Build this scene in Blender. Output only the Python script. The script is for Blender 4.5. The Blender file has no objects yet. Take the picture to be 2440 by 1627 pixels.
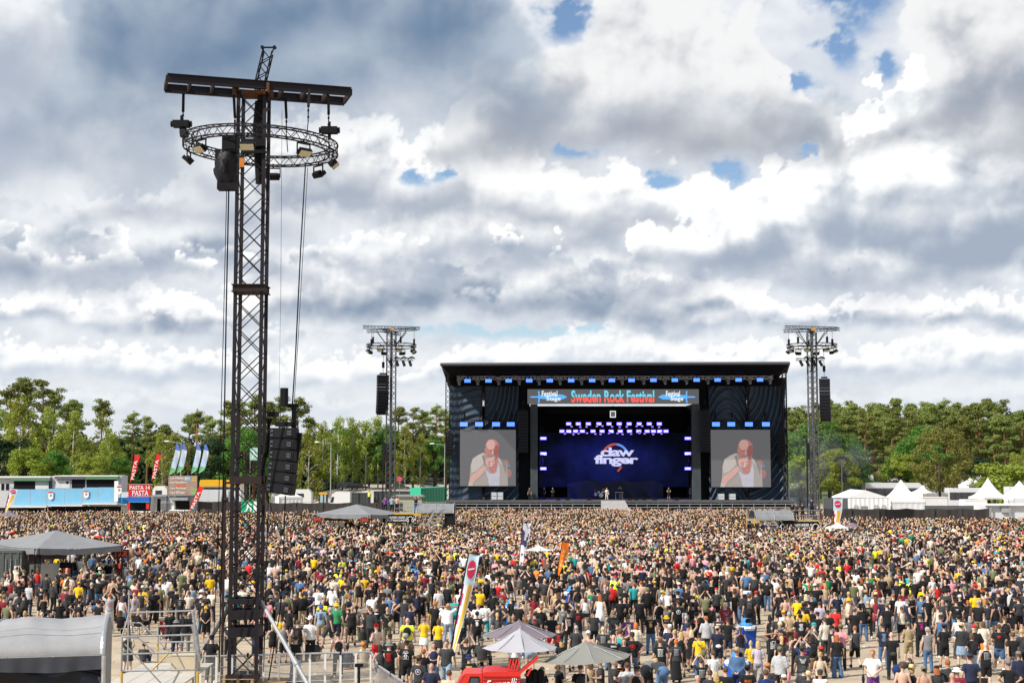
import bpy,bmesh,math,random
from math import sin,cos,pi,hypot,atan2
import numpy as np
from mathutils import Vector,Matrix,noise as mnoise

# ------------------------------------------------------------------ camera
SC = bpy.context.scene
COL = SC.collection
F_PX,CX,CY,HORIZ = 3389.0,1220.0,813.5,1100.0     # 50 mm lens, full-frame width of 2440 picture units
PITCH = math.atan((HORIZ - CY) / F_PX)
CAM_H = 8.3
cam_d = bpy.data.cameras.new('camera')
cam_d.lens = 50.0
cam_d.sensor_width = 36.0
cam_d.clip_start = 0.5
cam_d.clip_end = 6000.0
cam = bpy.data.objects.new('camera',cam_d)
cam.location = (0,0,CAM_H)
cam.rotation_euler = (pi / 2 + PITCH,0,0)
COL.objects.link(cam)
SC.camera = cam

# ------------------------------------------------------------------ sun, exposure
SUN_EL = math.radians(43)
SUN_AZ = math.radians(-124)          # where the sun stands, clockwise from +Y: behind the camera, to the left
sun_d = bpy.data.lights.new('sun','SUN')
sun_d.energy = 4.9
sun_d.angle = math.radians(0.55)
sun_d.color = (1.0,0.95,0.87)
sun = bpy.data.objects.new('sun',sun_d)
sdir = Vector((sin(SUN_AZ) * cos(SUN_EL),cos(SUN_AZ) * cos(SUN_EL),sin(SUN_EL)))
sun.rotation_euler = sdir.to_track_quat('Z','Y').to_euler()
sun.location = (-30,-30,60)
COL.objects.link(sun)
SC.view_settings.view_transform = 'Standard'
SC.view_settings.look = 'None'
SC.view_settings.exposure = 0.28
SC.view_settings.gamma = 1.0
SC.view_settings.use_curve_mapping = False
SC.cycles.max_bounces = 5
SC.cycles.diffuse_bounces = 2
SC.cycles.glossy_bounces = 2
SC.cycles.transparent_max_bounces = 12
SC.cycles.use_denoising = True

# ------------------------------------------------------------------ node arithmetic
class NT:
 """wraps a node tree so that formulas can be written with operators"""
 def __init__(s,tree): s.t = tree
 def node(s,kind,**kw):
  n = s.t.nodes.new(kind)
  for k,v in kw.items(): setattr(n,k,v)
  return n
 def put(s,sock,v):
  if isinstance(v,V): s.t.links.new(v.o,sock)
  elif isinstance(v,bpy.types.NodeSocket): s.t.links.new(v,sock)
  else: sock.default_value = v
 def math(s,op,a,b=0.0,c=None,clamp=False):
  n = s.node('ShaderNodeMath',operation=op,use_clamp=clamp)
  s.put(n.inputs[0],a); s.put(n.inputs[1],b)
  if c is not None: s.put(n.inputs[2],c)
  return V(s,n.outputs[0])
 def vec(s,x,y,z):
  n = s.node('ShaderNodeCombineXYZ')
  s.put(n.inputs[0],x); s.put(n.inputs[1],y); s.put(n.inputs[2],z)
  return V(s,n.outputs[0])
 def noise(s,vec,scale,detail=4.0,rough=0.5,dist=0.0,col=False):
  n = s.node('ShaderNodeTexNoise',noise_dimensions='3D')
  s.put(n.inputs['Vector'],vec); s.put(n.inputs['Scale'],scale)
  n.inputs['Detail'].default_value = detail; n.inputs['Roughness'].default_value = rough
  n.inputs['Distortion'].default_value = dist
  return V(s,n.outputs['Color' if col else 'Fac'])
 def voro(s,vec,scale,detail=0.0,rough=0.5,smooth=None,rnd=1.0):
  n = s.node('ShaderNodeTexVoronoi',voronoi_dimensions='3D',feature='F1' if smooth is None else 'SMOOTH_F1')
  s.put(n.inputs['Vector'],vec); s.put(n.inputs['Scale'],scale)
  n.inputs['Detail'].default_value = detail; n.inputs['Roughness'].default_value = rough
  n.inputs['Randomness'].default_value = rnd
  if smooth is not None: n.inputs['Smoothness'].default_value = smooth
  return V(s,n.outputs['Distance'])
 def step(s,v,a,b):                       # smoothstep
  n = s.node('ShaderNodeMapRange',interpolation_type='SMOOTHSTEP')
  s.put(n.inputs[0],v); s.put(n.inputs[1],a); s.put(n.inputs[2],b)
  return V(s,n.outputs[0])
 def lin(s,v,a,b,c=0.0,d=1.0):
  n = s.node('ShaderNodeMapRange')
  s.put(n.inputs[0],v); s.put(n.inputs[1],a); s.put(n.inputs[2],b); s.put(n.inputs[3],c); s.put(n.inputs[4],d)
  return V(s,n.outputs[0])
 def mix(s,f,a,b,blend='MIX'):
  n = s.node('ShaderNodeMix',data_type='RGBA',blend_type=blend)
  s.put(n.inputs[0],f); s.put(n.inputs[6],col4(a)); s.put(n.inputs[7],col4(b))
  return V(s,n.outputs[2])
 def ramp(s,f,stops,interp='LINEAR'):
  n = s.node('ShaderNodeValToRGB')
  n.color_ramp.interpolation = interp
  e = n.color_ramp.elements
  while len(e) < len(stops): e.new(0.5)
  for el,(p,c) in zip(e,stops): el.position = p; el.color = col4(c)
  s.put(n.inputs[0],f)
  return V(s,n.outputs[0])
class V:
 def __init__(s,nt,o): s.nt,s.o = nt,o
 def __add__(s,b): return s.nt.math('ADD',s,b)
 __radd__ = __add__
 def __sub__(s,b): return s.nt.math('SUBTRACT',s,b)
 def __rsub__(s,b): return s.nt.math('SUBTRACT',b,s)
 def __mul__(s,b): return s.nt.math('MULTIPLY',s,b)
 __rmul__ = __mul__
 def __truediv__(s,b): return s.nt.math('DIVIDE',s,b)
 def __rtruediv__(s,b): return s.nt.math('DIVIDE',b,s)
def col4(c):
 if isinstance(c,(tuple,list)): return (c[0],c[1],c[2],1.0)
 return c

# ------------------------------------------------------------------ world: Nishita sky with broken cloud
W = bpy.data.worlds.new('World'); SC.world = W; W.use_nodes = True
W.node_tree.nodes.clear()
def sky_node(nt,vec=None):
 n = nt.node('ShaderNodeTexSky',sky_type='NISHITA')
 n.sun_disc = False
 n.sun_elevation = SUN_EL; n.sun_rotation = SUN_AZ
 n.altitude = 50; n.air_density = 1.0; n.dust_density = 0.5; n.ozone_density = 3.0
 if vec is not None: nt.put(n.inputs[0],vec)
 return V(nt,n.outputs[0])
_S = NT(W.node_tree)
_tc = _S.node('ShaderNodeTexCoord')
_cl = _S.noise(_tc.outputs['Generated'],3.2,4.0,0.55)
_sky = _S.mix(1.0,sky_node(_S),(0.095,0.095,0.095),'MULTIPLY')
_cloud = _S.ramp(_cl,[(0.3,(.34,.40,.48)),(0.7,(.73,.74,.75))])
_all = _S.mix(_S.step(_cl,0.28,0.44) * 0.9,_sky,_cloud)
_bg = _S.node('ShaderNodeBackground'); _S.put(_bg.inputs[0],_all); _bg.inputs[1].default_value = 1.0
_wo = _S.node('ShaderNodeOutputWorld'); W.node_tree.links.new(_bg.outputs[0],_wo.inputs[0])

# ------------------------------------------------------------------ sky: rows of cumulus, computed per vertex of a far backdrop
def _hash(ix,iy,k):
 h = (ix.astype(np.int64) * 374761393 + iy.astype(np.int64) * 668265263 + k * 982451653) & 0xffffffff
 h = ((h ^ (h >> 13)) * 1274126177) & 0xffffffff
 h = ((h ^ (h >> 16)) * 2246822519) & 0xffffffff
 return ((h ^ (h >> 15)) & 0xffffff) / float(0x1000000)
def vnoise(x,y,k=0):                            # gradient noise, about -0.7 .. 0.7
 ix,iy = np.floor(x),np.floor(y)
 fx,fy = x - ix,y - iy
 ux,uy = fx * fx * fx * (fx * (fx * 6 - 15) + 10),fy * fy * fy * (fy * (fy * 6 - 15) + 10)
 def g(ox,oy):
  a = _hash(ix + ox,iy + oy,k) * 2 * np.pi
  return np.cos(a) * (fx - ox) + np.sin(a) * (fy - oy)
 a = g(0,0); b = g(1,0); c = g(0,1); d = g(1,1)
 return (a + (b - a) * ux) * (1 - uy) + (c + (d - c) * ux) * uy
def fbm(x,y,k=0,oct=5,rough=0.5):
 s = 0; amp = 1.0; tot = 0
 for o in range(oct):
  s = s + amp * vnoise(x * 2.03 ** o + 17.3 * o,y * 2.03 ** o - 9.1 * o,k + 31 * o)
  tot += amp; amp *= rough
 return s / tot
def worley(x,y,k=0):
 ix,iy = np.floor(x),np.floor(y)
 best = np.full(x.shape,9.0)
 for ox in (-1,0,1):
  for oy in (-1,0,1):
   cx = ix + ox; cy = iy + oy
   dx = cx + _hash(cx,cy,k) - x
   dy = cy + _hash(cx,cy,k + 77) - y
   best = np.minimum(best,dx * dx + dy * dy)
 return np.sqrt(best)
def puffs(x,y,k=0,oct=4,rough=0.5):           # 0 .. 1: round heads with smaller heads upon them
 s = 0; amp = 1.0; tot = 0
 for o in range(oct):
  d = np.clip(worley(x * 2.1 ** o,y * 2.1 ** o,k + 13 * o),0,1)
  s = s + amp * (1 - d * d); tot += amp; amp *= rough
 return s / tot
def sst(v,a,b):
 t = np.clip((v - a) / (b - a),0,1)
 return t * t * (3 - 2 * t)
def lerp3(c0,c1,t):
 return c0 + (c1 - c0) * t[...,None]
def P3(*c): return np.array(c,float)
# base line of each row, grain of its heads, roughness of its outline, and its clouds (bearing, half width, height) in picture units
CLOUD_ROWS = [
 dict(v=985,sz=50,amp=24,puffs=[(100,330,60),(620,300,50),(1200,300,60),(1800,330,50),(2350,320,60)],lo=(.60,.66,.72),hi=(.82,.85,.88),soft=2.4),
 dict(v=915,sz=64,amp=36,puffs=[(40,280,80),(380,280,80),(740,260,66),(1170,190,110),(1440,230,150),(1840,280,96),(2300,340,125)],lo=(.56,.62,.70),hi=(.95,.96,.96),soft=1.5),
 dict(v=800,sz=84,amp=46,puffs=[(330,200,120),(90,260,60),(1590,120,56),(1730,170,110),(2060,260,76),(2400,280,86)],lo=(.46,.52,.61),hi=(1.0,1.0,1.0),soft=1.2),
 dict(v=768,sz=120,amp=60,puffs=[(870,290,175),(1140,260,190),(1390,240,190),(1590,160,90)],lo=(.245,.315,.42),hi=(1.0,1.0,.99),soft=1.3),
 dict(v=690,sz=150,amp=70,puffs=[(60,440,300),(430,260,170),(2330,480,240),(1960,260,170)],lo=(.30,.36,.46),hi=(.90,.92,.94),soft=1.6),
 dict(v=640,sz=130,amp=80,puffs=[(1150,250,200),(1400,330,210),(1700,260,230)],lo=(.44,.49,.57),hi=(1.03,1.03,1.01),soft=1.3),
 dict(v=548,sz=130,amp=74,puffs=[(1110,300,200),(1400,260,130),(820,280,260),(600,240,230)],lo=(.40,.445,.52),hi=(1.03,1.03,1.02),soft=1.3),
 dict(v=640,sz=140,amp=90,puffs=[(2400,250,400),(2200,170,440),(2040,130,330),(1900,120,230),(1770,110,170),(1620,110,80)],lo=(.36,.42,.51),hi=(1.12,1.12,1.10),soft=.8),
 dict(v=400,sz=190,amp=90,puffs=[(2400,240,520),(1540,320,470),(1790,150,370),(1270,160,310)],lo=(.40,.425,.475),hi=(.86,.865,.87),soft=1.4),
 dict(v=520,sz=230,amp=90,puffs=[(-140,500,700),(290,300,400)],lo=(.43,.48,.56),hi=(.88,.90,.92),soft=2.2),
 dict(v=285,sz=260,amp=80,puffs=[(820,440,620),(470,320,470),(1130,190,320)],lo=(.15,.23,.345),hi=(.46,.53,.62),soft=2.4),
]
BLUE_HOLES = [(2040,20,80,120),(2000,150,55,60),(1900,225,45,30),(2110,200,40,40),(1040,425,80,20),(1740,420,55,50),(1930,385,50,26),(1375,365,70,18),(1370,60,80,60),(1000,430,60,30),(1230,790,320,22),(1560,440,50,30)]
def sky_radiance(A,E,blue):
 """linear radiance of the sky at bearing A and elevation E (radians); blue = the clear sky behind the clouds"""
 global SKY_CLEAR
 U = A * 3389.0 + 1220.0; Vp = 1100.0 - E * 3389.0
 out = sst(np.abs(A),0.40,0.60)
 f1 = fbm(U / 210.0,Vp / 120.0,5,5,.55); f2 = fbm(U / 55.0,Vp / 42.0,6,5,.6)
 hole = np.zeros_like(U)
 for (uc,vc,hu,hv) in BLUE_HOLES:
  hole = np.maximum(hole,np.exp(-((U - uc + f1 * 130 + f2 * 50) / hu) ** 2 - ((Vp - vc + f2 * 45) / hv) ** 2))
 hole = hole * np.clip(.75 + f2 * 1.3 + f1 * .5,0,1.2)
 veil = np.clip(1.0 - 1.05 * sst(hole,.08,.70) + f1 * .06,0,1)
 veil = veil * (1 - out) + out * sst(f1,-.35,.05)
 vc_ = lerp3(P3(.52,.58,.66)[None],P3(.90,.91,.93)[None],np.clip(.62 + f1 * .8 + f2 * .3,0,1))
 hz = sst(E,0.15,-0.01) * 0.6
 SKY_CLEAR = (1 - hz) * (1 - veil * .95)
 cur = lerp3(blue,P3(.60,.67,.75)[None],hz)
 cur = lerp3(cur,vc_,veil * .95)
 for i,r in enumerate(CLOUD_ROWS):
  sz,amp = float(r['sz']),float(r['amp']); soft = r['soft']
  wx = fbm(U / sz * .4,Vp / sz * .45,900 + i,2); wy = fbm(U / sz * .4,Vp / sz * .45,950 + i,2)
  u1 = U + wx * sz * 1.6
  up = (r['v'] - Vp) + wy * sz * .8
  H = np.zeros_like(U)
  for (uc,hw,ht) in r['puffs']: H = np.maximum(H,np.exp(-np.abs((u1 - uc) / hw) ** 2.4) * ht)
  wild = fbm(U / (sz * 5.0) + 40 * i,U * 0 + 3.7 * i,500 + i,3)
  H = H * (1 - out) + out * np.clip(wild + 0.28,0,1) * sz * 3.0 - 8
  x = U / sz + wx * .3; y = Vp / sz * 1.1 + wy * .3
  p = puffs(x * 1.5,y * 1.5,40 * i,4,.55); pl = puffs(x * 1.5 - .13,y * 1.5 - .2,40 * i,4,.55)
  big = puffs(x * .6,y * .65,40 * i + 7,2,.5) - puffs(x * .6 - .14,y * .65 - .24,40 * i + 7,2,.5)
  fine = fbm(x * 2.6,y * 2.6,300 + i,5,.6)
  cloudy = fbm(x * .5,y * .62,340 + i,3,.5)
  d = H - up + (p - .62) * amp * 2.5 + fine * amp * .95 - np.clip(hole,0,1) * sz * 1.0
  m = sst(d,-.02 * sz * soft,.13 * sz * soft)
  m = m * sst(up + fine * sz * .22 + cloudy * sz * .55,-.20 * sz * soft,.26 * sz * soft)
  m = m * (1 - .9 * sst(hole,.20,.8))
  rise = up / np.maximum(H,.6 * sz)
  topw = .30 + .70 * sst(rise,.25,.85)
  br = .07 + .80 * sst(rise + cloudy * .42 + fine * .05,.02,.92) + (p - pl) * 1.0 * topw / soft ** .4 + big * 1.15 + (p - .6) * .45 * topw + .24 * sst(d,.55 * sz,0) + cloudy * .16
  c = lerp3(P3(*r['lo']) * P3(.99,1.0,1.02),P3(*r['hi']),sst(br,-.06,1.0))
  cur = lerp3(cur,c,m); SKY_CLEAR = SKY_CLEAR * (1 - m)
 lowm = sst(E,.070,0.0) * .5; SKY_CLEAR = SKY_CLEAR * (1 - lowm)
 cur = lerp3(cur,P3(.70,.75,.80)[None],lowm)
 return cur

# ------------------------------------------------------------------ helpers
RNG = random.Random(7)
cP,sP = cos(PITCH),sin(PITCH)
def P(u,v,Y):
 """world point seen at picture position (u, v) at distance Y"""
 a = (u - CX) / F_PX; b = (CY - v) / F_PX
 t = Y / (cP - b * sP)
 return Vector((a * t,Y,CAM_H + (sP + b * cP) * t))
def G(u,v,z=0.0):
 """point of the level z seen at (u, v)"""
 a = (u - CX) / F_PX; b = (CY - v) / F_PX
 t = (z - CAM_H) / (sP + b * cP)
 return Vector((a * t,(cP - b * sP) * t,z))
MATS = {}
def mat(name,col=(.5,.5,.5),rough=.6,metal=0.0,var=.12,scale=6.0,bump=0.0,emit=None,es=1.0,obj_col=False,attr=None,transl=0.0,spec=.25,alpha=1.0,sheen=0.0):
 if name in MATS: return MATS[name]
 m = bpy.data.materials.new(name); m.use_nodes = True
 t = m.node_tree; t.nodes.clear(); n = NT(t)
 b = n.node('ShaderNodeBsdfPrincipled')
 out = n.node('ShaderNodeOutputMaterial')
 tc = n.node('ShaderNodeTexCoord')
 if obj_col:
  oi = n.node('ShaderNodeObjectInfo'); c = V(n,oi.outputs['Color'])
 elif attr:
  at = n.node('ShaderNodeAttribute'); at.attribute_name = attr; c = V(n,at.outputs['Color'])
 else:
  c = col4(col)
 if var > 0:
  f = n.noise(tc.outputs['Object'],scale,5.0,.6)
  k = n.lin(f,.25,.75,1.0 - var,1.0 + var)
  kk = n.node('ShaderNodeCombineColor')
  for i in range(3): n.put(kk.inputs[i],k)
  c = n.mix(1.0,c,V(n,kk.outputs[0]),'MULTIPLY')
  n.put(b.inputs['Roughness'],n.lin(f,.2,.8,max(.02,rough - .1),min(1,rough + .1)))
 else:
  b.inputs['Roughness'].default_value = rough
 n.put(b.inputs['Base Color'],c)
 b.inputs['Metallic'].default_value = metal
 b.inputs['Specular IOR Level'].default_value = spec
 b.inputs['Alpha'].default_value = alpha
 if sheen: b.inputs['Sheen Weight'].default_value = sheen
 if bump > 0:
  bp = n.node('ShaderNodeBump'); bp.inputs['Strength'].default_value = bump; bp.inputs['Distance'].default_value = .05
  n.put(bp.inputs['Height'],n.noise(tc.outputs['Object'],scale * 2.5,4.0,.6))
  t.links.new(bp.outputs[0],b.inputs['Normal'])
 if emit:
  b.inputs['Emission Color'].default_value = col4(emit); b.inputs['Emission Strength'].default_value = es
 if transl > 0:
  tr = n.node('ShaderNodeBsdfTranslucent'); n.put(tr.inputs[0],c)
  mx = n.node('ShaderNodeMixShader'); mx.inputs[0].default_value = transl
  t.links.new(b.outputs[0],mx.inputs[1]); t.links.new(tr.outputs[0],mx.inputs[2]); t.links.new(mx.outputs[0],out.inputs[0])
 else:
  t.links.new(b.outputs[0],out.inputs[0])
 MATS[name] = m
 return m

class MB:
 """collects shapes into one mesh"""
 def __init__(s): s.v = []; s.f = []; s.mi = []
 def add(s,vs,fs,mi=0):
  o = len(s.v); s.v += [tuple(x) for x in vs]; s.f += [tuple(i + o for i in f) for f in fs]; s.mi += [mi] * len(fs)
  return s
 def quad(s,a,b,c,d,mi=0): return s.add([a,b,c,d],[(0,1,2,3)],mi)
 def box(s,c,size,rz=0.0,mi=0,m=None):
  x,y,z = (q / 2 for q in size)
  vs = [Vector((i * x,j * y,k * z)) for k in (-1,1) for j in (-1,1) for i in (-1,1)]
  r = m if m is not None else Matrix.Rotation(rz,3,'Z')
  vs = [r @ q + Vector(c) for q in vs]
  return s.add(vs,[(0,2,3,1),(4,5,7,6),(0,1,5,4),(2,6,7,3),(0,4,6,2),(1,3,7,5)],mi)
 def span(s,lo,hi,mi=0):
  lo,hi = Vector(lo),Vector(hi)
  return s.box((lo + hi) / 2,(hi - lo),0,mi)
 def beam(s,p0,p1,w,h=None,mi=0,up=(0,0,1)):
  p0,p1 = Vector(p0),Vector(p1); h = h or w
  d = (p1 - p0); L = d.length
  if L < 1e-6: return s
  d.normalize(); upv = Vector(up)
  if abs(d.dot(upv)) > .98: upv = Vector((0,1,0)) if abs(d.y) < .9 else Vector((1,0,0))
  sx = d.cross(upv).normalized(); sz = sx.cross(d).normalized()
  m = Matrix((sx,d,sz)).transposed()
  return s.box((p0 + p1) / 2,(w,L,h),0,mi,m)
 def tube(s,p0,p1,r,n=6,mi=0,r1=None,cap=True):
  p0,p1 = Vector(p0),Vector(p1); d = p1 - p0
  if d.length < 1e-6: return s
  q = d.to_track_quat('Z','Y').to_matrix(); r1 = r if r1 is None else r1
  vs = []
  for c,rr in ((p0,r),(p1,r1)):
   for i in range(n):
    a = 2 * pi * i / n
    vs.append(q @ Vector((cos(a) * rr,sin(a) * rr,0)) + c)
  fs = [(i,(i + 1) % n,n + (i + 1) % n,n + i) for i in range(n)]
  if cap: fs += [tuple(reversed(range(n))),tuple(range(n,2 * n))]
  return s.add(vs,fs,mi)
 def path(s,pts,r,n=6,mi=0):
  pts = [Vector(p) for p in pts]
  vs = []; N = len(pts)
  for k,p in enumerate(pts):
   d = (pts[min(k + 1,N - 1)] - pts[max(k - 1,0)])
   q = d.to_track_quat('Z','Y').to_matrix()
   rr = r[k] if isinstance(r,(list,tuple)) else r
   vs += [q @ Vector((cos(2 * pi * i / n) * rr,sin(2 * pi * i / n) * rr,0)) + p for i in range(n)]
  fs = [(k * n + i,k * n + (i + 1) % n,(k + 1) * n + (i + 1) % n,(k + 1) * n + i) for k in range(N - 1) for i in range(n)]
  fs += [tuple(reversed(range(n))),tuple(range((N - 1) * n,N * n))]
  return s.add(vs,fs,mi)
 def lathe(s,prof,c=(0,0,0),n=12,mi=0,sx=1.0,sy=1.0):
  c = Vector(c); vs = []; N = len(prof)
  for (r,z) in prof:
   vs += [Vector((cos(2 * pi * i / n) * r * sx,sin(2 * pi * i / n) * r * sy,z)) + c for i in range(n)]
  fs = [(k * n + i,k * n + (i + 1) % n,(k + 1) * n + (i + 1) % n,(k + 1) * n + i) for k in range(N - 1) for i in range(n)]
  fs += [tuple(reversed(range(n))),tuple(range((N - 1) * n,N * n))]
  return s.add(vs,fs,mi)
 def prism(s,poly,y0,y1,mi=0,m=None,o=(0,0,0)):
  """polygon in x, z pulled from y0 to y1"""
  n = len(poly); m = m or Matrix.Identity(3); o = Vector(o)
  vs = [m @ Vector((x,y0,z)) + o for x,z in poly] + [m @ Vector((x,y1,z)) + o for x,z in poly]
  fs = [tuple(range(n)),tuple(reversed(range(n,2 * n)))] + [(i,n + i,n + (i + 1) % n,(i + 1) % n) for i in range(n)]
  return s.add(vs,fs,mi)
 def grid(s,fn,nu,nv,mi=0):
  vs = [fn(i / nu,j / nv) for j in range(nv + 1) for i in range(nu + 1)]
  fs = [(j * (nu + 1) + i,j * (nu + 1) + i + 1,(j + 1) * (nu + 1) + i + 1,(j + 1) * (nu + 1) + i) for j in range(nv) for i in range(nu)]
  return s.add(vs,fs,mi)
 def truss(s,p0,p1,w,h,bay,rc,rd,n=4,mi=0,up=(0,0,1),skip=()):
  """box truss with four chords and zigzag lacing"""
  p0,p1 = Vector(p0),Vector(p1); d = p1 - p0; L = d.length; d.normalize()
  upv = Vector(up)
  if abs(d.dot(upv)) > .98: upv = Vector((0,1,0))
  sx = d.cross(upv).normalized(); sz = sx.cross(d).normalized()
  cs = [sx * (i * w / 2) + sz * (k * h / 2) for i,k in ((-1,-1),(1,-1),(1,1),(-1,1))]
  for c in cs: s.tube(p0 + c,p1 + c,rc,n,mi)
  nb = max(2,int(round(L / bay)))
  for k in range(4):
   if k in skip: continue
   a,b = cs[k],cs[(k + 1) % 4]
   for j in range(nb):
    q0 = p0 + d * (L * j / nb); q1 = p0 + d * (L * (j + 1) / nb)
    if (j + k) % 2: a_,b_ = b,a
    else: a_,b_ = a,b
    s.tube(q0 + a_,q1 + b_,rd,3,mi,cap=False)
  return s
 def mesh(s,name,mats,smooth=False):
  me = bpy.data.meshes.new(name); me.from_pydata(s.v,[],s.f)
  for m in (mats if isinstance(mats,(list,tuple)) else [mats]): me.materials.append(m)
  if any(s.mi): me.polygons.foreach_set('material_index',s.mi)
  if smooth: me.polygons.foreach_set('use_smooth',[True] * len(me.polygons))
  me.update()
  return me
 def build(s,name,mats,parent=None,loc=None,smooth=False,rz=0.0):
  return link(name,s.mesh(name,mats,smooth),parent,loc,rz)
def link(name,me,parent=None,loc=None,rz=0.0):
 o = bpy.data.objects.new(name,me); COL.objects.link(o)
 if loc is not None: o.location = loc
 if rz: o.rotation_euler.z = rz
 if parent is not None: o.parent = parent
 return o
def tag(o,label=None,cat=None,group=None,kind=None):
 if label: o['label'] = label
 if cat: o['category'] = cat
 if group: o['group'] = group
 if kind: o['kind'] = kind
 return o
def thing(name,label,cat,loc=(0,0,0),group=None,rz=0.0):
 o = bpy.data.objects.new(name,None); COL.objects.link(o)
 o.empty_display_size = .3
 o.location = loc; o.rotation_euler.z = rz
 return tag(o,label,cat,group)
def copy_thing(src,kids,loc,rz=None,label=None,scale=None):
 """a copy of a thing, its parts and their sub-parts"""
 c = src.copy(); COL.objects.link(c); c.location = loc
 if rz is not None: c.rotation_euler.z = rz
 if scale is not None: c.scale = scale
 if label: c['label'] = label
 for k in kids.get(src,()):
  q = k.copy(); COL.objects.link(q); q.parent = c
  for kk in kids.get(k,()):
   w = kk.copy(); COL.objects.link(w); w.parent = q
 return c
def kid_map(root):
 d = {}
 for o in COL.objects:
  if o.parent is not None: d.setdefault(o.parent,[]).append(o)
 return d
# a side scene in which shapes are evaluated one at a time (removed at the end)
WS = bpy.data.scenes.new('workshop')
def shop(o):
 WS.collection.objects.link(o); vl = WS.view_layers[0]; vl.update()
 me = bpy.data.meshes.new_from_object(o.evaluated_get(vl.depsgraph))
 WS.collection.objects.unlink(o)
 return me
def text_mesh(body,size,extrude=.01,shear=0.0,offset=0.0,spacing=1.0,res=3):
 cu = bpy.data.curves.new('lettering','FONT'); cu.body = body; cu.size = size; cu.extrude = extrude
 cu.align_x = 'CENTER'; cu.align_y = 'CENTER'; cu.shear = shear; cu.offset = offset; cu.space_character = spacing
 cu.resolution_u = res
 o = bpy.data.objects.new('lettering',cu); me = shop(o)
 bpy.data.objects.remove(o); bpy.data.curves.remove(cu)
 return me
def text(body,loc,width=None,height=None,m=None,parent=None,name='lettering',size=1.0,extrude=.012,shear=0.0,offset=0.0,rot=(pi / 2,0,0),spacing=1.0):
 me = text_mesh(body,size,extrude,shear,offset,spacing)
 xs = [v.co.x for v in me.vertices]; ys = [v.co.y for v in me.vertices]
 w,h = max(xs) - min(xs),max(ys) - min(ys); cx,cy = (max(xs) + min(xs)) / 2,(max(ys) + min(ys)) / 2
 sx = width / w if width else (height / h if height else 1); sy = height / h if height else sx
 for v in me.vertices: v.co.x = (v.co.x - cx) * sx; v.co.y = (v.co.y - cy) * sy
 me.materials.clear(); me.materials.append(m)
 o = link(name,me,parent,loc); o.rotation_euler = rot
 return o

M_BLACK = mat('black_paint',(.008,.008,.010),.6,.0,.2,spec=.12)
M_STEEL = mat('dark_steel',(.017,.014,.018),.6,.3,.25,4)
M_RUST = mat('rusty_brown_steel',(.028,.018,.017),.7,.2,.3,5)
M_ALU = mat('aluminium',(.55,.56,.58),.38,.8,.15,5)
M_GALV = mat('galvanised_steel',(.34,.35,.36),.55,.35,.2,7)
M_YEL = mat('yellow_tube',(.62,.38,.03),.5,.0,.15)
M_WHITE = mat('white_paint',(.78,.78,.78),.5,0,.06)
M_TARP = mat('black_tarpaulin',(.013,.013,.015),.6,0,.3,1.5,spec=.15)
M_GTARP = mat('grey_tarpaulin',(.20,.205,.215),.55,0,.12,1.2,.15)
M_RED = mat('red_print',(.62,.025,.022),.5,0,.08)
M_WPRINT = mat('white_print',(.80,.80,.80),.6,0,.03)
M_GLASS = mat('tinted_glass',(.03,.035,.045),.12,0,.0,spec=.8)
M_WOOD = mat('bare_wood',(.36,.25,.14),.75,0,.25,9)

# ------------------------------------------------------------------ sky backdrop, ground
def build_sky():
 az = np.concatenate([np.arange(-1.30,-.39,.022),np.arange(-.385,.3851,.00118),np.arange(.40,1.31,.022)])
 el = np.concatenate([np.array([-.02,-.008]),np.arange(0.0,.350,.00118),np.arange(.36,.92,.02)])
 Az,El = np.meshgrid(az,el)
 prem = sky_radiance(Az,El,np.zeros(Az.shape + (3,)))
 R = 3600.0
 co = np.stack([np.sin(Az) * np.cos(El),np.cos(Az) * np.cos(El),np.sin(El)],-1) * R
 co[...,2] += CAM_H
 nv,nu = Az.shape
 idx = np.arange(nv * nu).reshape(nv,nu)
 f = np.stack([idx[:-1,:-1],idx[1:,:-1],idx[1:,1:],idx[:-1,1:]],-1).reshape(-1,4)
 me = bpy.data.meshes.new('sky')
 me.vertices.add(nv * nu); me.vertices.foreach_set('co',co.astype(np.float32).ravel())
 me.loops.add(f.size); me.loops.foreach_set('vertex_index',f.astype(np.int32).ravel())
 me.polygons.add(len(f)); me.polygons.foreach_set('loop_start',(np.arange(len(f)) * 4).astype(np.int32))
 me.polygons.foreach_set('use_smooth',np.ones(len(f),bool))
 me.update(calc_edges=True)
 at = me.attributes.new('cloud','FLOAT_COLOR','POINT')
 rgba = np.concatenate([prem,SKY_CLEAR[...,None]],-1).astype(np.float32)
 at.data.foreach_set('color',rgba.ravel())
 m = bpy.data.materials.new('cloudy_sky'); m.use_nodes = True; t = m.node_tree; t.nodes.clear(); n = NT(t)
 a = n.node('ShaderNodeAttribute'); a.attribute_name = 'cloud'
 ge = n.node('ShaderNodeNewGeometry')
 nm = n.node('ShaderNodeVectorMath',operation='NORMALIZE'); t.links.new(ge.outputs['Position'],nm.inputs[0])
 clear = n.mix(1.0,sky_node(n,V(n,nm.outputs[0])),(.125,.125,.125),'MULTIPLY')
 al = V(n,a.outputs['Alpha'])
 k = n.node('ShaderNodeCombineColor')
 for i in range(3): n.put(k.inputs[i],al)
 c = n.mix(1.0,V(n,a.outputs['Color']),n.mix(1.0,clear,V(n,k.outputs[0]),'MULTIPLY'),'ADD')
 e = n.node('ShaderNodeEmission'); n.put(e.inputs[0],c); e.inputs[1].default_value = .88
 o = n.node('ShaderNodeOutputMaterial'); t.links.new(e.outputs[0],o.inputs[0])
 m.cycles.emission_sampling = 'NONE'
 me.materials.append(m)
 tag(link('sky',me),kind='structure')
build_sky()

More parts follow.
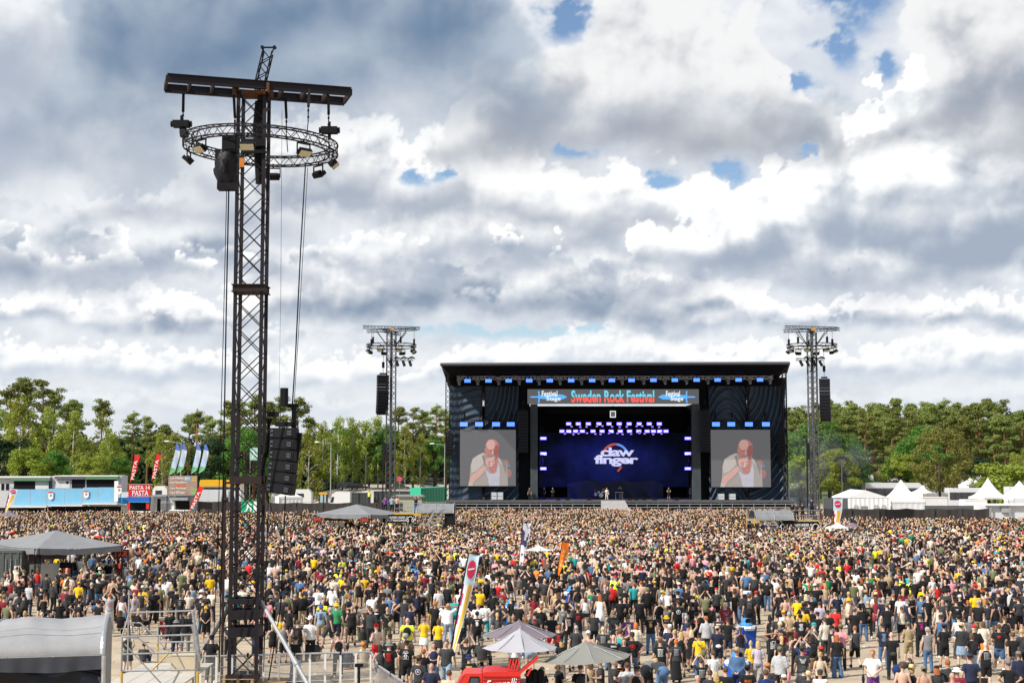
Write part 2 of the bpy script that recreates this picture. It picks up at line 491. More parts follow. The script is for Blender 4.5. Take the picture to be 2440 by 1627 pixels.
def ground_material():
 m = bpy.data.materials.new('trodden_gravel'); m.use_nodes = True; t = m.node_tree; t.nodes.clear(); n = NT(t)
 tc = n.node('ShaderNodeTexCoord'); o = tc.outputs['Object']
 big = n.noise(o,.09,5,.6); mid = n.noise(o,.8,5,.6); fine = n.noise(o,14,3,.7)
 c = n.ramp(mid,[(.25,(.30,.235,.165)),(.5,(.41,.335,.245)),(.8,(.50,.42,.32))])
 c = n.mix(n.step(big,.5,.68) * .5,c,(.33,.29,.225))
 pe = n.node('ShaderNodeMapping'); pe.inputs['Scale'].default_value = (.22,.75,1); t.links.new(o,pe.inputs[0])
 tracks = n.noise(V(n,pe.outputs[0]),1.0,4,.55)
 c = n.mix(n.step(tracks,.54,.70) * .28,c,(.26,.205,.15))
 sp = n.step(fine,.60,.70)
 c = n.mix(sp * .4,c,(.55,.50,.43))
 pat = n.noise(o,.33,6,.65); c = n.mix(n.step(pat,.52,.62) * .45,c,(.27,.215,.15)); c = n.mix(n.step(pat,.40,.30) * .35,c,(.50,.44,.35))
 lit = n.voro(o,3.3); c = n.mix(n.step(lit,.10,.07) * .8,c,(.66,.65,.62))
 far = n.node('ShaderNodeSeparateXYZ'); t.links.new(o,far.inputs[0])
 grass = n.ramp(n.noise(o,.5,5,.6),[(.3,(.05,.085,.02)),(.7,(.13,.16,.05))])
 c = n.mix(n.step(V(n,far.outputs[1]),255,300),c,grass)
 b = n.node('ShaderNodeBsdfPrincipled'); n.put(b.inputs['Base Color'],c); b.inputs['Roughness'].default_value = .95
 b.inputs['Specular IOR Level'].default_value = .2
 bp = n.node('ShaderNodeBump'); bp.inputs['Strength'].default_value = .5; bp.inputs['Distance'].default_value = .05
 n.put(bp.inputs['Height'],fine + mid); t.links.new(bp.outputs[0],b.inputs['Normal'])
 ou = n.node('ShaderNodeOutputMaterial'); t.links.new(b.outputs[0],ou.inputs[0])
 return m
tag(MB().quad((-4000,-300,0),(4000,-300,0),(4000,3590,0),(-4000,3590,0)).build('ground',ground_material()),kind='structure')

# ------------------------------------------------------------------ the big stage
YS = 205.0
M_SCRIM = mat('dark_blue_scrim',(.036,.058,.088),.42,0,.25,1.2,spec=.3)
M_PANEL = mat('led_panel',(.045,.045,.05),.6,0,.06,2,emit=(.085,.085,.088),es=1.0,spec=.15)
M_BLUELED = mat('blue_lamp_face',(.1,.1,.4),.4,0,0,emit=(.08,.24,1.0),es=1.5)
M_DEEPBLUE = mat('violet_lamp_face',(.1,.1,.4),.4,0,0,emit=(.10,.08,1.0),es=5)
M_COOL = mat('blue_lamp_core',(.5,.5,.9),.4,0,0,emit=(.62,.58,1.0),es=1.2)
M_CLOTH = mat('stage_backdrop_cloth',(.020,.032,.09),.8,0,.8,.22)
M_RISER = mat('black_stage_cloth',(.022,.028,.045),.75,0,.3,.8)
M_DECK = mat('stage_deck',(.10,.10,.105),.6,0,.2,2)
M_COLUMN = mat('charcoal_cloth',(.055,.065,.075),.8,0,.2,1)
M_GREYPR = mat('pale_grey_print',(.62,.64,.66),.6,0,.04)
M_CYANPR = mat('cyan_screen_glow',(.1,.4,.5),.5,0,0,emit=(.10,.52,.68),es=1)
M_REDPR = mat('red_screen_glow',(.5,.1,.1),.5,0,0,emit=(.72,.09,.07),es=1)
M_WHITEPR = mat('white_screen_glow',(.6,.6,.6),.5,0,0,emit=(.80,.82,.84),es=.9)
M_SKYPR = mat('blue_screen_glow',(.1,.3,.6),.5,0,0,emit=(.08,.33,.75),es=1)
def rect(u0,v0,u1,v1,Y):
 a,b = P(u0,v1,Y),P(u1,v0,Y)
 return a.x,a.z,b.x,b.z
def pbox(mb,u0,v0,u1,v1,Y0,Y1,mi=0):
 x0,z0,x1,z1 = rect(u0,v0,u1,v1,Y0)
 return mb.span((x0,Y0,z0),(x1,Y1,z1),mi)
ZF = P(1450,1191,YS).z                       # stage floor
ZT = P(1450,866,YS - 7).z                    # roof edge
stage = thing('festival_stage','huge black outdoor stage with overhanging black roof beyond the crowd','stage',(P(1465,1191,YS).x,YS,0))
so = stage.location
def sp(name,mb,m,parent=None,smooth=False):
 """a part of the stage (shapes are in world units)"""
 o = mb.build(name,m,None,None,smooth)
 o.data.transform(Matrix.Translation(-so)); o.parent = parent or stage
 return o
# roof: canopy that rises towards the crowd, wings at both ends, top skin
def canopy():
 A0,A1 = P(1050,868,YS - 8),P(1881,865,YS - 8)
 B0,B1 = P(1082,899,YS + 1),P(1841,897,YS + 1)
 def fn(s,t):
  p = A0.lerp(A1,s).lerp(B0.lerp(B1,s),t)
  p.z -= .30 * sin(pi * t) * (.6 + .4 * abs(sin(s * pi * 12)))
  p.z += .10 * sin(s * 75.4) * t
  return p
 m = MB().grid(fn,96,8)
 return m
sp('canopy',canopy(),mat('black_roof_skin',(.006,.006,.008),.85,0,.25,.6,spec=.06),smooth=True)
A0,A1 = P(1050,868,YS - 8),P(1881,865,YS - 8)
m = MB(); m.tube(A0,A1,.22,8)
m.tube(A0,P(1066,890,YS),.14,6); m.tube(A1,P(1874,888,YS),.14,6)
sp('roof_edge',m,mat('roof_edge_sheet',(.10,.10,.115),.5,.2,.2))
top = MB()
T0,T1 = A0 + Vector((0,0,.2)),A1 + Vector((0,0,.2))
K0,K1 = Vector((P(1066,880,YS).x,YS + 20,ZT - 4)),Vector((P(1874,880,YS).x,YS + 20,ZT - 4))
top.quad(T0,T1,K1,K0)
top.quad(A0,P(1082,899,YS + 1),Vector((K0.x,YS + 20,ZF)),K0); top.quad(A1,K1,Vector((K1.x,YS + 20,ZF)),P(1841,897,YS + 1))
sp('roof_skin',top,M_TARP)
# wing gussets beside the canopy
sp('canopy_gusset',MB().add([A0,P(1066,890,YS),P(1082,899,YS + 1)],[(0,1,2)]),M_TARP); sp('canopy_gusset',MB().add([A1,P(1841,897,YS + 1),P(1874,888,YS)],[(0,1,2)]),M_TARP)
# corner towers
for u in (1066,1873):
 b = P(u,1190,YS); b.z = 0
 t = MB(); t.truss(b,Vector((b.x,YS,P(u,886,YS).z)),.55,.55,.8,.055,.035)
 sp('corner_tower',t,M_STEEL)
# side and back walls
x0,z0,x1,z1 = rect(1069,1200,1871,898,YS)
m = MB(); m.span((x0 + .2,YS + 17.0,0),(x1 - .2,YS + 17.3,ZT - 5)); sp('back_wall',m,M_BLACK)
m = MB(); pbox(m,1069,899,1871,921,YS + 1.5,YS + 1.9); pbox(m,1236,915,1262,1192,YS + 2.2,YS + 2.5)
pbox(m,1664,915,1692,1192,YS + 2.2,YS + 2.5); sp('black_masking',m,M_BLACK)
m = MB(); m.span((P(1258,1000,YS).x,YS + 2.5,ZF),(P(1262,1000,YS).x,YS + 17,ZT - 5)); m.span((P(1668,1000,YS).x,YS + 2.5,ZF),(P(1672,1000,YS).x,YS + 17,ZT - 5))
m.span((P(1262,1000,YS).x,YS + 2.5,P(1400,938,YS).z),(P(1668,1000,YS).x,YS + 17,P(1400,934,YS).z)); sp('inner_wall',m,M_BLACK)
# scrim panels, gathered in folds
def scrim(u0,u1,v0,v1,mode,seed):
 xa,za,xb,zb = rect(u0,v0,u1,v1,YS + .9)
 r = random.Random(seed)
 def fn(s,t):
  x = xa + (xb - xa) * s; z = za + (zb - za) * t
  if mode == 0:
   f = .09 * sin(t * 96 + 2.6 * sin(s * 4 + seed)) + .05 * sin(t * 41 + s * 3)
  elif mode == 1:                       # swags hung from one upper corner
   q = hypot(s * .9 + .12,(1 - t) * 1.5 + .06); f = .34 * sin(q * 56 + 2 * s) * min(1,q * 1.5)
  else:                                 # swags sagging between both corners
   q = (1 - t) * 1.35 - 1.1 * (s - .5) ** 2 + .2; f = .32 * sin(q * 54) * (.35 + abs(s - .5) * 1.4)
  return Vector((x,YS + .9 - f,z))
 return MB().grid(fn,40,190)
sp('side_scrim',scrim(1070,1150,920,1192,0,1),M_SCRIM,smooth=True)
sp('side_scrim',scrim(1154,1236,920,1192,1,2),M_SCRIM,smooth=True)
sp('side_scrim',scrim(1691,1778,920,1192,2,3),M_SCRIM,smooth=True)
sp('side_scrim',scrim(1783,1871,920,1192,1,4),M_SCRIM,smooth=True)
for u in (1152,1780.5):
 b = P(u,1191,YS + .6); m = MB(); m.truss(b,P(u,915,YS + .6),.35,.35,.7,.04,.025); sp('scrim_mast',m,M_BLACK)
# front lighting truss
m = MB(); m.truss(P(1088,900,YS - .6),P(1842,899,YS - .6),.45,.45,.55,.05,.03); sp('front_truss',m,M_ALU)
m = MB(); pbox(m,1262,921.5,1662,924,YS + 1.2,YS + 1.4); pbox(m,1085,906,1845,910,YS - .3,YS - .1); sp('cable_tray',m,M_BLACK)
for u in (1093.6,1162,1225,1291,1358,1425,1493,1559.5,1629.6,1697,1765,1832):
 m = MB(); a = P(u,874,YS - .6); m.tube(a,P(u,888,YS - .6),.03,4); m.tube(P(u,886,YS - .6),P(u,896,YS - .6),.2,8,0,.14); sp('truss_hoist',m,M_GALV)
# charcoal columns, floor, skirt
for u0,u1 in ((1264,1281),(1651,1668)):
 m = MB(); pbox(m,u0,962.5,u1,1191,YS + .5,YS + 1.6); sp('stage_column',m,M_COLUMN)
m = MB(); xl,xr = P(1062,1190,YS).x,P(1890,1190,YS).x
m.span((xl,YS - 1.5,ZF - .3),(xr,YS + 17.2,ZF)); sp('stage_floor',m,M_DECK)
m = MB(); m.span((xl + .1,YS - 1.2,0),(xr - .1,YS - 1.0,ZF - .3)); sp('stage_skirt',m,M_BLACK)
m = MB(); m.tube((xl,YS - 2.2,ZF - .5),(xr,YS - 2.2,ZF - .5),.06,5); m.tube((xl,YS - 2.2,ZF - .95),(xr,YS - 2.2,ZF - .95),.05,5)
for k in range(34):
 x = xl + (xr - xl) * k / 33; m.tube((x,YS - 2.2,.0),(x,YS - 2.2,ZF - .4),.04,4)
sp('front_rail',m,M_GALV)
# ramp
a,b = P(1432,1194,YS - 1.6),P(1489,1194,YS - 1.6)
m = MB(); m.add([(a.x,YS - 1.6,ZF),(b.x,YS - 1.6,ZF),(b.x + .3,YS - 7.5,ZF - 1.35),(a.x - .3,YS - 7.5,ZF - 1.35),(a.x,YS - 1.6,0),(b.x,YS - 1.6,0),(b.x + .3,YS - 7.5,0),(a.x - .3,YS - 7.5,0)],
  [(3,2,1,0),(3,7,6,2),(0,4,7,3),(2,6,5,1)]); sp('ramp',m,mat('grey_deck',(.36,.35,.34),.7,0,.15,2))
# LED header with its lettering
m = MB(); pbox(m,1257,927,1665,962,YS + .1,YS + .5); hd = sp('led_header',m,M_PANEL)
def slab(label_v0,label_v1,body,u0,u1,m,**k):
 x0,z0,x1,z1 = rect(u0,label_v0,u1,label_v1,YS + .06)
 o = text(body,Vector(((x0 + x1) / 2,YS + .06,(z0 + z1) / 2)) - so,x1 - x0,z1 - z0,m,None,k.pop('name','lettering'),**k)
 o.parent = hd
 return o
def split_text(body,u0,u1,v0,v1):
 """spiked two-tone lettering: cyan above, red below"""
 x0,z0,x1,z1 = rect(u0,v0,u1,v1,YS + .05)
 n = len(body); w = (x1 - x0)
 for half,m,lo,hi in (('a',M_CYANPR,.46,1.0),('b',M_REDPR,0.0,.42)):
  me = text_mesh(body,1.0,.012,0,.03,1.0)
  bm = bmesh.new(); bm.from_mesh(me)
  ys = [v.co.y for v in bm.verts]; xs = [v.co.x for v in bm.verts]; y0,y1 = min(ys),max(ys); xa,xb = min(xs),max(xs)
  for v in bm.verts: v.co.x = (v.co.x - (xa + xb) / 2) * w / (xb - xa); v.co.y = ((v.co.y - y0) / (y1 - y0) - .5) * (z1 - z0)
  H = (z1 - z0)
  for pos,nor in ((lo,(0,-1,0)),(hi,(0,1,0))):
   bmesh.ops.bisect_plane(bm,geom=bm.verts[:] + bm.edges[:] + bm.faces[:],plane_co=(0,(pos - .5) * H,0),plane_no=nor,clear_outer=True)
  bm.to_mesh(me); bm.free(); me.materials.clear(); me.materials.append(m)
  o = link('lettering',me,hd,Vector(((x0 + x1) / 2,YS + .05,(z0 + z1) / 2)) - so); o.rotation_euler = (pi / 2,0,0)
split_text('Sweden Rock Festival',1361,1559,929.5,959)
for flip,ua,ub,ta,tb in ((0,1262,1352,1288,1336),(1,1568,1658,1584,1628)):
 # a sword lying behind the two words
 x0,z0,x1,z1 = rect(ua,939,ub,952,YS + .08)
 if flip: x0,x1 = x1,x0
 L = x1 - x0; zc = (z0 + z1) / 2; h = (z1 - z0)
 def X(f): return x0 + L * f
 m = MB()
 pl = [(X(.02),zc + .12 * h),(X(.24),zc + .15 * h),(X(.24),zc - .15 * h),(X(.02),zc - .12 * h)]
 bl = [(X(.27),zc + .3 * h),(X(.62),zc + .5 * h),(X(.88),zc + .42 * h),(X(1.0),zc),(X(.88),zc - .42 * h),(X(.62),zc - .5 * h),(X(.27),zc - .3 * h)]
 gd = [(X(.22),zc + 1.15 * h),(X(.26),zc + 1.0 * h),(X(.275),zc),(X(.26),zc - 1.0 * h),(X(.22),zc - 1.15 * h),(X(.235),zc)]
 for q in (pl,bl,gd): m.prism(q if not flip else q[::-1],YS + .07,YS + .09)
 sp('sword_emblem',m,M_SKYPR,hd)
 slab(931,944,'Festival',ta + 3,tb - 8,M_WHITEPR,offset=.012)
 slab(945,957,'Stage',ta + 14,tb,M_WHITEPR,offset=.012)
# backdrop
def backdrop():
 xa,za,xb,zb = rect(1284,1030,1650,1160,YS + 14)
 return MB().grid(lambda s,t: Vector((xa + (xb - xa) * s,YS + 14 + .12 * sin(s * 47 + sin(t * 4) * 2) * (1.2 - t),za + (zb - za) * t)),60,20)
bd = sp('backdrop',backdrop(),M_CLOTH,smooth=True)
def on_backdrop(body,u0,u1,v0,v1):
 x0,z0,x1,z1 = rect(u0,v0,u1,v1,YS + 13.6)
 text(body,Vector(((x0 + x1) / 2,YS + 13.6,(z0 + z1) / 2)) - so,x1 - x0,z1 - z0,M_LOGO,bd,extrude=.02,offset=.03,spacing=.9)
M_LOGO = mat('glowing_logo_print',(.62,.64,.68),.6,0,.05,emit=(.50,.50,.52),es=.85)  # printed logo given an added glow to look brightly lit
on_backdrop('claw',1431,1511,1065.5,1087)
on_backdrop('finger',1416,1521,1083.5,1111)
m = MB(); c = P(1466,1088,YS + 13.8)
M_FLARE = mat('glowing_orange_print',(.55,.14,.05),.7,0,.3,2,emit=(.55,.10,.03),es=.5)  # backdrop print with an added glow, no lamp behind it
for k in range(18):
 a0,a1 = math.radians(15 + k * 8.4),math.radians(15 + (k + 1) * 8.4); R = 1.75
 m.add([c + Vector((cos(a0) * R,0,sin(a0) * R)),c + Vector((cos(a1) * R,0,sin(a1) * R)),c + Vector((cos(a1) * (R + .35),0,sin(a1) * (R + .35))),c + Vector((cos(a0) * (R + .35),0,sin(a0) * (R + .35)))],[(0,1,2,3)],0 if k > 7 else 1)
m.add([P(1478,1111,YS + 13.8),P(1483,1112,YS + 13.8),P(1474,1124,YS + 13.8),P(1470,1122,YS + 13.8)],[(0,1,2,3)])
sp('planet_print',m,[M_FLARE,mat('glowing_blue_print',(.2,.4,.6),.7,0,0,emit=(.15,.35,.6),es=.5)],bd)  # blue end of the print glows the same way
# riser hidden under a black cloth
def riser():
 xa,za,xb,zb = rect(1352,1145,1580,1190,YS + 9)
 def fn(s,t):
  x = xa + (xb - xa) * s; zz = ZF + (zb - ZF) * t * (1 - .06 * sin(s * 20) - .25 * max(0,s - .9) * 5 - .2 * max(0,.08 - s) * 8)
  return Vector((x,YS + 9 + .3 * sin(s * 34 + 3 * t) * (1 - t) + 3 * max(0,t - .93) * 14 * .15,zz))
 return MB().grid(fn,70,14)
sp('riser_cloth',riser(),M_RISER,smooth=True)
# upper lighting trusses indoors
m = MB(); m.truss(P(1300,980,YS + 5),P(1622,979,YS + 5),.5,.5,.6,.05,.03); m.truss(P(1340,1004,YS + 8),P(1585,1004,YS + 8),.4,.4,.6,.04,.03); m.truss(P(1330,1021,YS + 8),P(1595,1021,YS + 8),.4,.4,.6,.04,.03)
sp('lighting_truss',m,M_STEEL)
for u in (1290,1643):
 m = MB(); m.truss(P(u,1185,YS + 4),P(u,1015,YS + 4),.4,.4,.6,.045,.03); sp('side_truss',m,M_STEEL)
# screens with the lamp bar above each
def blob(cx,cy,rx,ry,n=20,a0=0): return [(cx + rx * cos(2 * pi * k / n + a0),cy + ry * sin(2 * pi * k / n + a0)) for k in range(n)]
def gl(name,c,e=.40): return mat(name,tuple(x * .22 for x in c),.6,0,.22,1.6,emit=c,es=e,spec=.15)
SKIN1,SKIN2,SKIN3 = gl('screen_skin',(.66,.30,.27)),gl('screen_skin_light',(.86,.52,.47)),gl('screen_skin_dark',(.46,.17,.16))
SH1,SH2,SH3 = gl('screen_shirt',(.52,.47,.44)),gl('screen_shirt_light',(.72,.66,.62)),gl('screen_vest',(.70,.68,.78))
DK = gl('screen_dark',(.05,.045,.05)); SIL = gl('screen_silver',(.75,.78,.85)); PK = gl('screen_pink',(.50,.25,.24)); BL = gl('screen_blue',(.15,.40,.65)); SH0 = gl('screen_fold',(.36,.32,.31))
FIG = [
 (PK,blob(432,318,30,42)),(PK,blob(462,405,24,40)),(BL,[(425,334),(474,326),(476,340),(427,348)]),
 (SH1,[(84,525),(94,440),(100,330),(120,268),(168,235),(222,212),(244,222),(330,236),(352,252),(420,292),(446,340),(448,420),(452,525)]),
 (SH2,[(104,330),(122,272),(168,238),(222,216),(232,250),(220,320),(160,380),(110,400)]),
 (SH0,[(372,262),(420,294),(440,345),(430,420),(405,330)]),(SH2,[(352,262),(380,280),(398,330),(380,310)]),
 (SKIN1,[(240,130),(240,215),(250,300),(285,400),(330,405),(352,330),(366,215),(366,130)]),
 (SH3,[(232,355),(250,380),(280,408),(318,412),(346,385),(364,300),(376,380),(372,525),(276,525),(262,450)]),
 (SKIN1,blob(307,168,62,80)),(SKIN2,blob(290,138,42,48)),(SKIN3,[(330,150),(362,140),(369,180),(362,225),(345,270),(322,280),(318,210)]),
 (SKIN2,[(300,190),(312,190),(318,226),(300,228)]),(SKIN1,blob(241,190,10,22)),
 (SH0,[(262,240),(340,238),(334,284),(270,290)]),(SKIN3,blob(290,194,12,5)),(SKIN3,blob(326,193,11,5)),
 (SKIN2,[(84,490),(104,432),(180,374),(236,332),(252,362),(214,410),(150,470),(122,512)]),(SH2,[(80,525),(86,480),(124,505),(120,525)]),
 (DK,blob(306,268,13,15)),(SKIN2,blob(283,300,44,44)),(SKIN1,[(262,300),(322,290),(324,300),(264,312)]),(SKIN1,[(262,322),(318,312),(318,320),(266,332)]),(SKIN2,blob(312,268,14,20)),
 (SIL,[(292,300),(303,298),(300,346),(291,344)]),(SH0,[(206,240),(228,236),(240,330),(232,334)]),
]
def video_screen(u0,v0,u1,v1,label):
 x0,z0,x1,z1 = rect(u0,v0,u1,v1,YS - .3)
 t = thing('video_screen',label,'screen',((x0 + x1) / 2,YS - .3,z0),'giant screens beside the stage')
 W_,H_ = x1 - x0,z1 - z0
 m = MB()
 m.span((-W_ / 2,.02,0),(W_ / 2,.35,H_)); m.build('screen_panel',M_PANEL,t)
 m = MB()
 for k,sgn in ((0,-1),(1,1)): m.span((sgn * (W_ / 2 + .06) - .05,.0,-.05),(sgn * (W_ / 2 + .06) + .05,.4,H_ + .05))
 m.span((-W_ / 2 - .1,0,-.12),(W_ / 2 + .1,.4,-.02)); m.build('screen_frame',M_BLACK,t)
 ms = []; m = MB()
 for k,(c,poly) in enumerate(FIG):
  if c not in ms: ms.append(c)
  pts = [((x / 525 - .5) * W_,(1 - min(y,524) / 525) * H_) for x,y in poly]
  ar = sum(pts[i][0] * pts[(i + 1) % len(pts)][1] - pts[(i + 1) % len(pts)][0] * pts[i][1] for i in range(len(pts)))
  if ar < 0: pts = pts[::-1]
  y = .012 - k * .004
  m.add([(x,y,z) for x,z in pts],[tuple(range(len(pts)))],ms.index(c))
 m.build('screen_picture',ms,t)
 m = MB(); m.truss((-W_ / 2,0,H_ + 1.25),(W_ / 2 - .2,0,H_ + 1.25),.3,.3,.45,.035,.022); m.build('lamp_truss',M_STEEL,t)
 for k in range(4):
  x = -W_ / 2 + W_ * (.08 + .28 * k); m = MB().tube((x,0,H_ + .1),(x,0,H_ + 2.9),.025,4); m.tube((x,0,H_ + 1.8),(x,0,H_ + 2.5),.15,6).build('chain_hoist',M_BLACK,t)
video_screen(1095.6,1023.7,1229,1157.6,'giant screen showing a singer, left side of the stage')
video_screen(1695,1023.7,1835,1160,'giant screen showing a singer, right side of the stage')
# lamps
def wash(u,v,Y,group,label,face,w=.9,h=.5,cat='lamp'):
 p = P(u,v,Y)
 t = thing('wash_lamp',label,cat,p,group)
 m = MB(); m.span((-w / 2 - .08,0,-h / 2 - .06),(w / 2 + .08,.35,h / 2 + .06)); m.tube((0,.15,h / 2),(0,.15,h / 2 + .5),.05,5); m.build('housing',M_BLACK,t)
 m = MB(); m.span((-w / 2,-.015,-h / 2),(w / 2,.0,h / 2)); m.build('lamp_face',face,t)
 return t
def spot(u,v,Y,group,label):
 p = P(u,v,Y)
 t = thing('moving_spotlight',label,'spotlight',p,group)
 m = MB(); m.box((0,0,.42),(.42,.36,.22)); m.box((-.24,0,.12),(.06,.2,.45)); m.box((.24,0,.12),(.06,.2,.45)); m.build('yoke',M_GALV,t)
 m = MB(); m.tube((0,0,.15),(.05,-.28,-.45),.15,8,0,.21); m.build('head',M_GALV,t)
 return t
ORD = 'first second third fourth fifth sixth seventh eighth ninth tenth eleventh twelfth thirteenth fourteenth fifteenth sixteenth'.split()
def pack(first,pts,way=' from the left'):
 km = kid_map(first); base = first['label']
 for k,p in enumerate(pts): copy_thing(first,km,p,None,base + ', ' + ORD[k + 1] + way)
 first['label'] = base + ', ' + ORD[0] + way
LB = 'blue wash lamp lit on the front truss under the stage roof'
f = wash(1114,907,YS - .9,'blue lamps along the front truss',LB,M_BLUELED)
pack(f,[P(u,907 - (u - 1114) * .0035,YS - .9) for u in (1164,1212,1261,1310,1361,1411,1458,1505,1557,1608,1660,1710,1760,1811)])
f = spot(1094,909,YS - .9,'spotlights along the front truss','pale moving spotlight on the front truss under the stage roof')
pack(f,[P(u,909 - (u - 1094) * .0035,YS - .9) for u in (1138,1188,1237,1284,1334,1385,1435,1482,1533,1584,1635,1686,1734,1786,1834)])
for lab,us in (('blue lamp lit above the left giant screen',(1105,1141.5,1182,1217)),('blue lamp lit above the right giant screen',(1706,1742.4,1784.5,1825))):
 f = wash(us[0],1010.5,YS - .7,lab.replace('lamp lit','lamps'),lab,M_BLUELED,1.1,.6); pack(f,[P(u,1010.5,YS - .7) for u in us[1:]])
def inner(u,v,Y,lab,grp,w=.72,h=.42):
 t = wash(u,v,Y,grp,lab,M_DEEPBLUE,w,h)
 m = MB(); m.span((-w * .38,-.03,-h * .32),(w * .38,-.016,h * .32)); m.build('lamp_core',M_COOL,t)
 return t
f = inner(1355,1009.5,YS + 7.4,'violet blue lamp lit in the upper row deep inside the stage','upper row of violet lamps inside the stage')
pack(f,[P(u,1009.5,YS + 7.4) for u in (1378,1402,1427,1451,1475.5,1499,1523,1547,1571)])
f = inner(1339,1027,YS + 7.4,'violet blue lamp lit in the lower row deep inside the stage','lower row of violet lamps inside the stage')
pack(f,[P(u,1027,YS + 7.4) for u in (1355,1371.6,1387.7,1413,1434.6,1456,1478,1500,1522,1542,1557,1572,1587)])
LAB = 'small violet spot head glowing under the lamp rows inside the stage'
def head(u,v,Y):
 t = thing('spot_head',LAB,'spotlight',P(u,v,Y),'violet spot heads inside the stage'); MB().lathe([(.05,-.25),(.17,-.15),(.19,.05),(.12,.25)],n=8).build('head',M_BLACK,t)
 MB().box((0,-.19,0),(.30,.03,.20)).build('lamp_face',mat('lilac_lamp_face',(.3,.2,.5),.4,0,0,emit=(.40,.22,1.0),es=.9),t); return t
f = head(1346,1033,YS + 7); pack(f,[P(1346 + 17.5 * k + 3 * sin(k * 2.1),1033 + 1.5 * sin(k * 1.7),YS + 7) for k in range(1,14)])
f = head(1362,1016,YS + 7); f['label'] = LAB.replace('under','between'); pack(f,[P(1362 + 19 * k + 3 * sin(k * 2.6),1016 + 1.2 * sin(k * 1.3),YS + 7) for k in range(1,12)])
for lab,u in (('violet lamp lit on the left side truss inside the stage',1294.6),('violet lamp lit on the right side truss inside the stage',1639)):
 f = inner(u,1044,YS + 3.6,lab,lab.replace('lamp lit','lamps'),.9,.4); pack(f,[P(u,v,YS + 3.6) for v in (1080,1116)],' from the top')
def glow(u,v,Y,tgt,power,size,blend=.6,col=(.10,.10,1.0)):
 d = bpy.data.lights.new('stage_beam','SPOT'); d.energy = power; d.color = col; d.spot_size = math.radians(size); d.spot_blend = blend; d.shadow_soft_size = .5
 o = bpy.data.objects.new('stage_beam',d); o.location = P(u,v,Y); o.rotation_euler = (o.location - tgt).to_track_quat('Z','Y').to_euler(); COL.objects.link(o)
glow(1360,1030,YS + 7,P(1370,1120,YS + 14),1300,80); glow(1465,1030,YS + 7,P(1465,1110,YS + 14),1700,90); glow(1570,1030,YS + 7,P(1560,1120,YS + 14),800,80)
glow(1298,1080,YS + 3.5,P(1330,1180,YS + 6),5000,90); glow(1636,1080,YS + 3.5,P(1600,1180,YS + 6),2000,90)
# loudspeaker hangs of the stage itself
M_BOX = mat('loudspeaker_black',(.010,.0105,.013),.6,0,.2,2,spec=.15)
M_GRILLE = mat('loudspeaker_grille',(.016,.017,.020),.75,0,.1,30,spec=.1)
M_GREYBOX = mat('loudspeaker_grey',(.040,.046,.055),.65,0,.15,2)
def array(p,n,w,h,d,label,group,box=M_BOX,lean=0.0,curl=.045,rz=0.0,fine=False,side=0.0,top_cable=3.0):
 """hanging column of n loudspeaker boxes curving back towards its foot; p = top centre"""
 t = thing('line_array',label,'loudspeaker array',p,group,rz)
 z = 0.0; y = 0.0; x = 0.0; a = lean
 proto = MB()
 proto.prism([(-w / 2,-h * .46),(w / 2,-h * .46),(w / 2,h * .46),(-w / 2,h * .46)],-d * .30,d * .7)
 pm = proto.mesh('cabinet',box)
 g = MB(); g.span((-w * .47,-d * .33,-h * .38),(w * .47,-d * .305,h * .38),0)
 if fine:
  g.span((w * .18,-d * .36,-h * .28),(w * .40,-d * .335,h * .28),1); g.span((w * .20,-d * .365,h * .02),(w * .38,-d * .361,h * .22),2); g.span((w * .20,-d * .365,-h * .22),(w * .38,-d * .361,-h * .02),2)
  g.span((-w * .46,-d * .36,-h * .26),(-w * .36,-d * .335,h * .26),3); g.span((-w * .45,-d * .37,-h * .12),(-w * .37,-d * .36,h * .12),1)
 gm = g.mesh('grille',[M_GRILLE,M_BLACK,mat('horn_mouth',(.05,.052,.06),.5),mat('box_handle',(.10,.11,.13),.5,.3)] if fine else [M_GRILLE])
 for k in range(n):
  c = Vector((x,y,z)) + Vector((0,sin(a) * h / 2,-cos(a) * h / 2))
  o = link('cabinet',pm,t,c); o.rotation_euler = (a,side * k,0)
  q = link('grille',gm,o,(0,0,0))
  y += sin(a) * h; z -= cos(a) * h; x += sin(side * k) * -h * .6; a += curl * (.4 + 1.2 * k / n)
 m = MB(); m.span((-w * .3,-.15,.05),(w * .3,.25,.22)); m.tube((0,0,.2),(0,0,top_cable),.025,4); m.tube((0,0,.8),(0,0,1.5),.16,6); m.build('flying_frame',M_BLACK,t)
 return t
array(P(1247,978,YS - .2),14,1.35,.43,1.0,'dark grey loudspeaker column beside the left giant screen, inner side','loudspeaker columns of the stage',M_GREYBOX,curl=.01,top_cable=4.5)
array(P(1680,977,YS - .2),14,1.35,.43,1.0,'dark grey loudspeaker column beside the right giant screen, inner side','loudspeaker columns of the stage',M_GREYBOX,curl=.01,top_cable=4.5)
array(P(1071,1030,YS - .5),8,.9,.42,.9,'black loudspeaker column at the left outer edge of the stage','loudspeaker columns of the stage',curl=.05)
array(P(1861,1029,YS - .5),11,1.1,.42,.9,'black loudspeaker column at the right outer edge of the stage','loudspeaker columns of the stage',curl=.05,rz=-.3)
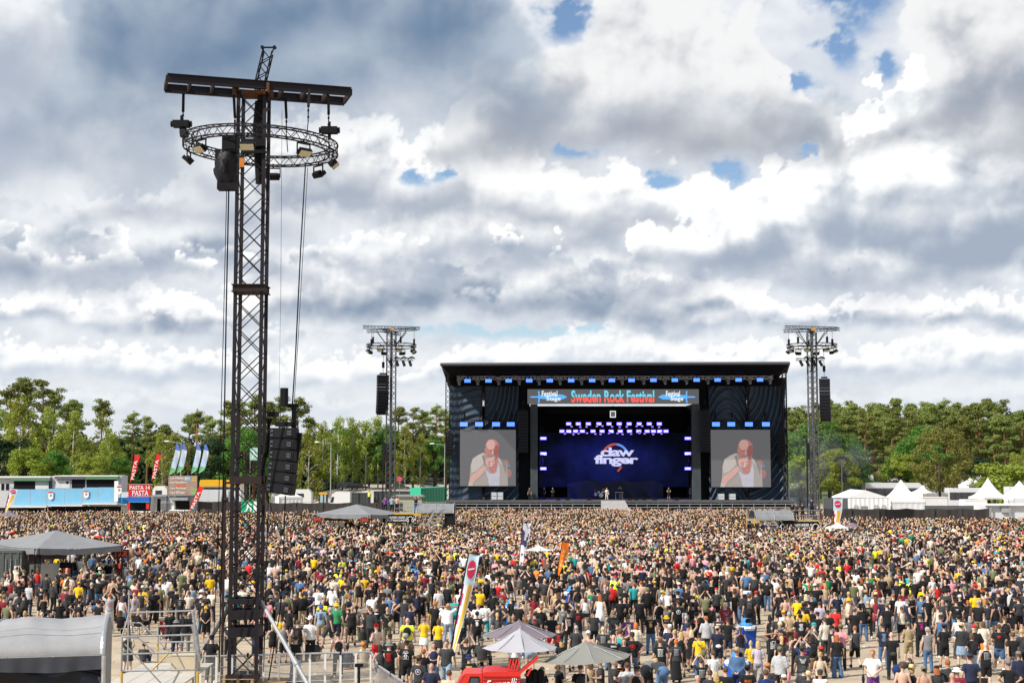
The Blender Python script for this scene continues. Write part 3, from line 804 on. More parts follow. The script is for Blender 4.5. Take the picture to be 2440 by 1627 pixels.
# small things on the stage
def case(u,v,w,h,label,m,group=None,cat='flight case',Y=YS):
 p = P(u,v,Y); p.z = ZF
 t = thing('flight_case',label,cat,p,group)
 MB().span((-w / 2,-.3,.08),(w / 2,.3,h)).build('case_body',m,t)
 q = MB()
 for sx in (-1,1): q.span((sx * w / 2 - .03,-.32,.08),(sx * w / 2 + .03,-.3,h + .01))
 q.span((-w / 2,-.32,h * .5),(w / 2,-.3,h * .56)); q.build('case_edging',M_ALU,t)
 q = MB()
 for sx in (-1,1):
  for sy in (-1,1): q.tube((sx * w * .4 - .04,sy * .2,.05),(sx * w * .4 + .04,sy * .2,.05),.05,8)
 q.build('castor',M_BLACK,t)
case(1178,1190,.9,1.1,'pale equipment case on the stage below the left giant screen, left of two',mat('pale_case',(.50,.52,.54),.5)); case(1191,1190,.9,1.1,'pale equipment case on the stage below the left giant screen, right of two',MATS['pale_case'])
case(1718,1190,.85,.9,'pale equipment case on the stage below the right giant screen, left of two',MATS['pale_case']); case(1745,1190,.85,.9,'pale equipment case on the stage below the right giant screen, right of two',MATS['pale_case'])
for k,u in enumerate((1330,1352,1404,1500,1516,1534,1560,1612)):
 p = P(u,1190,YS - .6); p.z = ZF
 t = thing('stage_monitor','black wedge loudspeaker lying along the front edge of the stage, ' + ORD[k] + ' from the left','monitor speaker',p,'wedge loudspeakers along the stage front')
 MB().prism([(-.3,0),(.3,0),(.3,.22),(-.3,.4)],-.3,.3,0,Matrix.Rotation(-pi / 2,3,'Z')).build('wedge_body',M_BLACK,t)
 MB().quad((-.26,.03,.39),(.26,.03,.39),(.26,.27,.24),(-.26,.27,.24)).build('wedge_grille',M_GRILLE,t)
# drum kit and keyboard
p = P(1432,1184,YS + 4); p.z = ZF
t = thing('drum_kit','silver drum kit behind the singer on stage','drum kit',p)
q = MB(); q.box((0,0,.15),(2.4,1.6,.3)); q.build('drum_riser',M_BLACK,t)
q = MB(); q.tube((0,-.55,.62),(0,0,.62),.32,14); q.build('bass_drum',MATS['pale_case'],t)
for x,y,z,r,h in ((-.35,-.3,.95,.17,.22),(.25,-.35,.97,.18,.24),(-.75,.1,.55,.23,.4),(.7,.1,.7,.18,.2)):
 q = MB(); q.tube((x,y,z),(x,y,z + h),r,12); q.build('drum',MATS['pale_case'],t)
for x,y,z in ((-.9,-.2,1.35),(.85,-.2,1.4),(-.7,.4,1.1),(.4,-.5,1.5)):
 q = MB(); q.lathe([(.02,.03),(.24,0),(.24,-.005),(0.01,0.0)],(x,y,z),14); q.tube((x,y,.3),(x,y,z),.015,4); q.build('cymbal',mat('brass',(.6,.45,.16),.3,.9),t)
p = P(1475,1187,YS + 3.5); p.z = ZF
t = thing('keyboard','black keyboard on a silver stand at the right of the drums','keyboard',p)
MB().box((0,-.2,1.0),(1.3,.4,.12)).build('keyboard_body',M_BLACK,t)
q = MB()
for s in (-1,1): q.tube((s * .5,-.35,0),(s * .5,-.05,.95),.03,5); q.tube((s * .5,-.05,0),(s * .5,-.35,.95),.03,5)
q.build('keyboard_stand',M_ALU,t); MB().box((0,-.41,1.04),(1.2,.02,.05)).build('keys',M_WPRINT,t)
# small square display above the stage mouth
p = P(1460.5,986.5,YS + 4); t = thing('display','small pale square display hanging at the top of the stage mouth','display',p)
MB().span((-.42,0,-.48),(.42,.1,.48)).build('display_case',M_WHITEPR,t); MB().span((-.32,-.02,-.36),(.32,-.002,.36)).build('display_face',M_PANEL,t); MB().tube((0,.05,.48),(0,.05,1.4),.02,4).build('display_wire',M_BLACK,t)

# ------------------------------------------------------------------ lighting towers
M_FLOOD = mat('flood_led_grid',(.55,.50,.34),.4,0,.15,40)
def ring_truss(m,c,R,w,h,n,rc,rd,tilt=0.0):
 def pt(a,rr,zz): return c + Vector((cos(a) * rr,sin(a) * rr,zz + cos(a) * tilt))
 for rr in (R - w / 2,R + w / 2):
  for zz in (-h / 2,h / 2):
   pts = [pt(2 * pi * k / n,rr,zz) for k in range(n + 1)]
   m.path(pts,rc,5)
 for k in range(n):
  a0,a1 = 2 * pi * k / n,2 * pi * (k + 1) / n
  s = k % 2
  m.tube(pt(a0,R - w / 2,-h / 2 if s else h / 2),pt(a1,R - w / 2,h / 2 if s else -h / 2),rd,3,cap=False)
  m.tube(pt(a0,R + w / 2,-h / 2 if s else h / 2),pt(a1,R + w / 2,h / 2 if s else -h / 2),rd,3,cap=False)
  m.tube(pt(a0,R - w / 2 if s else R + w / 2,h / 2),pt(a1,R + w / 2 if s else R - w / 2,h / 2),rd,3,cap=False)
  m.tube(pt(a0,R - w / 2 if s else R + w / 2,-h / 2),pt(a1,R + w / 2 if s else R - w / 2,-h / 2),rd,3,cap=False)
def flood(p,aim,label,group,s=1.0,down=1.0):
 """flood lamp in a yoke; aim = direction the face looks (radians about Z, 0 = +X)"""
 t = thing('flood_lamp',label,'flood lamp',p,group,aim)
 m = MB(); m.tube((0,0,.12 * s),(0,0,-.02 * s),.03 * s,5); m.box((0,0,-.04 * s),(.05 * s,.52 * s,.04 * s))
 for k in (-1,1): m.box((0,k * .25 * s,-.19 * s),(.04 * s,.03 * s,.34 * s))
 m.build('yoke',M_STEEL,t)
 r = Matrix.Rotation(math.radians(58) * down,3,'Y')
 m = MB(); m.box((0.05 * s,0,-.33 * s),(.13 * s,.46 * s,.26 * s),m=r); m.box((-.06 * s,0,-.30 * s),(.10 * s,.34 * s,.18 * s),m=r); b = m.build('lamp_body',M_BLACK,t)
 m = MB(); m.box((0,0,0),(.012 * s,.43 * s,.23 * s)); g = m.build('lamp_glass',M_FLOOD,t)
 g.location = Vector((0.05 * s,0,-.33 * s)) + r @ Vector((.072 * s,0,0)); g.rotation_euler = r.to_euler()
 g.parent = b
 return t
# --- the near tower
YT = 54.0
tb = P(584,1604,YT); TX = tb.x
tower = thing('lighting_tower','tall dark steel lattice tower with a ring of lamps, nearest the camera','tower',(TX,YT,0),'lighting towers around the field')
HW = .50                                    # half the width between leg centres
ZB,ZTOP = .35,22.45
def tp(name,m,mt,parent=None,smooth=False): return m.build(name,mt,parent or tower,None,smooth)
for sx in (-1,1):
 for sy in (-1,1):
  m = MB(); m.beam((sx * HW,sy * HW,ZB),(sx * HW,sy * HW,ZTOP),.125,.125); tp('leg',m,M_STEEL)
bay = 1.0
Lb = hypot(2 * HW,bay)
bm_ = MB().tube((0,0,-Lb / 2),(0,0,Lb / 2),.021,5).mesh('brace',M_STEEL)
n_bay = int((ZTOP - ZB) / bay)
for face in range(4):
 for k in range(n_bay):
  for s in ((-1,1) if face < 2 else ((-1,) if k % 2 else (1,))):
   o = link('brace',bm_,tower)
   zc = ZB + bay * (k + .5)
   if zc > ZTOP - .5: zc = ZTOP - .5
   ang = atan2(2 * HW,bay) * s
   if face < 2:
    o.location = (0,(-1 if face == 0 else 1) * HW,zc); o.rotation_euler = (0,ang,0)
   else:
    o.location = ((-1 if face == 2 else 1) * HW,0,zc); o.rotation_euler = (ang,0,0)
def collar(z,h,out=.10,m=M_STEEL):
 q = MB()
 for s in (-1,1):
  q.box((0,s * (HW + .02),z),(2 * HW + 2 * out,.09,h)); q.box((s * (HW + .02),0,z),(.09,2 * HW - .1,h))
 tp('collar',q,m)
zof = lambda v: P(584,v,YT).z
for v,h in ((690,.22),(1143,.28),(1430,.20),(1461,.34),(1502,.34)): collar(zof(v),h,.10 if h < .3 else .0,M_STEEL if v > 1400 else M_RUST)
collar(ZB + .02,.18,.12,M_RUST)
# landing plates at the foot of the upper section, brackets on the left
q = MB()
for z in (zof(690) + .13,zof(690) - .13): q.box((0,0,z),(2 * HW + .28,2 * HW + .28,.03))
tp('landing',q,M_RUST)
q = MB(); x = -HW - .35
q.beam((x,-.1,.1),(x,-.1,zof(1142)),.09); q.beam((x + .2,-.1,zof(1142)),(x + .2,-.1,zof(1090)),.07)
q.beam((x,-.1,zof(1150)),(-HW,-.1,zof(1150)),.08); q.beam((x + .2,-.1,zof(1092)),(-HW,-.1,zof(1092)),.06); q.tube((x - .1,-.1,zof(1190)),(x + .12,-.1,zof(1190)),.09,8)
tp('side_post',q,M_RUST)
# outriggers
foot = []
for (u,v,name,dx) in ((452,1588,'l',-1),(470,1560,'l2',-1),(748,1640,'r',1)):
 g = G(u,v + 24); g = g - Vector((TX,YT,0)); g.z = .12
 top_ = Vector((dx * (HW + .08),-.1 if name != 'l2' else .35,zof(1432)))
 q = MB(); q.tube(top_,g,.075,10); mid = top_.lerp(g,.62); q.tube(mid,mid + (g - top_).normalized() * .35,.10,10)
 q.box(g - Vector((0,0,.06)),(.4,.4,.1)); tp('outrigger',q,M_GALV if name != 'l2' else M_RUST)
# head beams
b0,b1 = P(391,202,YT - 1.1) - Vector((TX,YT,0)),P(832,234,YT + 1.1) - Vector((TX,YT,0))
zb = (b0.z + b1.z) / 2 ; 
d = Vector((b1.x - b0.x,2.05,0)).normalized(); n_ = Vector((-d.y,d.x,0))
cen = Vector(((b0.x + b1.x) / 2,0,22.62)); Lh = 3.48
for s in (-1,1):
 q = MB(); a,b = cen - d * Lh + n_ * (s * .78),cen + d * Lh + n_ * (s * .78)
 q.beam(a,b,.035,.30); q.beam(a + Vector((0,0,.15)),b + Vector((0,0,.15)),.16,.025); q.beam(a - Vector((0,0,.15)),b - Vector((0,0,.15)),.16,.025)
 tp('head_beam',q,M_STEEL)
for k in range(9):
 f = -Lh + 2 * Lh * k / 8
 q = MB(); p = cen + d * f; q.beam(p - n_ * .76,p + n_ * .76,.09,.24); tp('cross_piece',q,M_RUST)
# gin pole on top
q = MB(); q.truss(Vector((.15,.1,22.6)),Vector((.42,.5,24.25)),.36,.30,.38,.035,.022,up=(0,1,0)); q.tube((.22,.52,24.45),(.66,.52,24.45),.035,6); q.tube((.27,.5,24.2),(.22,.52,24.45),.03,5); q.tube((.57,.5,24.2),(.66,.52,24.45),.03,5)
q.tube((.20,.45,24.45),(.20,.59,24.45),.07,8); q.tube((.68,.45,24.45),(.68,.59,24.45),.07,8); tp('gin_pole',q,M_BLACK)
q = MB(); q.box((.1,-.3,22.35),(.9,.9,.12)); q.box((-.62,-.4,22.5),(.1,1.0,.35)); q.box((.68,-.4,22.5),(.1,1.0,.35)); tp('head_plate',q,mat('orange_rust',(.10,.038,.014),.7,.2,.3))
# ring
rc = Vector((.30,0,P(607,349,YT).z)); RR = 2.78
q = MB(); ring_truss(q,rc,RR,.32,.36,56,.031,.016,tilt=-.09); tp('lamp_ring',q,M_STEEL)
# slings between beams and ring
for u,sd in ((437,-1),(549,1),(673,1),(742,-1),(780,1)):
 top_ = P(u,232,YT) - Vector((TX,YT,0)); top_ = Vector((top_.x,0,22.5))
 tt = max(-1,min(1,(top_.x - rc.x) / RR)); yy = sd * RR * math.sqrt(max(0,1 - tt * tt)) * .55
 q = MB(); q.beam(top_ + Vector((0,yy * .5,0)),top_ + Vector((0,yy * .7,-.75)),.10,.05)
 for k in range(5): q.box(top_ + Vector((0,yy * .7,-.75 - k * .13)),(.07 if k % 2 else .04,.05,.11))
 q.tube(top_ + Vector((0,yy * .7,-1.3)),Vector((top_.x,yy,rc.z + .1)),.018,4); tp('sling',q,M_BLACK)
# chute of cables in the middle
q = MB(); q.tube((.28,-.2,rc.z + 1.7),(.22,-.2,rc.z + .5),.20,10,0,.23); q.tube((.22,-.2,rc.z + .5),(.30,-.2,rc.z - 1.5),.20,10,0,.15); q.box((.42,-.32,rc.z + 1.85),(.38,.3,.34)); q.tube((.42,-.32,rc.z + 2),(.42,-.32,22.5),.02,4); tp('cable_chute',q,M_BLACK)
q = MB(); q.box((.15,-HW - .1,rc.z + .0),(.85,.25,.28)); q.box((.2,-HW - .1,rc.z - .35),(.8,.2,.12)); tp('ring_guide',q,M_BLACK)
# hoists with their cable bags (each hangs by itself)
def hoist(p,label,bag=.0,s=1.0):
 t = thing('chain_hoist',label,'chain hoist',p,'chain hoists of the near tower')
 q = MB(); q.box((0,0,0),(.62 * s,.32 * s,.26 * s)); q.tube((0,0,.13 * s),(0,0,.34 * s),.05 * s,6); q.tube((-.40 * s,0,0),(-.31 * s,0,0),.12 * s,8); q.tube((.31 * s,0,0),(.40 * s,0,0),.12 * s,8); q.build('motor',M_BLACK,t)
 if bag:
  q = MB(); q.lathe([(.05,-.15 * s),(.17 * s,-.25 * s),(.19 * s,-bag * .6),(.17 * s,-bag),(.04,-bag - .06)],(.12 * s,0,0),10); q.build('chain_bag',M_TARP,t)
 q = MB(); q.box((0,0,-.24 * s),(.12 * s,.1 * s,.22 * s)); q.build('hook',M_STEEL,t)
 return t
def TP(u,v,dy=0.0):
 return P(u,v,YT + dy)
hoist(TP(432,296),'black chain hoist above the left end of the near lamp ring',.5)
hoist(TP(785,311,.3),'black chain hoist above the right end of the near lamp ring')
# the big bundle left of the mast
b = TP(544,372,-2.4)
t = thing('motor_bundle','big black motor and sagging cable bag hung on the ring left of the mast','hoist bundle',b)
t.scale = (.86,.86,.95); q = MB(); q.box((.08,0,.45),(.62,.55,.62)); q.box((.12,-.29,.45),(.48,.04,.46)); q.box((-.42,0,.1),(.25,.3,.3)); q.build('motor_case',M_BLACK,t)
q = MB()
def bagfn(s,tt):
 a = 2 * pi * s; r = .50 * (1 + .10 * sin(5 * a + tt * 9) + .07 * sin(9 * a - 14 * tt)); prof = [.62,.80,.95,.92,1.02,.98,.86,.70,.2][min(8,int(tt * 8.01))]
 return Vector((cos(a) * r * prof - .06,sin(a) * r * prof * .7,.25 - 1.55 * tt + .05 * sin(3 * a)))
q.grid(bagfn,22,8); q.build('cable_bag',mat('sagging_black_sheet',(.012,.012,.015),.4,0,.2,6,.4,spec=.15),t,smooth=True)
q = MB(); q.box((.0,-.05,-1.22),(.80,.55,.26)); q.tube((-.05,-.45,-.35),(-.05,-.45,-.75),.09,8); q.box((-.05,-.42,-.30),(.18,.18,.16)); q.build('lower_motor',M_BLACK,t)
q = MB(); q.box((.62,-.2,-.30),(.20,.06,.36)); q.build('warning_plate',mat('orange_plate',(.50,.16,.02),.5),t)
# flood lamps on the ring
for k,(u,v,w) in enumerate(((478,332,'inside the front left of the near lamp ring'),(619,330,'at the front middle of the near lamp ring, against the mast'),(754,350,'at the front right of the near lamp ring'),
       (417,346,'on the left end of the near lamp ring'),(474,374,'below the rear left of the near lamp ring'),(601,391,'below the rear middle of the near lamp ring'),(731,387,'below the rear right of the near lamp ring'),(794,365,'on the right end of the near lamp ring'))):
 a = [-2.3,-1.57,-.8,3.14,2.3,1.57,.8,0][k]
 pos = Vector((TX,YT,0)) + rc + Vector((cos(a) * RR,sin(a) * RR,-.24 - .09 * cos(a)))
 flood(pos,a,'black flood lamp ' + w,'flood lamps on the near ring',1.15,.85)
# hanging cables (each a thing: they swing freely)
def cable(pts,label,r=.016):
 q = MB(); q.path(pts,r,5); o = q.build('hanging_cable',M_BLACK); tag(o,label,'cable','cables hanging by the near tower'); return o
cable([TP(541,415,-2.4),TP(532,800,-2),TP(521,1200,-1.5),TP(508,1560,-1)],'thin black cable hanging left of the near mast, left of the pair')
cable([TP(546,415,-2.4),TP(540,700,-2),TP(531,1200,-1.5),TP(522,1600,-1)],'thicker black cable hanging left of the near mast, right of the pair',.028)
cable([TP(672,262,1),TP(669,700,1),TP(664,1010,1)],'hair thin wire hanging just right of the near mast',.008)
cable([TP(728,388,2),TP(716,600,1),TP(704,850,.5),TP(697,960,.3)],'twisted black cable down to the hoist above the near loudspeakers',.026)
cable([TP(733,400,2),TP(722,600,1),TP(712,780,.6),TP(701,960,.4)],'thin black wire beside the twisted cable right of the near mast',.012)
cable([TP(680,1180,0),TP(676,1300,0),TP(668,1450,0),TP(640,1620,0)],'black tether from the near loudspeakers to the ground',.025)
cable([TP(640,1180,0),TP(634,1380,0),TP(628,1600,0)],'black cable from the near loudspeakers down beside the mast',.025)
cable([TP(628,1150,.4),TP(655,1240,.8),TP(690,1330,1.4),TP(735,1395,2)],'slack guy wire running down right of the near mast',.014)
# the near loudspeakers
pa = P(676,1019,YT - .3)
na = array(pa,6,.96,.415,.62,'hanging column of six black loudspeakers right of the near mast',None,M_BOX,lean=-.06,curl=.012,rz=-.12,fine=True,side=.028,top_cable=.3)
q = MB(); q.box((.28,.3,-1.25),(.4,.1,2.2),m=Matrix.Rotation(.14,3,'Y')); q.build('rigging',M_BLACK,na)
q = MB(); q.path([(-.62,.1,.35),(-.60,.1,-.2),(-.72,.1,-.9),(-.85,.1,-1.6),(-.80,.1,-2.1)],[.15,.12,.10,.07,.05],8); q.box((-.45,.1,.52),(.42,.2,.18)); q.build('cable_tail',M_BLACK,na)
h2 = hoist(P(697,966,YT),'black chain hoist and long bag above the near loudspeakers',1.1,.55)
cable([P(697,985,YT),P(697,1015,YT - .2)],'short wire between the hoist and the near loudspeakers',.02)
# pallets below
def pallet(x,y,z,label):
 t = thing('pallet',label,'pallet',(x,y,z),'pallets under the near tower')
 for k in range(7): MB().box((0,-.55 + k * .183,.135),(.8 * 1.5,.12,.025)).build('board',M_WOOD,t)
 for k in (-1,0,1): MB().box((k * .52,0,.06),(.1,1.2,.11)).build('bearer',M_WOOD,t)
pallet(TX - .15,YT,.0,'wooden pallet under the foot of the near tower'); pallet(TX + .95,YT + .3,.0,'wooden pallet at the right of the near tower foot')
pallet(TX - .15,YT,.17,'upper wooden pallet carrying the near tower')

# --- the two delay towers
def delay_tower(u,YD,label,arr_side,arr_label,flip):
 base = P(u,1200,YD); X0 = base.x
 t = thing('delay_tower',label,'tower',(X0,YD,0),'lighting towers around the field')
 top = P(u,792,YD).z
 for sx in (-1,1):
  m = MB(); m.truss((sx * .30,0,0),(sx * .30,0,top),.46,.46,.62,.055,.034); m.build('mast',mat('tower_grey_steel',(.12,.12,.125),.5,.4,.2,4),t)
 m = MB()
 k = 0
 z = 1.0
 while z < top - 1:
  m.beam((-.42,0,z),(.42,0,z + (.8 if k % 2 else -.8)),.04); z += 1.6; k += 1
 m.build('mast_tie',MATS['tower_grey_steel'],t)
 m = MB(); m.box((-.75 * flip,-.3,P(u,1075,YD).z),(.28,.3,1.9)); m.beam((-.85 * flip,-.3,0),(-.85 * flip,-.3,P(u,1045,YD).z),.14); m.build('winch_post',M_STEEL,t)
 # crossed head trusses
 for ang,dz,L in ((math.radians(14),.55,3.35),(math.radians(-24),.25,3.3),(math.radians(70),.0,2.4)):
  d_ = Vector((cos(ang),sin(ang),0)) * L
  m = MB(); m.truss(Vector((0,0,top + dz)) - d_,Vector((0,0,top + dz)) + d_,.28,.28,.4,.03,.02); m.build('head_truss',M_BLACK,t)
 m = MB()
 for sx in (-1,1):
  for sy in (-1,1): m.beam((sx * .45,sy * .1,top - 1.6),(sx * 1.7,sy * .7,top + .1),.07)
 m.build('head_brace',M_BLACK,t)
 MB().box((.15,-.35,top + .35),(.34,.3,.34)).build('orange_motor',mat('orange_motor',(.62,.25,.02),.5),t)
 rz_ = P(u,824,YD).z
 m = MB(); ring_truss(m,Vector((0,0,rz_)),2.75,.3,.32,30,.032,.018); m.build('lamp_ring',M_BLACK,t)
 m = MB()
 for a in (.3,1.5,2.7,3.9,5.2): m.tube((cos(a) * 2.7,sin(a) * 2.7,rz_),(cos(a) * 2.7,sin(a) * 2.7,top + .3),.02,4); m.box((cos(a) * 2.7,sin(a) * 2.7,rz_ + .5),(.22,.22,.75))
 m.build('ring_hoist',M_BLACK,t)
 m = MB(); zz = P(u,857,YD).z; bx = 1.0 if arr_side < 0 else -.4
 m.truss((bx - 1.6,-.5,zz),(bx + 1.6,-.5,zz),.25,.25,.4,.03,.02); m.grid(lambda s,q: Vector((bx - .6 + 2.4 * s,-.5 + .5 * (q - .5),zz + .28 + .1 * sin(s * 17) - .3 * abs(q - .5))),14,4)
 for k in range(4): m.tube((bx - 1.1 + .75 * k,-.55,zz - .2),(bx - .9 + .75 * k,-.85,zz - .75),.17,7)
 m.build('spot_bar',M_BLACK,t)
 for k in range(8):
  a = 2 * pi * (k + .5) / 8
  flood(Vector((X0 + cos(a) * 2.75,YD + sin(a) * 2.75,rz_ - .2)),a,'flood lamp on the ring of the ' + ('left' if arr_side < 0 else 'right') + ' delay tower, ' + ('right end behind','rear right','rear left','left end behind','left end in front','front left','front right','right end in front')[k],'flood lamps on the ' + ('left' if arr_side < 0 else 'right') + ' delay tower',1.5,.85)
 return t
delay_tower(930,165,'slim grey lattice tower with lamp ring, left of the stage',-1,'',1)
delay_tower(1941,165,'slim grey lattice tower with lamp ring, right of the stage',1,'',1)
array(P(913,893,164.5),13,1.28,.355,.9,'long curved black loudspeaker column hanging at the delay tower left of the stage','loudspeaker columns of the delay towers',curl=.028,rz=.28,top_cable=3.2)
array(P(1964,902,164.5),14,1.15,.355,.9,'long curved black loudspeaker column hanging at the delay tower right of the stage','loudspeaker columns of the delay towers',curl=.028,rz=-.35,top_cable=3.2)

# ------------------------------------------------------------------ people: templates
from mathutils.bvhtree import BVHTree
C_ = {'black': (.013,.013,.015),'charcoal': (.040,.042,.047),'grey': (.17,.175,.185),'light grey': (.42,.43,.45),'white': (.80,.80,.80),'navy': (.018,.024,.055),
  'blue': (.035,.10,.34),'denim blue': (.075,.15,.29),'pale denim': (.26,.36,.48),'red': (.55,.022,.025),'dark red': (.22,.02,.035),'orange': (.75,.20,.03),'yellow': (.78,.50,.015),
  'neon yellow': (.72,.85,.05),'green': (.03,.24,.09),'olive': (.15,.17,.09),'teal': (.03,.32,.34),'khaki': (.34,.27,.16),'brown': (.12,.075,.045),'cream': (.66,.60,.50),'tan': (.40,.29,.17),
  'pink': (.72,.28,.34),'magenta': (.42,.03,.22),'purple': (.13,.05,.20),'lilac': (.48,.42,.50),'straw': (.62,.47,.24),'beige': (.50,.42,.31),'camouflage': (.16,.15,.10),'silver': (.45,.46,.48),'gold': (.45,.33,.14),
  'blond': (.55,.38,.16),'pale blond': (.66,.52,.30),'dark': (.022,.016,.013),'hazel': (.11,.058,.028),'ginger': (.40,.12,.03),'silver grey': (.42,.41,.40),'wine': (.17,.012,.025),'midnight': (.015,.03,.12)}
SKINS = [(.55,.355,.265),(.49,.305,.22),(.58,.41,.32),(.44,.265,.19),(.53,.335,.255),(.60,.44,.355),(.38,.22,.155),(.57,.345,.275)]
M_SKIN = mat('skin',obj_col=True,rough=.55,var=.10,scale=9,spec=.35)
M_FAB = mat('clothing',obj_col=True,rough=.85,var=.18,scale=7,bump=.5,spec=.2,sheen=.1)
M_HAIR = mat('hair',obj_col=True,rough=.5,var=.35,scale=30,bump=.6,spec=.35)
M_HAT = mat('headgear',obj_col=True,rough=.75,var=.12,scale=14,spec=.25)
M_PRINT = mat('shirt_print',obj_col=True,rough=.7,var=.10,scale=20,spec=.2)
M_SHOE = mat('shoe_leather',obj_col=True,rough=.6,var=.1,scale=12)
M_EYE = mat('eye_dark',(.02,.015,.012),.3,0,0)
UP0 = Matrix.Identity(4)
def up_mat(dz=0.0,dy=0.0,pitch=0.0,pz=.95):
 return Matrix.Translation((0,dy,dz)) @ Matrix.Translation((0,0,pz)) @ Matrix.Rotation(-math.radians(pitch),4,'X') @ Matrix.Translation((0,0,-pz))
LEG = {'stand': ((.09,0,.93),(.115,.02,.50),(.135,-.03,.08)),'easeR': ((.09,0,.93),(.12,.08,.50),(.17,.03,.08)),'walkF': ((.09,.02,.93),(.10,.24,.53),(.10,.30,.09)),'walkB': ((.09,0,.93),(.10,-.03,.50),(.11,-.36,.17)),
  'sit': ((.10,.0,.47),(.16,.44,.49),(.16,.47,.08)),'floor': ((.10,0,.13),(.22,.34,.42),(.13,.56,.06)),'bend': ((.09,0,.93),(.11,.06,.49),(.12,-.04,.08))}
ARM = {'down': ((.255,-.04,1.14),(.275,.05,.89)),'front': ((.275,-.02,1.16),(.06,.23,1.13)),'low': ((.27,-.03,1.15),(.07,.20,.97)),'drink': ((.25,.0,1.14),(.19,.27,1.22)),'hip': ((.40,-.10,1.19),(.19,.0,1.02)),
  'up': ((.31,.07,1.62),(.27,.12,1.90)),'phone': ((.27,.22,1.54),(.09,.31,1.78)),'head': ((.43,-.02,1.62),(.10,-.10,1.66)),'behind': ((.29,-.13,1.17),(.04,-.17,.97)),'out': ((.42,.05,1.40),(.66,.12,1.42)),'swingF': ((.25,.06,1.15),(.24,.24,.97)),'swingB': ((.25,-.14,1.15),(.27,-.20,.90))}
POSES = {'stand': ('stand','stand','down','down',None),'crossed': ('stand','easeR','front','front',None),'low': ('easeR','stand','low','low',None),'drink': ('stand','easeR','down','drink',None),'hips': ('stand','stand','hip','hip',None),
   'fist': ('stand','stand','down','up',None),'phone': ('stand','stand','phone','phone',None),'head': ('easeR','stand','head','head',None),'behind': ('stand','stand','behind','behind',None),'arms': ('stand','easeR','up','up',None),
   'walk': ('walkF','walkB','swingB','swingF',None),'out': ('stand','stand','down','out',None),'sit': ('sit','sit',None,None,'sit'),'floor': ('floor','floor',None,None,'floor'),'bend': ('bend','bend',None,None,'bend')}
UPM = {None: UP0,'sit': up_mat(-.47,-.04,-10),'floor': up_mat(-.81,-.03,4),'bend': up_mat(0,-.06,68)}
def joints(pose):
 l,r,al,ar,up = POSES[pose]; M = UPM[up]; J = {'M': M}
 for sx,lg,am in ((-1,l,al),(1,r,ar)):
  J[sx,'leg'] = [Vector((sx * p[0],p[1],p[2])) for p in LEG[lg]]
  sh = M @ Vector((sx * .172,-.01,1.415))
  if am: a = [Vector((sx * p[0],p[1],p[2])) for p in ARM[am]]
  elif up == 'sit': a = [M @ Vector((sx * .27,.02,1.16)),Vector((sx * .17,.30,.62))]
  elif up == 'floor': a = [M @ Vector((sx * .28,.10,1.18)),Vector((sx * .18,.36,.42))]
  else: a = [sh + Vector((sx * .06,.04,-.28)),sh + Vector((sx * .02,.14,-.52))]
  J[sx,'arm'] = [sh] + a
 J['head'] = M @ Vector((0,.02,1.655))
 return J
def loft(mb,rings,M,n=14):
 """rings of (z, rx, ry, yoff)"""
 vs = []
 for z,rx,ry,yo in rings:
  vs += [M @ Vector((cos(2 * pi * i / n) * rx,sin(2 * pi * i / n) * ry + yo,z)) for i in range(n)]
 N = len(rings)
 fs = [(k * n + i,k * n + (i + 1) % n,(k + 1) * n + (i + 1) % n,(k + 1) * n + i) for k in range(N - 1) for i in range(n)]
 fs += [tuple(reversed(range(n))),tuple(range((N - 1) * n,N * n))]
 mb.add(vs,fs)
def ball(mb,c,r,n=10,rot=None):
 rx,ry,rz = (r,r,r) if not isinstance(r,(tuple,list)) else r
 prof = [(sin(pi * k / n),-cos(pi * k / n)) for k in range(1,n)]
 vs = []; rot = rot or Matrix.Identity(3); c = Vector(c)
 for s,z in prof: vs += [rot @ Vector((cos(2 * pi * i / n) * s * rx,sin(2 * pi * i / n) * s * ry,z * rz)) + c for i in range(n)]
 N = len(prof); b = len(vs)
 vs += [rot @ Vector((0,0,-rz)) + c,rot @ Vector((0,0,rz)) + c]
 fs = [(k * n + i,k * n + (i + 1) % n,(k + 1) * n + (i + 1) % n,(k + 1) * n + i) for k in range(N - 1) for i in range(n)]
 fs += [((i + 1) % n,i,b) for i in range(n)] + [((N - 1) * n + i,(N - 1) * n + (i + 1) % n,b + 1) for i in range(n)]
 mb.add(vs,fs)
def limb(mb,pts,rs,n=9):
 for k in range(len(pts) - 1):
  mb.tube(pts[k],pts[k + 1],rs[k],n,0,rs[k + 1])
 for p,r in zip(pts,rs): ball(mb,p,r,7)
def thin(me,ratio):
 o = bpy.data.objects.new('thin',me); d = o.modifiers.new('d','DECIMATE'); d.ratio = min(1.0,ratio)
 out = shop(o); bpy.data.objects.remove(o); return out
def solid(mb,name,voxel,tris,m,smooth_it=3):
 """grow one continuous surface round overlapping shapes"""
 me = mb.mesh(name,m)
 o = bpy.data.objects.new(name,me)
 r = o.modifiers.new('r','REMESH'); r.mode = 'VOXEL'; r.voxel_size = voxel
 q = o.modifiers.new('s','SMOOTH'); q.factor = .5; q.iterations = smooth_it
 full = shop(o); bpy.data.objects.remove(o); bpy.data.meshes.remove(me)
 out = thin(full,tris / max(1,len(full.polygons) * 2)); bpy.data.meshes.remove(full)
 out.name = name
 if not out.materials: out.materials.append(m)
 out.polygons.foreach_set('use_smooth',[True] * len(out.polygons))
 return out
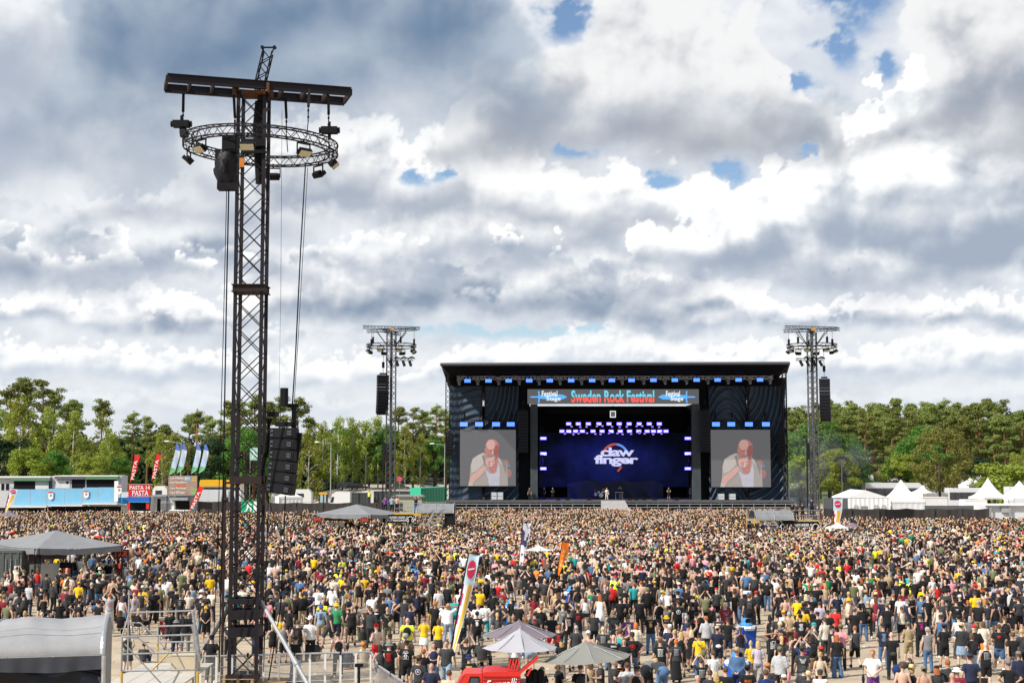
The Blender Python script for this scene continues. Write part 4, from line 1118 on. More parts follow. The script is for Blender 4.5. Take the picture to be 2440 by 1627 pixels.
def W_(sex,z):
 """half widths of the trunk at height z"""
 tab = [(.80,.150,.110),(.92,.165,.115),(1.02,.152,.105),(1.12,.148,.102),(1.25,.168,.115),(1.36,.176,.112),(1.42,.150,.090),(1.475,.072,.060)] if sex == 'm' else \
   [(.80,.155,.115),(.92,.170,.118),(1.02,.140,.100),(1.10,.125,.090),(1.25,.142,.110),(1.35,.155,.100),(1.42,.135,.078),(1.465,.065,.055)]
 for (z0,a0,b0),(z1,a1,b1) in zip(tab,tab[1:]):
  if z <= z1:
   t = max(0,(z - z0) / (z1 - z0)); return a0 + (a1 - a0) * t,b0 + (b1 - b0) * t
 return tab[-1][1:]
TPL = {}
def t_body(pose,sex):
 k = ('body',pose,sex)
 if k in TPL: return TPL[k]
 J = joints(pose); M = J['M']; mb = MB()
 loft(mb,[(z,) + W_(sex,z) + (0.0,) for z in (.84,.92,1.02,1.12,1.25,1.36,1.43,1.475)],M)
 h = J['head']; R3 = M.to_3x3()
 limb(mb,[M @ Vector((0,-.012,1.44)),h + R3 @ Vector((0,-.012,-.06))],[.060,.054])
 ball(mb,h,(.077,.096,.118),10,R3); ball(mb,h + R3 @ Vector((0,.030,-.052)),(.060,.066,.066),8,R3)
 f = 1.0 if sex == 'm' else .86
 for sx in (-1,1):
  a = J[sx,'arm']; limb(mb,[a[0],a[1],a[2]],[.058 * f,.043 * f,.030 * f])
  ball(mb,a[0].lerp(a[1],.45),.051 * f,7)
  d = (a[2] - a[1]).normalized(); ball(mb,a[2] + d * .055,(.040,.026,.052),7,d.to_track_quat('Z','Y').to_matrix())
  l = J[sx,'leg']; limb(mb,l,[.092,.062,.043]); ball(mb,l[1].lerp(l[2],.33) + Vector((0,-.018,0)),.058,7)
  if pose in ('sit','floor'): ball(mb,(sx * .09,-.02,l[0].z + .02),.12,8)
  ball(mb,l[2] + Vector((0,.07,-.045)),(.045,.125,.038),7)
 me = solid(mb,'body',.019,1500,M_SKIN)
 # face, ears and fingers
 bm = bmesh.new(); bm.from_mesh(me); x = MB()
 x.add([h + R3 @ Vector(q) for q in ((-.014,.088,.012),(.014,.088,.012),(0,.118,-.022),(-.018,.090,-.028),(.018,.090,-.028),(0,.09,.03))],[(0,5,2),(5,1,2),(0,2,3),(2,1,4),(3,2,4)])
 for sx in (-1,1): ball(x,h + R3 @ Vector((sx * .079,-.004,-.01)),(.010,.022,.032),5,R3)
 for sx in (-1,1):
  a = J[sx,'arm']; d = (a[2] - a[1]).normalized(); q = d.to_track_quat('Z','Y').to_matrix(); w = a[2]
  for i,(ox,ln) in enumerate(((-.027,.060),(-.009,.075),(.009,.072),(.027,.052))):
   p0 = w + q @ Vector((ox,0,.085)); p1 = p0 + q @ Vector((ox * .15,.012,ln * .55)); p2 = p1 + q @ Vector((0,.026,ln * .42)); x.path([p0,p1,p2],[.0095,.0085,.006],4)
  p0 = w + q @ Vector((-sx * .034,.008,.04)); x.path([p0,p0 + q @ Vector((-sx * .024,.016,.032)),p0 + q @ Vector((-sx * .026,.026,.060))],[.012,.010,.007],4)
 x2 = MB()
 for sx in (-1,1): ball(x2,h + R3 @ Vector((sx * .031,.086,.014)),(.014,.006,.008),5,R3)
 x2.add([h + R3 @ Vector(q) for q in ((-.026,.0905,-.055),(.026,.0905,-.055),(.02,.092,-.062),(-.02,.092,-.062))],[(0,1,2,3)])
 for mbx,mi in ((x,0),(x2,1)):
  vv = [bm.verts.new(v) for v in mbx.v]
  for ff in mbx.f:
   try: fc = bm.faces.new([vv[i] for i in ff]); fc.material_index = mi; fc.smooth = True
   except ValueError: pass
 bm.to_mesh(me); bm.free()
 me.materials.append(M_EYE)
 TPL[k] = me; return me
def t_top(pose,sex,kind):
 k = ('top',pose,sex,kind)
 if k in TPL: return TPL[k]
 J = joints(pose); M = J['M']; mb = MB(); e = .020 if kind != 'long' else .032
 lo = {'tee': .87,'tank': .90,'vest': .88,'long': .85,'crop': 1.03,'dress': .90,'strapless': 1.0}[kind]
 if pose in ('sit','floor'): lo = max(lo,.93)
 hi = 1.39 if kind == 'strapless' else (1.45 if kind in ('tank','dress') else 1.472)
 zs = [lo + (hi - lo) * i / 8 for i in range(9)]
 rings = []
 for i,z in enumerate(zs):
  w,d = W_(sex,z); loose = .014 * (1 - i / 8)
  if kind in ('tank','dress') and z > 1.36: w *= .80
  rings.append((z,w + e + loose,d + e + loose * 1.3,0))
 loft(mb,rings,M)
 if kind == 'dress' and pose not in ('sit','floor','bend'): loft(mb,[(.58,.25,.21,0),(.75,.22,.18,0),(.92,.19,.14,0),(1.0,.16,.12,0)],UP0)
 if kind in ('tee','long','crop'):
  for sx in (-1,1):
   a = J[sx,'arm']; f = 1.0 if sex == 'm' else .88
   ball(mb,a[0],.066 * f,8)
   if kind == 'long': limb(mb,a,[.068 * f,.060 * f,.048 * f])
   else: mb.tube(a[0],a[0].lerp(a[1],.68),.064 * f,10,0,.074 * f)
 elif kind == 'vest':
  for sx in (-1,1): ball(mb,J[sx,'arm'][0] + Vector((-sx * .012,0,0)),.074,8)
 if kind == 'long' and pose not in ('bend',): ball(mb,M @ Vector((0,-.075,1.47)),(.085,.05,.05),8)      # a hood lying on the back
 me = solid(mb,'shirt',.020,620,M_FAB,2)
 TPL[k] = me; return me
def t_bottom(pose,sex,kind):
 k = ('bottom',pose,sex,kind)
 if k in TPL: return TPL[k]
 J = joints(pose); M = J['M'] if pose != 'bend' else UP0; mb = MB()
 if pose in ('sit','floor'): ball(mb,(0,-.03,J[1,'leg'][0].z + .03),(.19,.15,.13),10)
 if pose == 'bend': ball(mb,(0,-.07,.94),(.20,.20,.20),9)
 if pose not in ('sit','floor'): loft(mb,[(z,W_(sex,z)[0] + .018,W_(sex,z)[1] + .022,-.005) for z in (.82,.88,.95,1.0)],UP0)
 if kind == 'skirt' and pose not in ('sit','floor'): loft(mb,[(.52,.23,.20,0),(.70,.21,.175,0),(.85,.185,.145,0),(.98,.16,.12,0)],UP0)
 elif kind == 'maxi' and pose not in ('sit','floor'): loft(mb,[(.12,.27,.25,0),(.5,.22,.2,0),(.85,.185,.145,0),(.98,.16,.12,0)],UP0)
 else:
  for sx in (-1,1):
   h,kn,an = J[sx,'leg']
   if kind in ('shorts','skirt','maxi'): pts,rs = [h,h.lerp(kn,.55),h.lerp(kn,.92)],[.108,.100,.100]
   elif kind == 'minis': pts,rs = [h,h.lerp(kn,.38)],[.108,.106]
   elif kind == 'flared': pts,rs = [h,kn,an + Vector((0,.01,-.02))],[.100,.066,.110]
   else: pts,rs = [h,kn,an],[.106,.078,.066]
   limb(mb,pts,rs)
 me = solid(mb,'trousers' if kind in ('jeans','flared') else ('skirt' if kind in ('skirt','maxi') else 'shorts'),.021,560,M_FAB,2)
 TPL[k] = me; return me
def t_shoe(pose,sx):
 k = ('shoe',pose,sx)
 if k in TPL: return TPL[k]
 an = joints(pose)[sx,'leg'][2]; mb = MB()
 ball(mb,an + Vector((0,.055,-.035)),(.054,.150,.048),9); mb.tube(an + Vector((0,-.015,-.04)),an + Vector((0,-.01,.05)),.054,9,0,.050)
 me = mb.mesh('shoe',M_SHOE,True); TPL[k] = me; return me
def t_hair(kind):
 if ('hair',kind) in TPL: return TPL['hair',kind]
 mb = MB()
 ball(mb,(0,-.016,.026),(.086,.100,.106),10)
 if kind == 'long':
  loft(mb,[(-.34,.04,.02,-.085),(-.30,.10,.035,-.085),(-.15,.115,.05,-.075),(.0,.095,.07,-.045),(.06,.08,.08,-.03)],UP0)
 elif kind == 'bob': loft(mb,[(-.13,.08,.05,-.05),(-.10,.105,.075,-.035),(0,.096,.085,-.03),(.06,.08,.08,-.03)],UP0)
 elif kind == 'pony': limb(mb,[Vector((0,-.10,.05)),Vector((0,-.15,-.02)),Vector((0,-.125,-.18)),Vector((0,-.12,-.32))],[.035,.038,.035,.012])
 elif kind == 'bun': ball(mb,(0,-.085,.105),.050,8)
 elif kind == 'curly':
  r = random.Random(3)
  for _ in range(26):
   a,b = r.uniform(0,6.28),r.uniform(-.2,1.3); ball(mb,(cos(a) * cos(b) * .085,sin(a) * cos(b) * .09 - .025,sin(b) * .095 + .03),.034,6)
 # keep the face free
 me = solid(mb,'hair',.014,420,M_HAIR,1)
 bm = bmesh.new(); bm.from_mesh(me)
 bmesh.ops.bisect_plane(bm,geom=bm.verts[:] + bm.edges[:] + bm.faces[:],plane_co=(0,.052,.045),plane_no=(0,.80,-.60),clear_outer=True)
 if kind in ('short','bun','pony','curly'): bmesh.ops.bisect_plane(bm,geom=bm.verts[:] + bm.edges[:] + bm.faces[:],plane_co=(0,-.08,-.055),plane_no=(0,.35,-.94),clear_outer=True) if kind == 'short' else None
 bm.to_mesh(me); bm.free(); TPL['hair',kind] = me; return me
def t_hat(kind):
 if ('hat',kind) in TPL: return TPL['hat',kind]
 mb = MB()
 def dome(z0,r,h,n=14,sy=1.14): mb.lathe([(r,z0),(r * 1.0,z0 + h * .35),(r * .86,z0 + h * .72),(r * .5,z0 + h * .95),(.01,z0 + h)],(0,-.008,0),n,0,1.0,sy)
 if kind in ('cap','backcap'):
  dome(.042,.091,.098); s = 1 if kind == 'cap' else -1
  vs = []; n = 9
  for j,(rr,zz) in enumerate(((.088,.05),(.150,.034))):
   for i in range(n + 1):
    a = pi * (.14 + .72 * i / n); vs.append((cos(a) * rr * (.92 if j else 1),s * (sin(a) * rr * 1.22 - .005),zz))
  mb.add(vs,[(i,i + 1,n + 2 + i,n + 1 + i) for i in range(n)] + [(n + 1 + i,n + 2 + i,i + 1,i) for i in range(n)])
 elif kind == 'beanie': dome(.018,.094,.140)
 elif kind == 'bucket':
  dome(.045,.094,.085); mb.lathe([(.096,.055),(.148,.005),(.150,.0),(.098,.046)],(0,-.008,0),16,0,1,1.1)
 elif kind in ('cowboy','straw'):
  mb.lathe([(.093,.05),(.088,.11),(.070,.165),(.03,.158),(.005,.15)],(0,-.008,0),14,0,1,1.15)
  R = .205 if kind == 'cowboy' else .165; n = 20; up = .075 if kind == 'cowboy' else .0
  vs = []
  for rr,q in ((.090,0),(R,1)):
   for i in range(n):
    a = 2 * pi * i / n; vs.append((cos(a) * rr,sin(a) * rr * 1.12 - .008,.055 - q * .018 + q * up * abs(cos(a)) ** 2.5))
  mb.add(vs,[(i,(i + 1) % n,n + (i + 1) % n,n + i) for i in range(n)] + [(n + i,n + (i + 1) % n,(i + 1) % n,i) for i in range(n)])
  mb.lathe([(.0945,.052),(.092,.085),(.0935,.085),(.096,.052)],(0,-.008,0),14,0,1,1.15)
 elif kind == 'headphones':
  for sx in (-1,1): mb.tube((sx * .075,0,-.01),(sx * .105,0,-.01),.042,10)
  mb.path([(cos(pi * i / 8) * .098,0,.02 + sin(pi * i / 8) * .125) for i in range(9)],.012,5)
 me = mb.mesh({'backcap': 'cap','cowboy': 'wide_hat','straw': 'straw_hat','bucket': 'bucket_hat'}.get(kind,kind),M_HAT,True); TPL['hat',kind] = me; return me
_BV = {}
def t_print(kind,sex):
 k = ('print',kind,sex)
 if k in TPL: return TPL[k]
 if sex not in _BV:
  me = t_top('stand',sex,'tee'); _BV[sex] = BVHTree.FromPolygons([v.co for v in me.vertices],[tuple(p.vertices) for p in me.polygons])
 r = random.Random(kind); shapes = []
 def q(x0,z0,x1,z1): 
  n = max(1,int((x1 - x0) / .05))
  for i in range(n): a,b = x0 + (x1 - x0) * i / n,x0 + (x1 - x0) * (i + 1) / n; shapes.append([(a,z0),(b,z0),(b,z1),(a,z1)])
 def poly(pts):
  cx,cz = sum(p[0] for p in pts) / len(pts),sum(p[1] for p in pts) / len(pts)
  for a,b in zip(pts,pts[1:] + pts[:1]): shapes.append([(cx,cz),a,b])
 def arc(cx,cz,r0,r1,n=18):
  for i in range(n):
   a,b = 2 * pi * i / n,2 * pi * (i + 1) / n
   shapes.append([(cx + cos(a) * r0,cz + sin(a) * r0),(cx + cos(b) * r0,cz + sin(b) * r0),(cx + cos(b) * r1,cz + sin(b) * r1),(cx + cos(a) * r1,cz + sin(a) * r1)])
 def words(body,cx,cz,w):
  me = text_mesh(body,1.0,0.0,res=2); xs = [v.co.x for v in me.vertices]; s = w / (max(xs) - min(xs))
  for p in me.polygons: shapes.append([(cx + me.vertices[i].co.x * s,cz + me.vertices[i].co.y * s) for i in p.vertices])
  bpy.data.meshes.remove(me)
 if kind == 'tour':
  for i in range(7): x = -.10 + i * .0285; q(x,1.355,x + .022,1.385 + r.uniform(-.006,.006))
  for c in range(4):
   for l in range(9):
    x = -.098 + c * .051; z = 1.325 - l * .026; q(x,z,x + .030 + r.uniform(-.008,.012),z + .013)
 elif kind == 'list':
  for l in range(11): w = r.uniform(.05,.10); q(-w,1.37 - l * .027,w,1.384 - l * .027)
 elif kind == 'ring':
  arc(0,1.25,.075,.098); poly([(-.05,1.21),(.0,1.32),(.05,1.21),(0,1.24)])
 elif kind == 'emblem':
  pts = []
  for i in range(14): a = 2 * pi * i / 14; rr = (.105 if i % 2 else .055) * r.uniform(.8,1.15); pts.append((cos(a) * rr * .9,1.25 + sin(a) * rr * 1.25))
  poly(pts); q(-.09,1.375,.09,1.40)
 elif kind == 'wings':
  for s in (-1,1):
   for i in range(5): poly([(s * .01,1.34 - i * .022),(s * (.12 - i * .015),1.385 - i * .035),(s * (.10 - i * .014),1.345 - i * .035)])
  poly([(-.02,1.22),(.02,1.22),(.015,1.35),(-.015,1.35)])
 elif kind == 'bar': q(-.10,1.33,.10,1.385)
 elif kind == 'small': q(-.06,1.30,.06,1.345); q(-.035,1.26,.035,1.275)
 elif kind == 'oval':
  pts = [(cos(2 * pi * i / 16) * .07,1.25 + sin(2 * pi * i / 16) * .115) for i in range(16)]; poly(pts)
 elif kind == 'frame':
  words('AC/DC',0,1.385,.16); q(-.095,1.345,.095,1.351); q(-.095,1.09,.095,1.096); q(-.095,1.09,-.089,1.35); q(.089,1.09,.095,1.35); arc(0,1.22,.030,.058); q(-.07,1.31,.07,1.33); q(-.05,1.12,.05,1.135)
 elif kind == 'letters': words('KISS',0,1.27,.22)
 elif kind == 'patches':
  for i in range(5):
   for j in range(7):
    if r.random() < .85:
     x,z = -.12 + i * .048,1.07 + j * .046
     if r.random() < .4: arc(x + .02,z + .02,.0,.018,8)
     else: q(x,z,x + r.uniform(.024,.042),z + r.uniform(.018,.036))
 bv = _BV[sex]; mb = MB()
 for s in shapes:
  vs = []
  for x,z in s:
   hit = bv.ray_cast(Vector((x,-1,z)),Vector((0,1,0)))
   if hit[0] is None: vs = None; break
   vs.append((x,hit[0].y - .007,z))
  if vs: mb.add(vs,[tuple(range(len(vs)))])
 me = mb.mesh('back_print',M_PRINT); TPL[k] = me; return me
def t_bag(kind):
 if ('bag',kind) in TPL: return TPL['bag',kind]
 mb = MB()
 if kind == 'backpack':
  ball(mb,(0,-.20,1.22),(.15,.095,.21),10); ball(mb,(0,-.27,1.15),(.10,.05,.10),8)
 elif kind == 'tote': ball(mb,(.30,.02,.78),(.05,.13,.17),8); mb.path([(.30,.06,.9),(.29,.03,1.2),(.20,-.02,1.46)],.010,4)
 elif kind == 'waist': ball(mb,(0,-.19,.98),(.11,.05,.075),8)
 elif kind == 'sling': ball(mb,(.16,-.16,1.02),(.11,.06,.13),8); mb.path([(.18,-.16,1.1),(.02,-.16,1.3),(-.13,-.09,1.45)],.014,4)
 me = mb.mesh({'backpack': 'backpack','tote': 'shoulder_bag','waist': 'hip_bag','sling': 'sling_bag'}[kind],M_FAB,True); TPL['bag',kind] = me; return me
def tint(c,r,s=.10):
 k = 1 + r.uniform(-s,s); return (c[0] * k,c[1] * k,c[2] * k,1.0)
TOPW = {'tee': 't-shirt','tank': 'tank top','vest': 'sleeveless shirt','long': 'long-sleeved top','crop': 'short top','dress': 'dress','strapless': 'strapless top','none': 'bare back'}
BOTW = {'jeans': 'trousers','shorts': 'shorts','skirt': 'skirt','maxi': 'long skirt','minis': 'hot pants','flared': 'flared jeans'}
HATW = {'cap': 'cap','backcap': 'back-to-front cap','beanie': 'beanie','bucket': 'bucket hat','cowboy': 'cowboy hat','straw': 'straw hat','headphones': 'earmuffs'}
PRW = {'tour': 'list print','list': 'line print','ring': 'ring print','emblem': 'jagged print','wings': 'wing print','bar': 'bar print','small': 'small print','oval': 'oval print','frame': 'lettered print','letters': 'block lettering','patches': 'sewn patches'}
POW = {'stand': '','crossed': 'arms folded','low': 'hands held low','drink': 'one forearm raised','hips': 'hands on hips','fist': 'one arm raised','phone': 'both hands lifted to the eyes','head': 'hands behind head','behind': 'hands behind back','arms': 'both arms high','walk': 'walking','out': 'one arm stretched out','sit': 'sitting','floor': 'sitting on the ground','bend': 'bending over'}
BAGW = {'backpack': 'backpack','tote': 'shoulder bag','waist': 'hip bag','sling': 'sling bag'}
USED = {}
def describe(top,tc,pr,pc,bot,bc,hat,hc,pose,face,bag,bagc):
 s = 'person in '
 if hat: s += hc + ' ' + HATW[hat] + ', '
 if top == 'none': s += 'no shirt'
 else:
  s += tc + ' ' + TOPW[top]
  if pr: s += ' with ' + pc + ' ' + PRW[pr]
 if top != 'dress' or pose in ('sit','floor'): s += ' and ' + (bc + ' ' + BOTW[bot] if bot != 'flared' else 'flared jeans')
 if bag: s += ', ' + bagc + ' ' + BAGW[bag]
 if POW[pose]: s += ', ' + POW[pose]
 if 110 < abs(face) <= 180: s += ', facing us'
 elif 50 < face <= 110: s += ', turned left'
 elif -110 <= face < -50: s += ', turned right'
 if len(s.split()) > 16: s = ' '.join(s.split(', ' + POW[pose])[0].split()) if POW[pose] else s
 if len(s.split()) > 16: s = s.replace(' and ' + bc + ' ' + BOTW[bot],'')
 return s
LANDMARKS = []                               # (name, x, y), filled by the builders before the crowd
PEOPLE = []
def person(loc,sex='m',pose='stand',face=0,top='tee',tc='black',pr=None,pc='white',bot='jeans',bc='black',hat=None,hc='black',hair='short',rc='hazel',skin=0,bag=None,bagc='black',h=1.0,g=1.0,shoe='black',group='people watching the concert',rng=None,label=None,extra=None):
 r = rng or random.Random(len(PEOPLE) * 13 + 5)
 lab = label or describe(top,tc,pr,pc,bot,bc,hat,hc,pose,face,bag,bagc)
 if extra: lab += ', ' + extra
 t = thing('person',lab,'person',loc,group,math.radians(face))
 PEOPLE.append((lab,loc,t))
 sc = h * (.935 if sex == 'f' else 1.0); t.scale = (sc * g,sc * g,sc)
 def part(name,me,col,parent=t):
  o = link(name,me,parent); o.color = col; return o
 part('body',t_body(pose,sex),SKINS[skin % len(SKINS)] + (1,))
 J = joints(pose); M = J['M']
 hm = Matrix.Translation(J['head']) @ M.to_3x3().to_4x4() @ Matrix.Rotation(math.radians(r.uniform(-18,18)),4,'Z')
 if top != 'none':
  s = part('dress' if top == 'dress' else 'shirt',t_top(pose,sex,top),tint(C_[tc],r))
  if pr and M == UP0: part('back_print',t_print(pr,sex),C_[pc] + (1,),s)
 if not (top == 'dress' and pose not in ('sit','floor')):
  b = t_bottom(pose,sex,bot); part(b.name.split('.')[0],b,tint(C_[bc],r))
 for sx in (-1,1): part('shoe',t_shoe(pose,sx),C_[shoe] + (1,))
 if hair != 'bald': o = part('hair',t_hair(hair),tint(C_[rc],r)); o.matrix_local = hm
 if hat:
  me = t_hat(hat); o = part(me.name.split('.')[0],me,tint(C_[hc],r)); o.matrix_local = hm
 if bag and M == UP0: me = t_bag(bag); part(me.name.split('.')[0],me,tint(C_[bagc],r))
 return t
def settle_labels():
 """no two people keep the same words: say what each one stands next to"""
 seen = {}
 def rel(x,y,n,lx,ly,fine):
  dx,dy = x - lx,y - ly
  far = hypot(dx,dy)
  if abs(dx) > abs(dy): w = 'right of the ' if dx > 0 else 'left of the '
  else: w = 'behind the ' if dy > 0 else 'in front of the '
  if fine: w = ('close ' if far < 3 else ('a little ' if far < 6 else 'well ')) + w
  return w + n
 by = {}
 for rec in PEOPLE: by.setdefault(rec[0],[]).append(rec)
 taken = set(by)
 for lab,recs in by.items():
  if len(recs) == 1: continue
  taken.discard(lab)
  for lb,loc,t in recs:
   x,y = loc[0],loc[1]; near = sorted(LANDMARKS,key=lambda q: hypot(q[1] - x,q[2] - y))[:6]
   cands = [rel(x,y,n,lx,ly,False) for n,lx,ly in near] + [rel(x,y,n,lx,ly,True) for n,lx,ly in near]
   done = False
   for c in cands:
    new = lb + ', ' + c
    if new not in taken and len(new.split()) <= 16: t['label'] = new; taken.add(new); done = True; break
   if not done:
    for k in range(2,9):
     c = lb + ', ' + rel(x,y,near[0][0],near[0][1],near[0][2],False) + ' and ' + rel(x,y,near[k % 6][0],near[k % 6][1],near[k % 6][2],False)
     if c not in taken: t['label'] = ' '.join(c.split()[:16]) if len(c.split()) > 16 else c; taken.add(t['label']); break

# ------------------------------------------------------------------ stalls and vehicles on the left
EXCL = []                                    # (x, y, half x, half y): no crowd there
def keep_off(x,y,hx,hy): EXCL.append((x,y,hx,hy))
def feather_flag(b,tipu,tipv,Y,w,m_list,label,group,shape='feather',stripes=None,words=None,wm=None,pole_to=None):
 """flag on a leaning pole; b = (u, v) of the lower end, tip = top"""
 p0,p1 = P(b[0],b[1],Y),P(tipu,tipv,Y)
 base = Vector((p0.x,Y,0)) if pole_to is None else P(pole_to[0],pole_to[1],Y)
 t = thing('beach_flag',label,'flag',base,group)
 d = p1 - p0; L = d.length; ax = d.normalized(); sd = Vector((ax.z,0,-ax.x))
 o = p0 - base
 m = MB(); pts = [Vector((0,.0,0))] + [o + ax * (L * k / 8) + (sd * (-(k / 8) ** 3 * w * .35) if shape == 'feather' else Vector()) for k in range(9)]
 m.path(pts,.03,5); m.build('pole',M_BLACK,t)
 n = 16
 def fn(s,q):
  c = (-(q ** 3) * w * .35) if shape == 'feather' else 0
  if shape == 'feather': ww = w * min(1.0,(q + .03) * 5) * (1 - .55 * max(0,q - .8) * 5)
  elif shape == 'blade': ww = w * min(1,.02 + q * 2.2)
  else: ww = w
  return o + ax * (L * q) + sd * (c + ww * s) + Vector((0,-.02 + .07 * sin(q * 9 + s * 3) * s,0))
 nm = len(m_list)
 mb = MB()
 for j in range(n):
  for i in range(4):
   q0,q1,s0,s1 = j / n,(j + 1) / n,i / 4,(i + 1) / 4
   mi = stripes((s0 + s1) / 2,(q0 + q1) / 2) if stripes else 0
   mb.add([fn(s0,q0),fn(s1,q0),fn(s1,q1),fn(s0,q1)],[(0,1,2,3)],mi)
 cl = mb.build('flag_cloth',m_list,t)
 if words:
  o2 = text(words,o + ax * (L * .48) + sd * (w * .5) + Vector((0,-.12,0)),L * .66,w * .62,wm,cl,extrude=.01,offset=.01)
  o2.rotation_euler = (pi / 2,-atan2(ax.z,ax.x),0)
 return t
def flat_roofed(name,label,cat,u0,u1,v0,v1,Y,depth,wall,parts=(),group=None):
 """box-shaped vehicle, container or stall given by its picture rectangle; parts: (name, u0, v0, u1, v1, material, proud, thickness)"""
 x0,z0,x1,z1 = rect(u0,v0,u1,v1,Y)
 t = thing(name,label,cat,((x0 + x1) / 2,Y,0),group)
 o = t.location
 m = MB(); m.span((x0 - o.x,0,max(.0,z0)),(x1 - o.x,depth,z1)); m.build('body',wall,t)
 for (pn,a,b,c,d,pm,proud,th) in parts:
  x0,z0,x1,z1 = rect(a,b,c,d,Y)
  m = MB(); m.span((x0 - o.x,-proud,max(z0,.02)),(x1 - o.x,-proud + th,z1)); m.build(pn,pm,t)
 return t
M_BLUEP = mat('pale_blue_panel',(.20,.47,.68),.5,0,.06,1)
M_GREENS = mat('dull_green_sign',(.10,.24,.12),.6,0,.1,3)
M_OFFW = mat('off_white_panel',(.66,.66,.65),.5,0,.08,2)
M_DKFENCE = mat('dark_fence_sheet',(.045,.040,.038),.8,0,.3,.5)
M_BLUEA = mat('bright_blue_awning',(.025,.12,.48),.6,0,.1)
M_LBLUE = mat('light_blue_awning',(.02,.28,.58),.6,0,.1)
M_CORR = mat('grey_corrugated',(.30,.32,.34),.5,.2,.1)
YV = 200.0
TRAILER = [
 ('white bar trailer with a green roof sign and blue balcony, at the far left edge',-30,121,1135,1222,[
  ('roof_edge',-30,1134.5,122,1138,M_OFFW,.5,4.0),('roof_sign',29,1138.6,121,1145,M_GREENS,.45,.3),('window',3,1152,10,1167,M_BLACK,.05,.04),('window',14,1152,21.5,1167,M_BLACK,.05,.04),
  ('opening_shade_sheet',33,1146,84,1165,M_BLACK,.06,.05),('grey_opening',84.3,1156,119,1165,M_OFFW,.06,.05),('balcony_panel',43,1165,82,1203.5,M_BLUEP,1.6,.08),('balcony_panel',82.3,1165,120.4,1203,M_BLUEP,1.6,.08),  # black sheets here and below the canopy stand in for interior shade
  ('canopy',38,1203.8,123,1207.5,M_OFFW,2.4,2.4),('bar_shade_sheet',-30,1209,121,1233,M_BLACK,.06,.05),('counter',20,1222,121,1225,M_GALV,.7,.6),('post',57.5,1208,58.6,1238,M_GALV,1.3,.1),('post',104,1208,105,1238,M_GALV,1.3,.1),('roof_post',118,1145,121,1165,M_BLACK,.4,.3)]),
 ('black and white bar trailer with two blue balcony panels, left of the pasta stall',122.5,290,1133,1222,[
  ('roof_edge',132,1132.4,284,1135,M_OFFW,.5,4.0),('roof_sign',132,1135.6,205,1141,mat('grey_sign',(.12,.13,.14),.6),.45,.3),('roof_sign',206,1135.6,283,1141.5,M_GREENS,.45,.3),('white_wall',134,1142,167,1163,M_OFFW,.06,.05),('window',158,1146,163.5,1152,M_BLACK,.09,.02),
  ('opening_shade_sheet',171,1142,203,1162,M_BLACK,.06,.05),('opening_shade_sheet',206,1142,279,1161,M_BLACK,.06,.05),('balcony_panel',123,1163.5,163,1201,M_BLUEP,1.6,.08),('balcony_panel',163.3,1163,204,1199.5,M_BLUEP,1.6,.08),('balcony_panel',206,1160.5,242,1197,M_BLUEP,1.6,.08),('balcony_panel',242.3,1160,279,1196,M_BLUEP,1.6,.08),  # openings are black sheets, the shade inside put into their colour
  ('canopy',128,1201.6,208,1204.5,M_OFFW,2.4,2.4),('canopy',209,1197.2,290,1200.5,M_OFFW,2.4,2.4),('bar_shade_sheet',122.5,1206,288,1233,M_BLACK,.06,.05),('counter',125,1222,288,1225,M_GALV,.7,.6),('side_banner',279.5,1145,290,1193,M_WHITE,1.7,.06),('post',162,1206,163,1238,M_GALV,1.3,.1),('post',233,1204,234,1238,M_GALV,1.3,.1)]),
]
for lab,u0,u1,v0,v1,pts in TRAILER:
 t = flat_roofed('bar_trailer',lab,'bar trailer',u0,u1,v0,v1,YV,3.2,M_OFFW,pts,'two-storey bars on the left')
 for o in list(t.children):
  if o.name.startswith('body'): o.data.materials[0] = mat('trailer_wall',(.50,.51,.52),.5,0,.1)
 if u0 < 0: continue
for u,v0,v1 in ((121,1171,1191),(205.5,1169,1187),(284,1158,1178)):
 a,b = P(u - 6,v1,YV - 1.75),P(u + 6,v0,YV - 1.75)
 t = thing('shield_sign','white shield sign with a red top on the blue bar balcony, ' + {121: 'left',205.5: 'middle',284: 'right'}[u] + ' one of three','sign',((a.x + b.x) / 2,YV - 1.75,a.z),'shield signs on the bars')
 w,h = (b.x - a.x) / 2,b.z - a.z
 MB().prism([(-w,h * .22),(0,0),(w,h * .22),(w,h),(-w,h)],0,.04).build('shield',M_WHITE,t); MB().span((-w,-.02,h * .84),(w,-.004,h)).build('red_band',M_RED,t)
 m = MB(); m.span((-w * .4,-.02,h * .42),(w * .4,-.006,h * .68)); m.build('emblem',mat('grey_print',(.25,.26,.28),.6),t)
keep_off(P(130,1200,YV).x,YV + 1.5,14,4)
# small awning beside them
t = thing('awning_stall','small stall with a light blue awning between the bars and the pasta sign','stall',(P(294,1200,YV).x,YV,0)); ox = t.location.x
for nm,a,b,c,d,m_,pr,th in (('awning',284,1185,306,1199,M_LBLUE,1.0,.9),('stall_body',286,1172,306,1238,M_OFFW,0,2),('awning_edge',284,1199.3,306,1202,M_WHITE,1.1,1.0)):
 x0,z0,x1,z1 = rect(a,b,c,d,YV); m = MB(); m.span((x0 - ox,-pr,max(0,z0)),(x1 - ox,-pr + th,z1)); m.build(nm,m_,t)
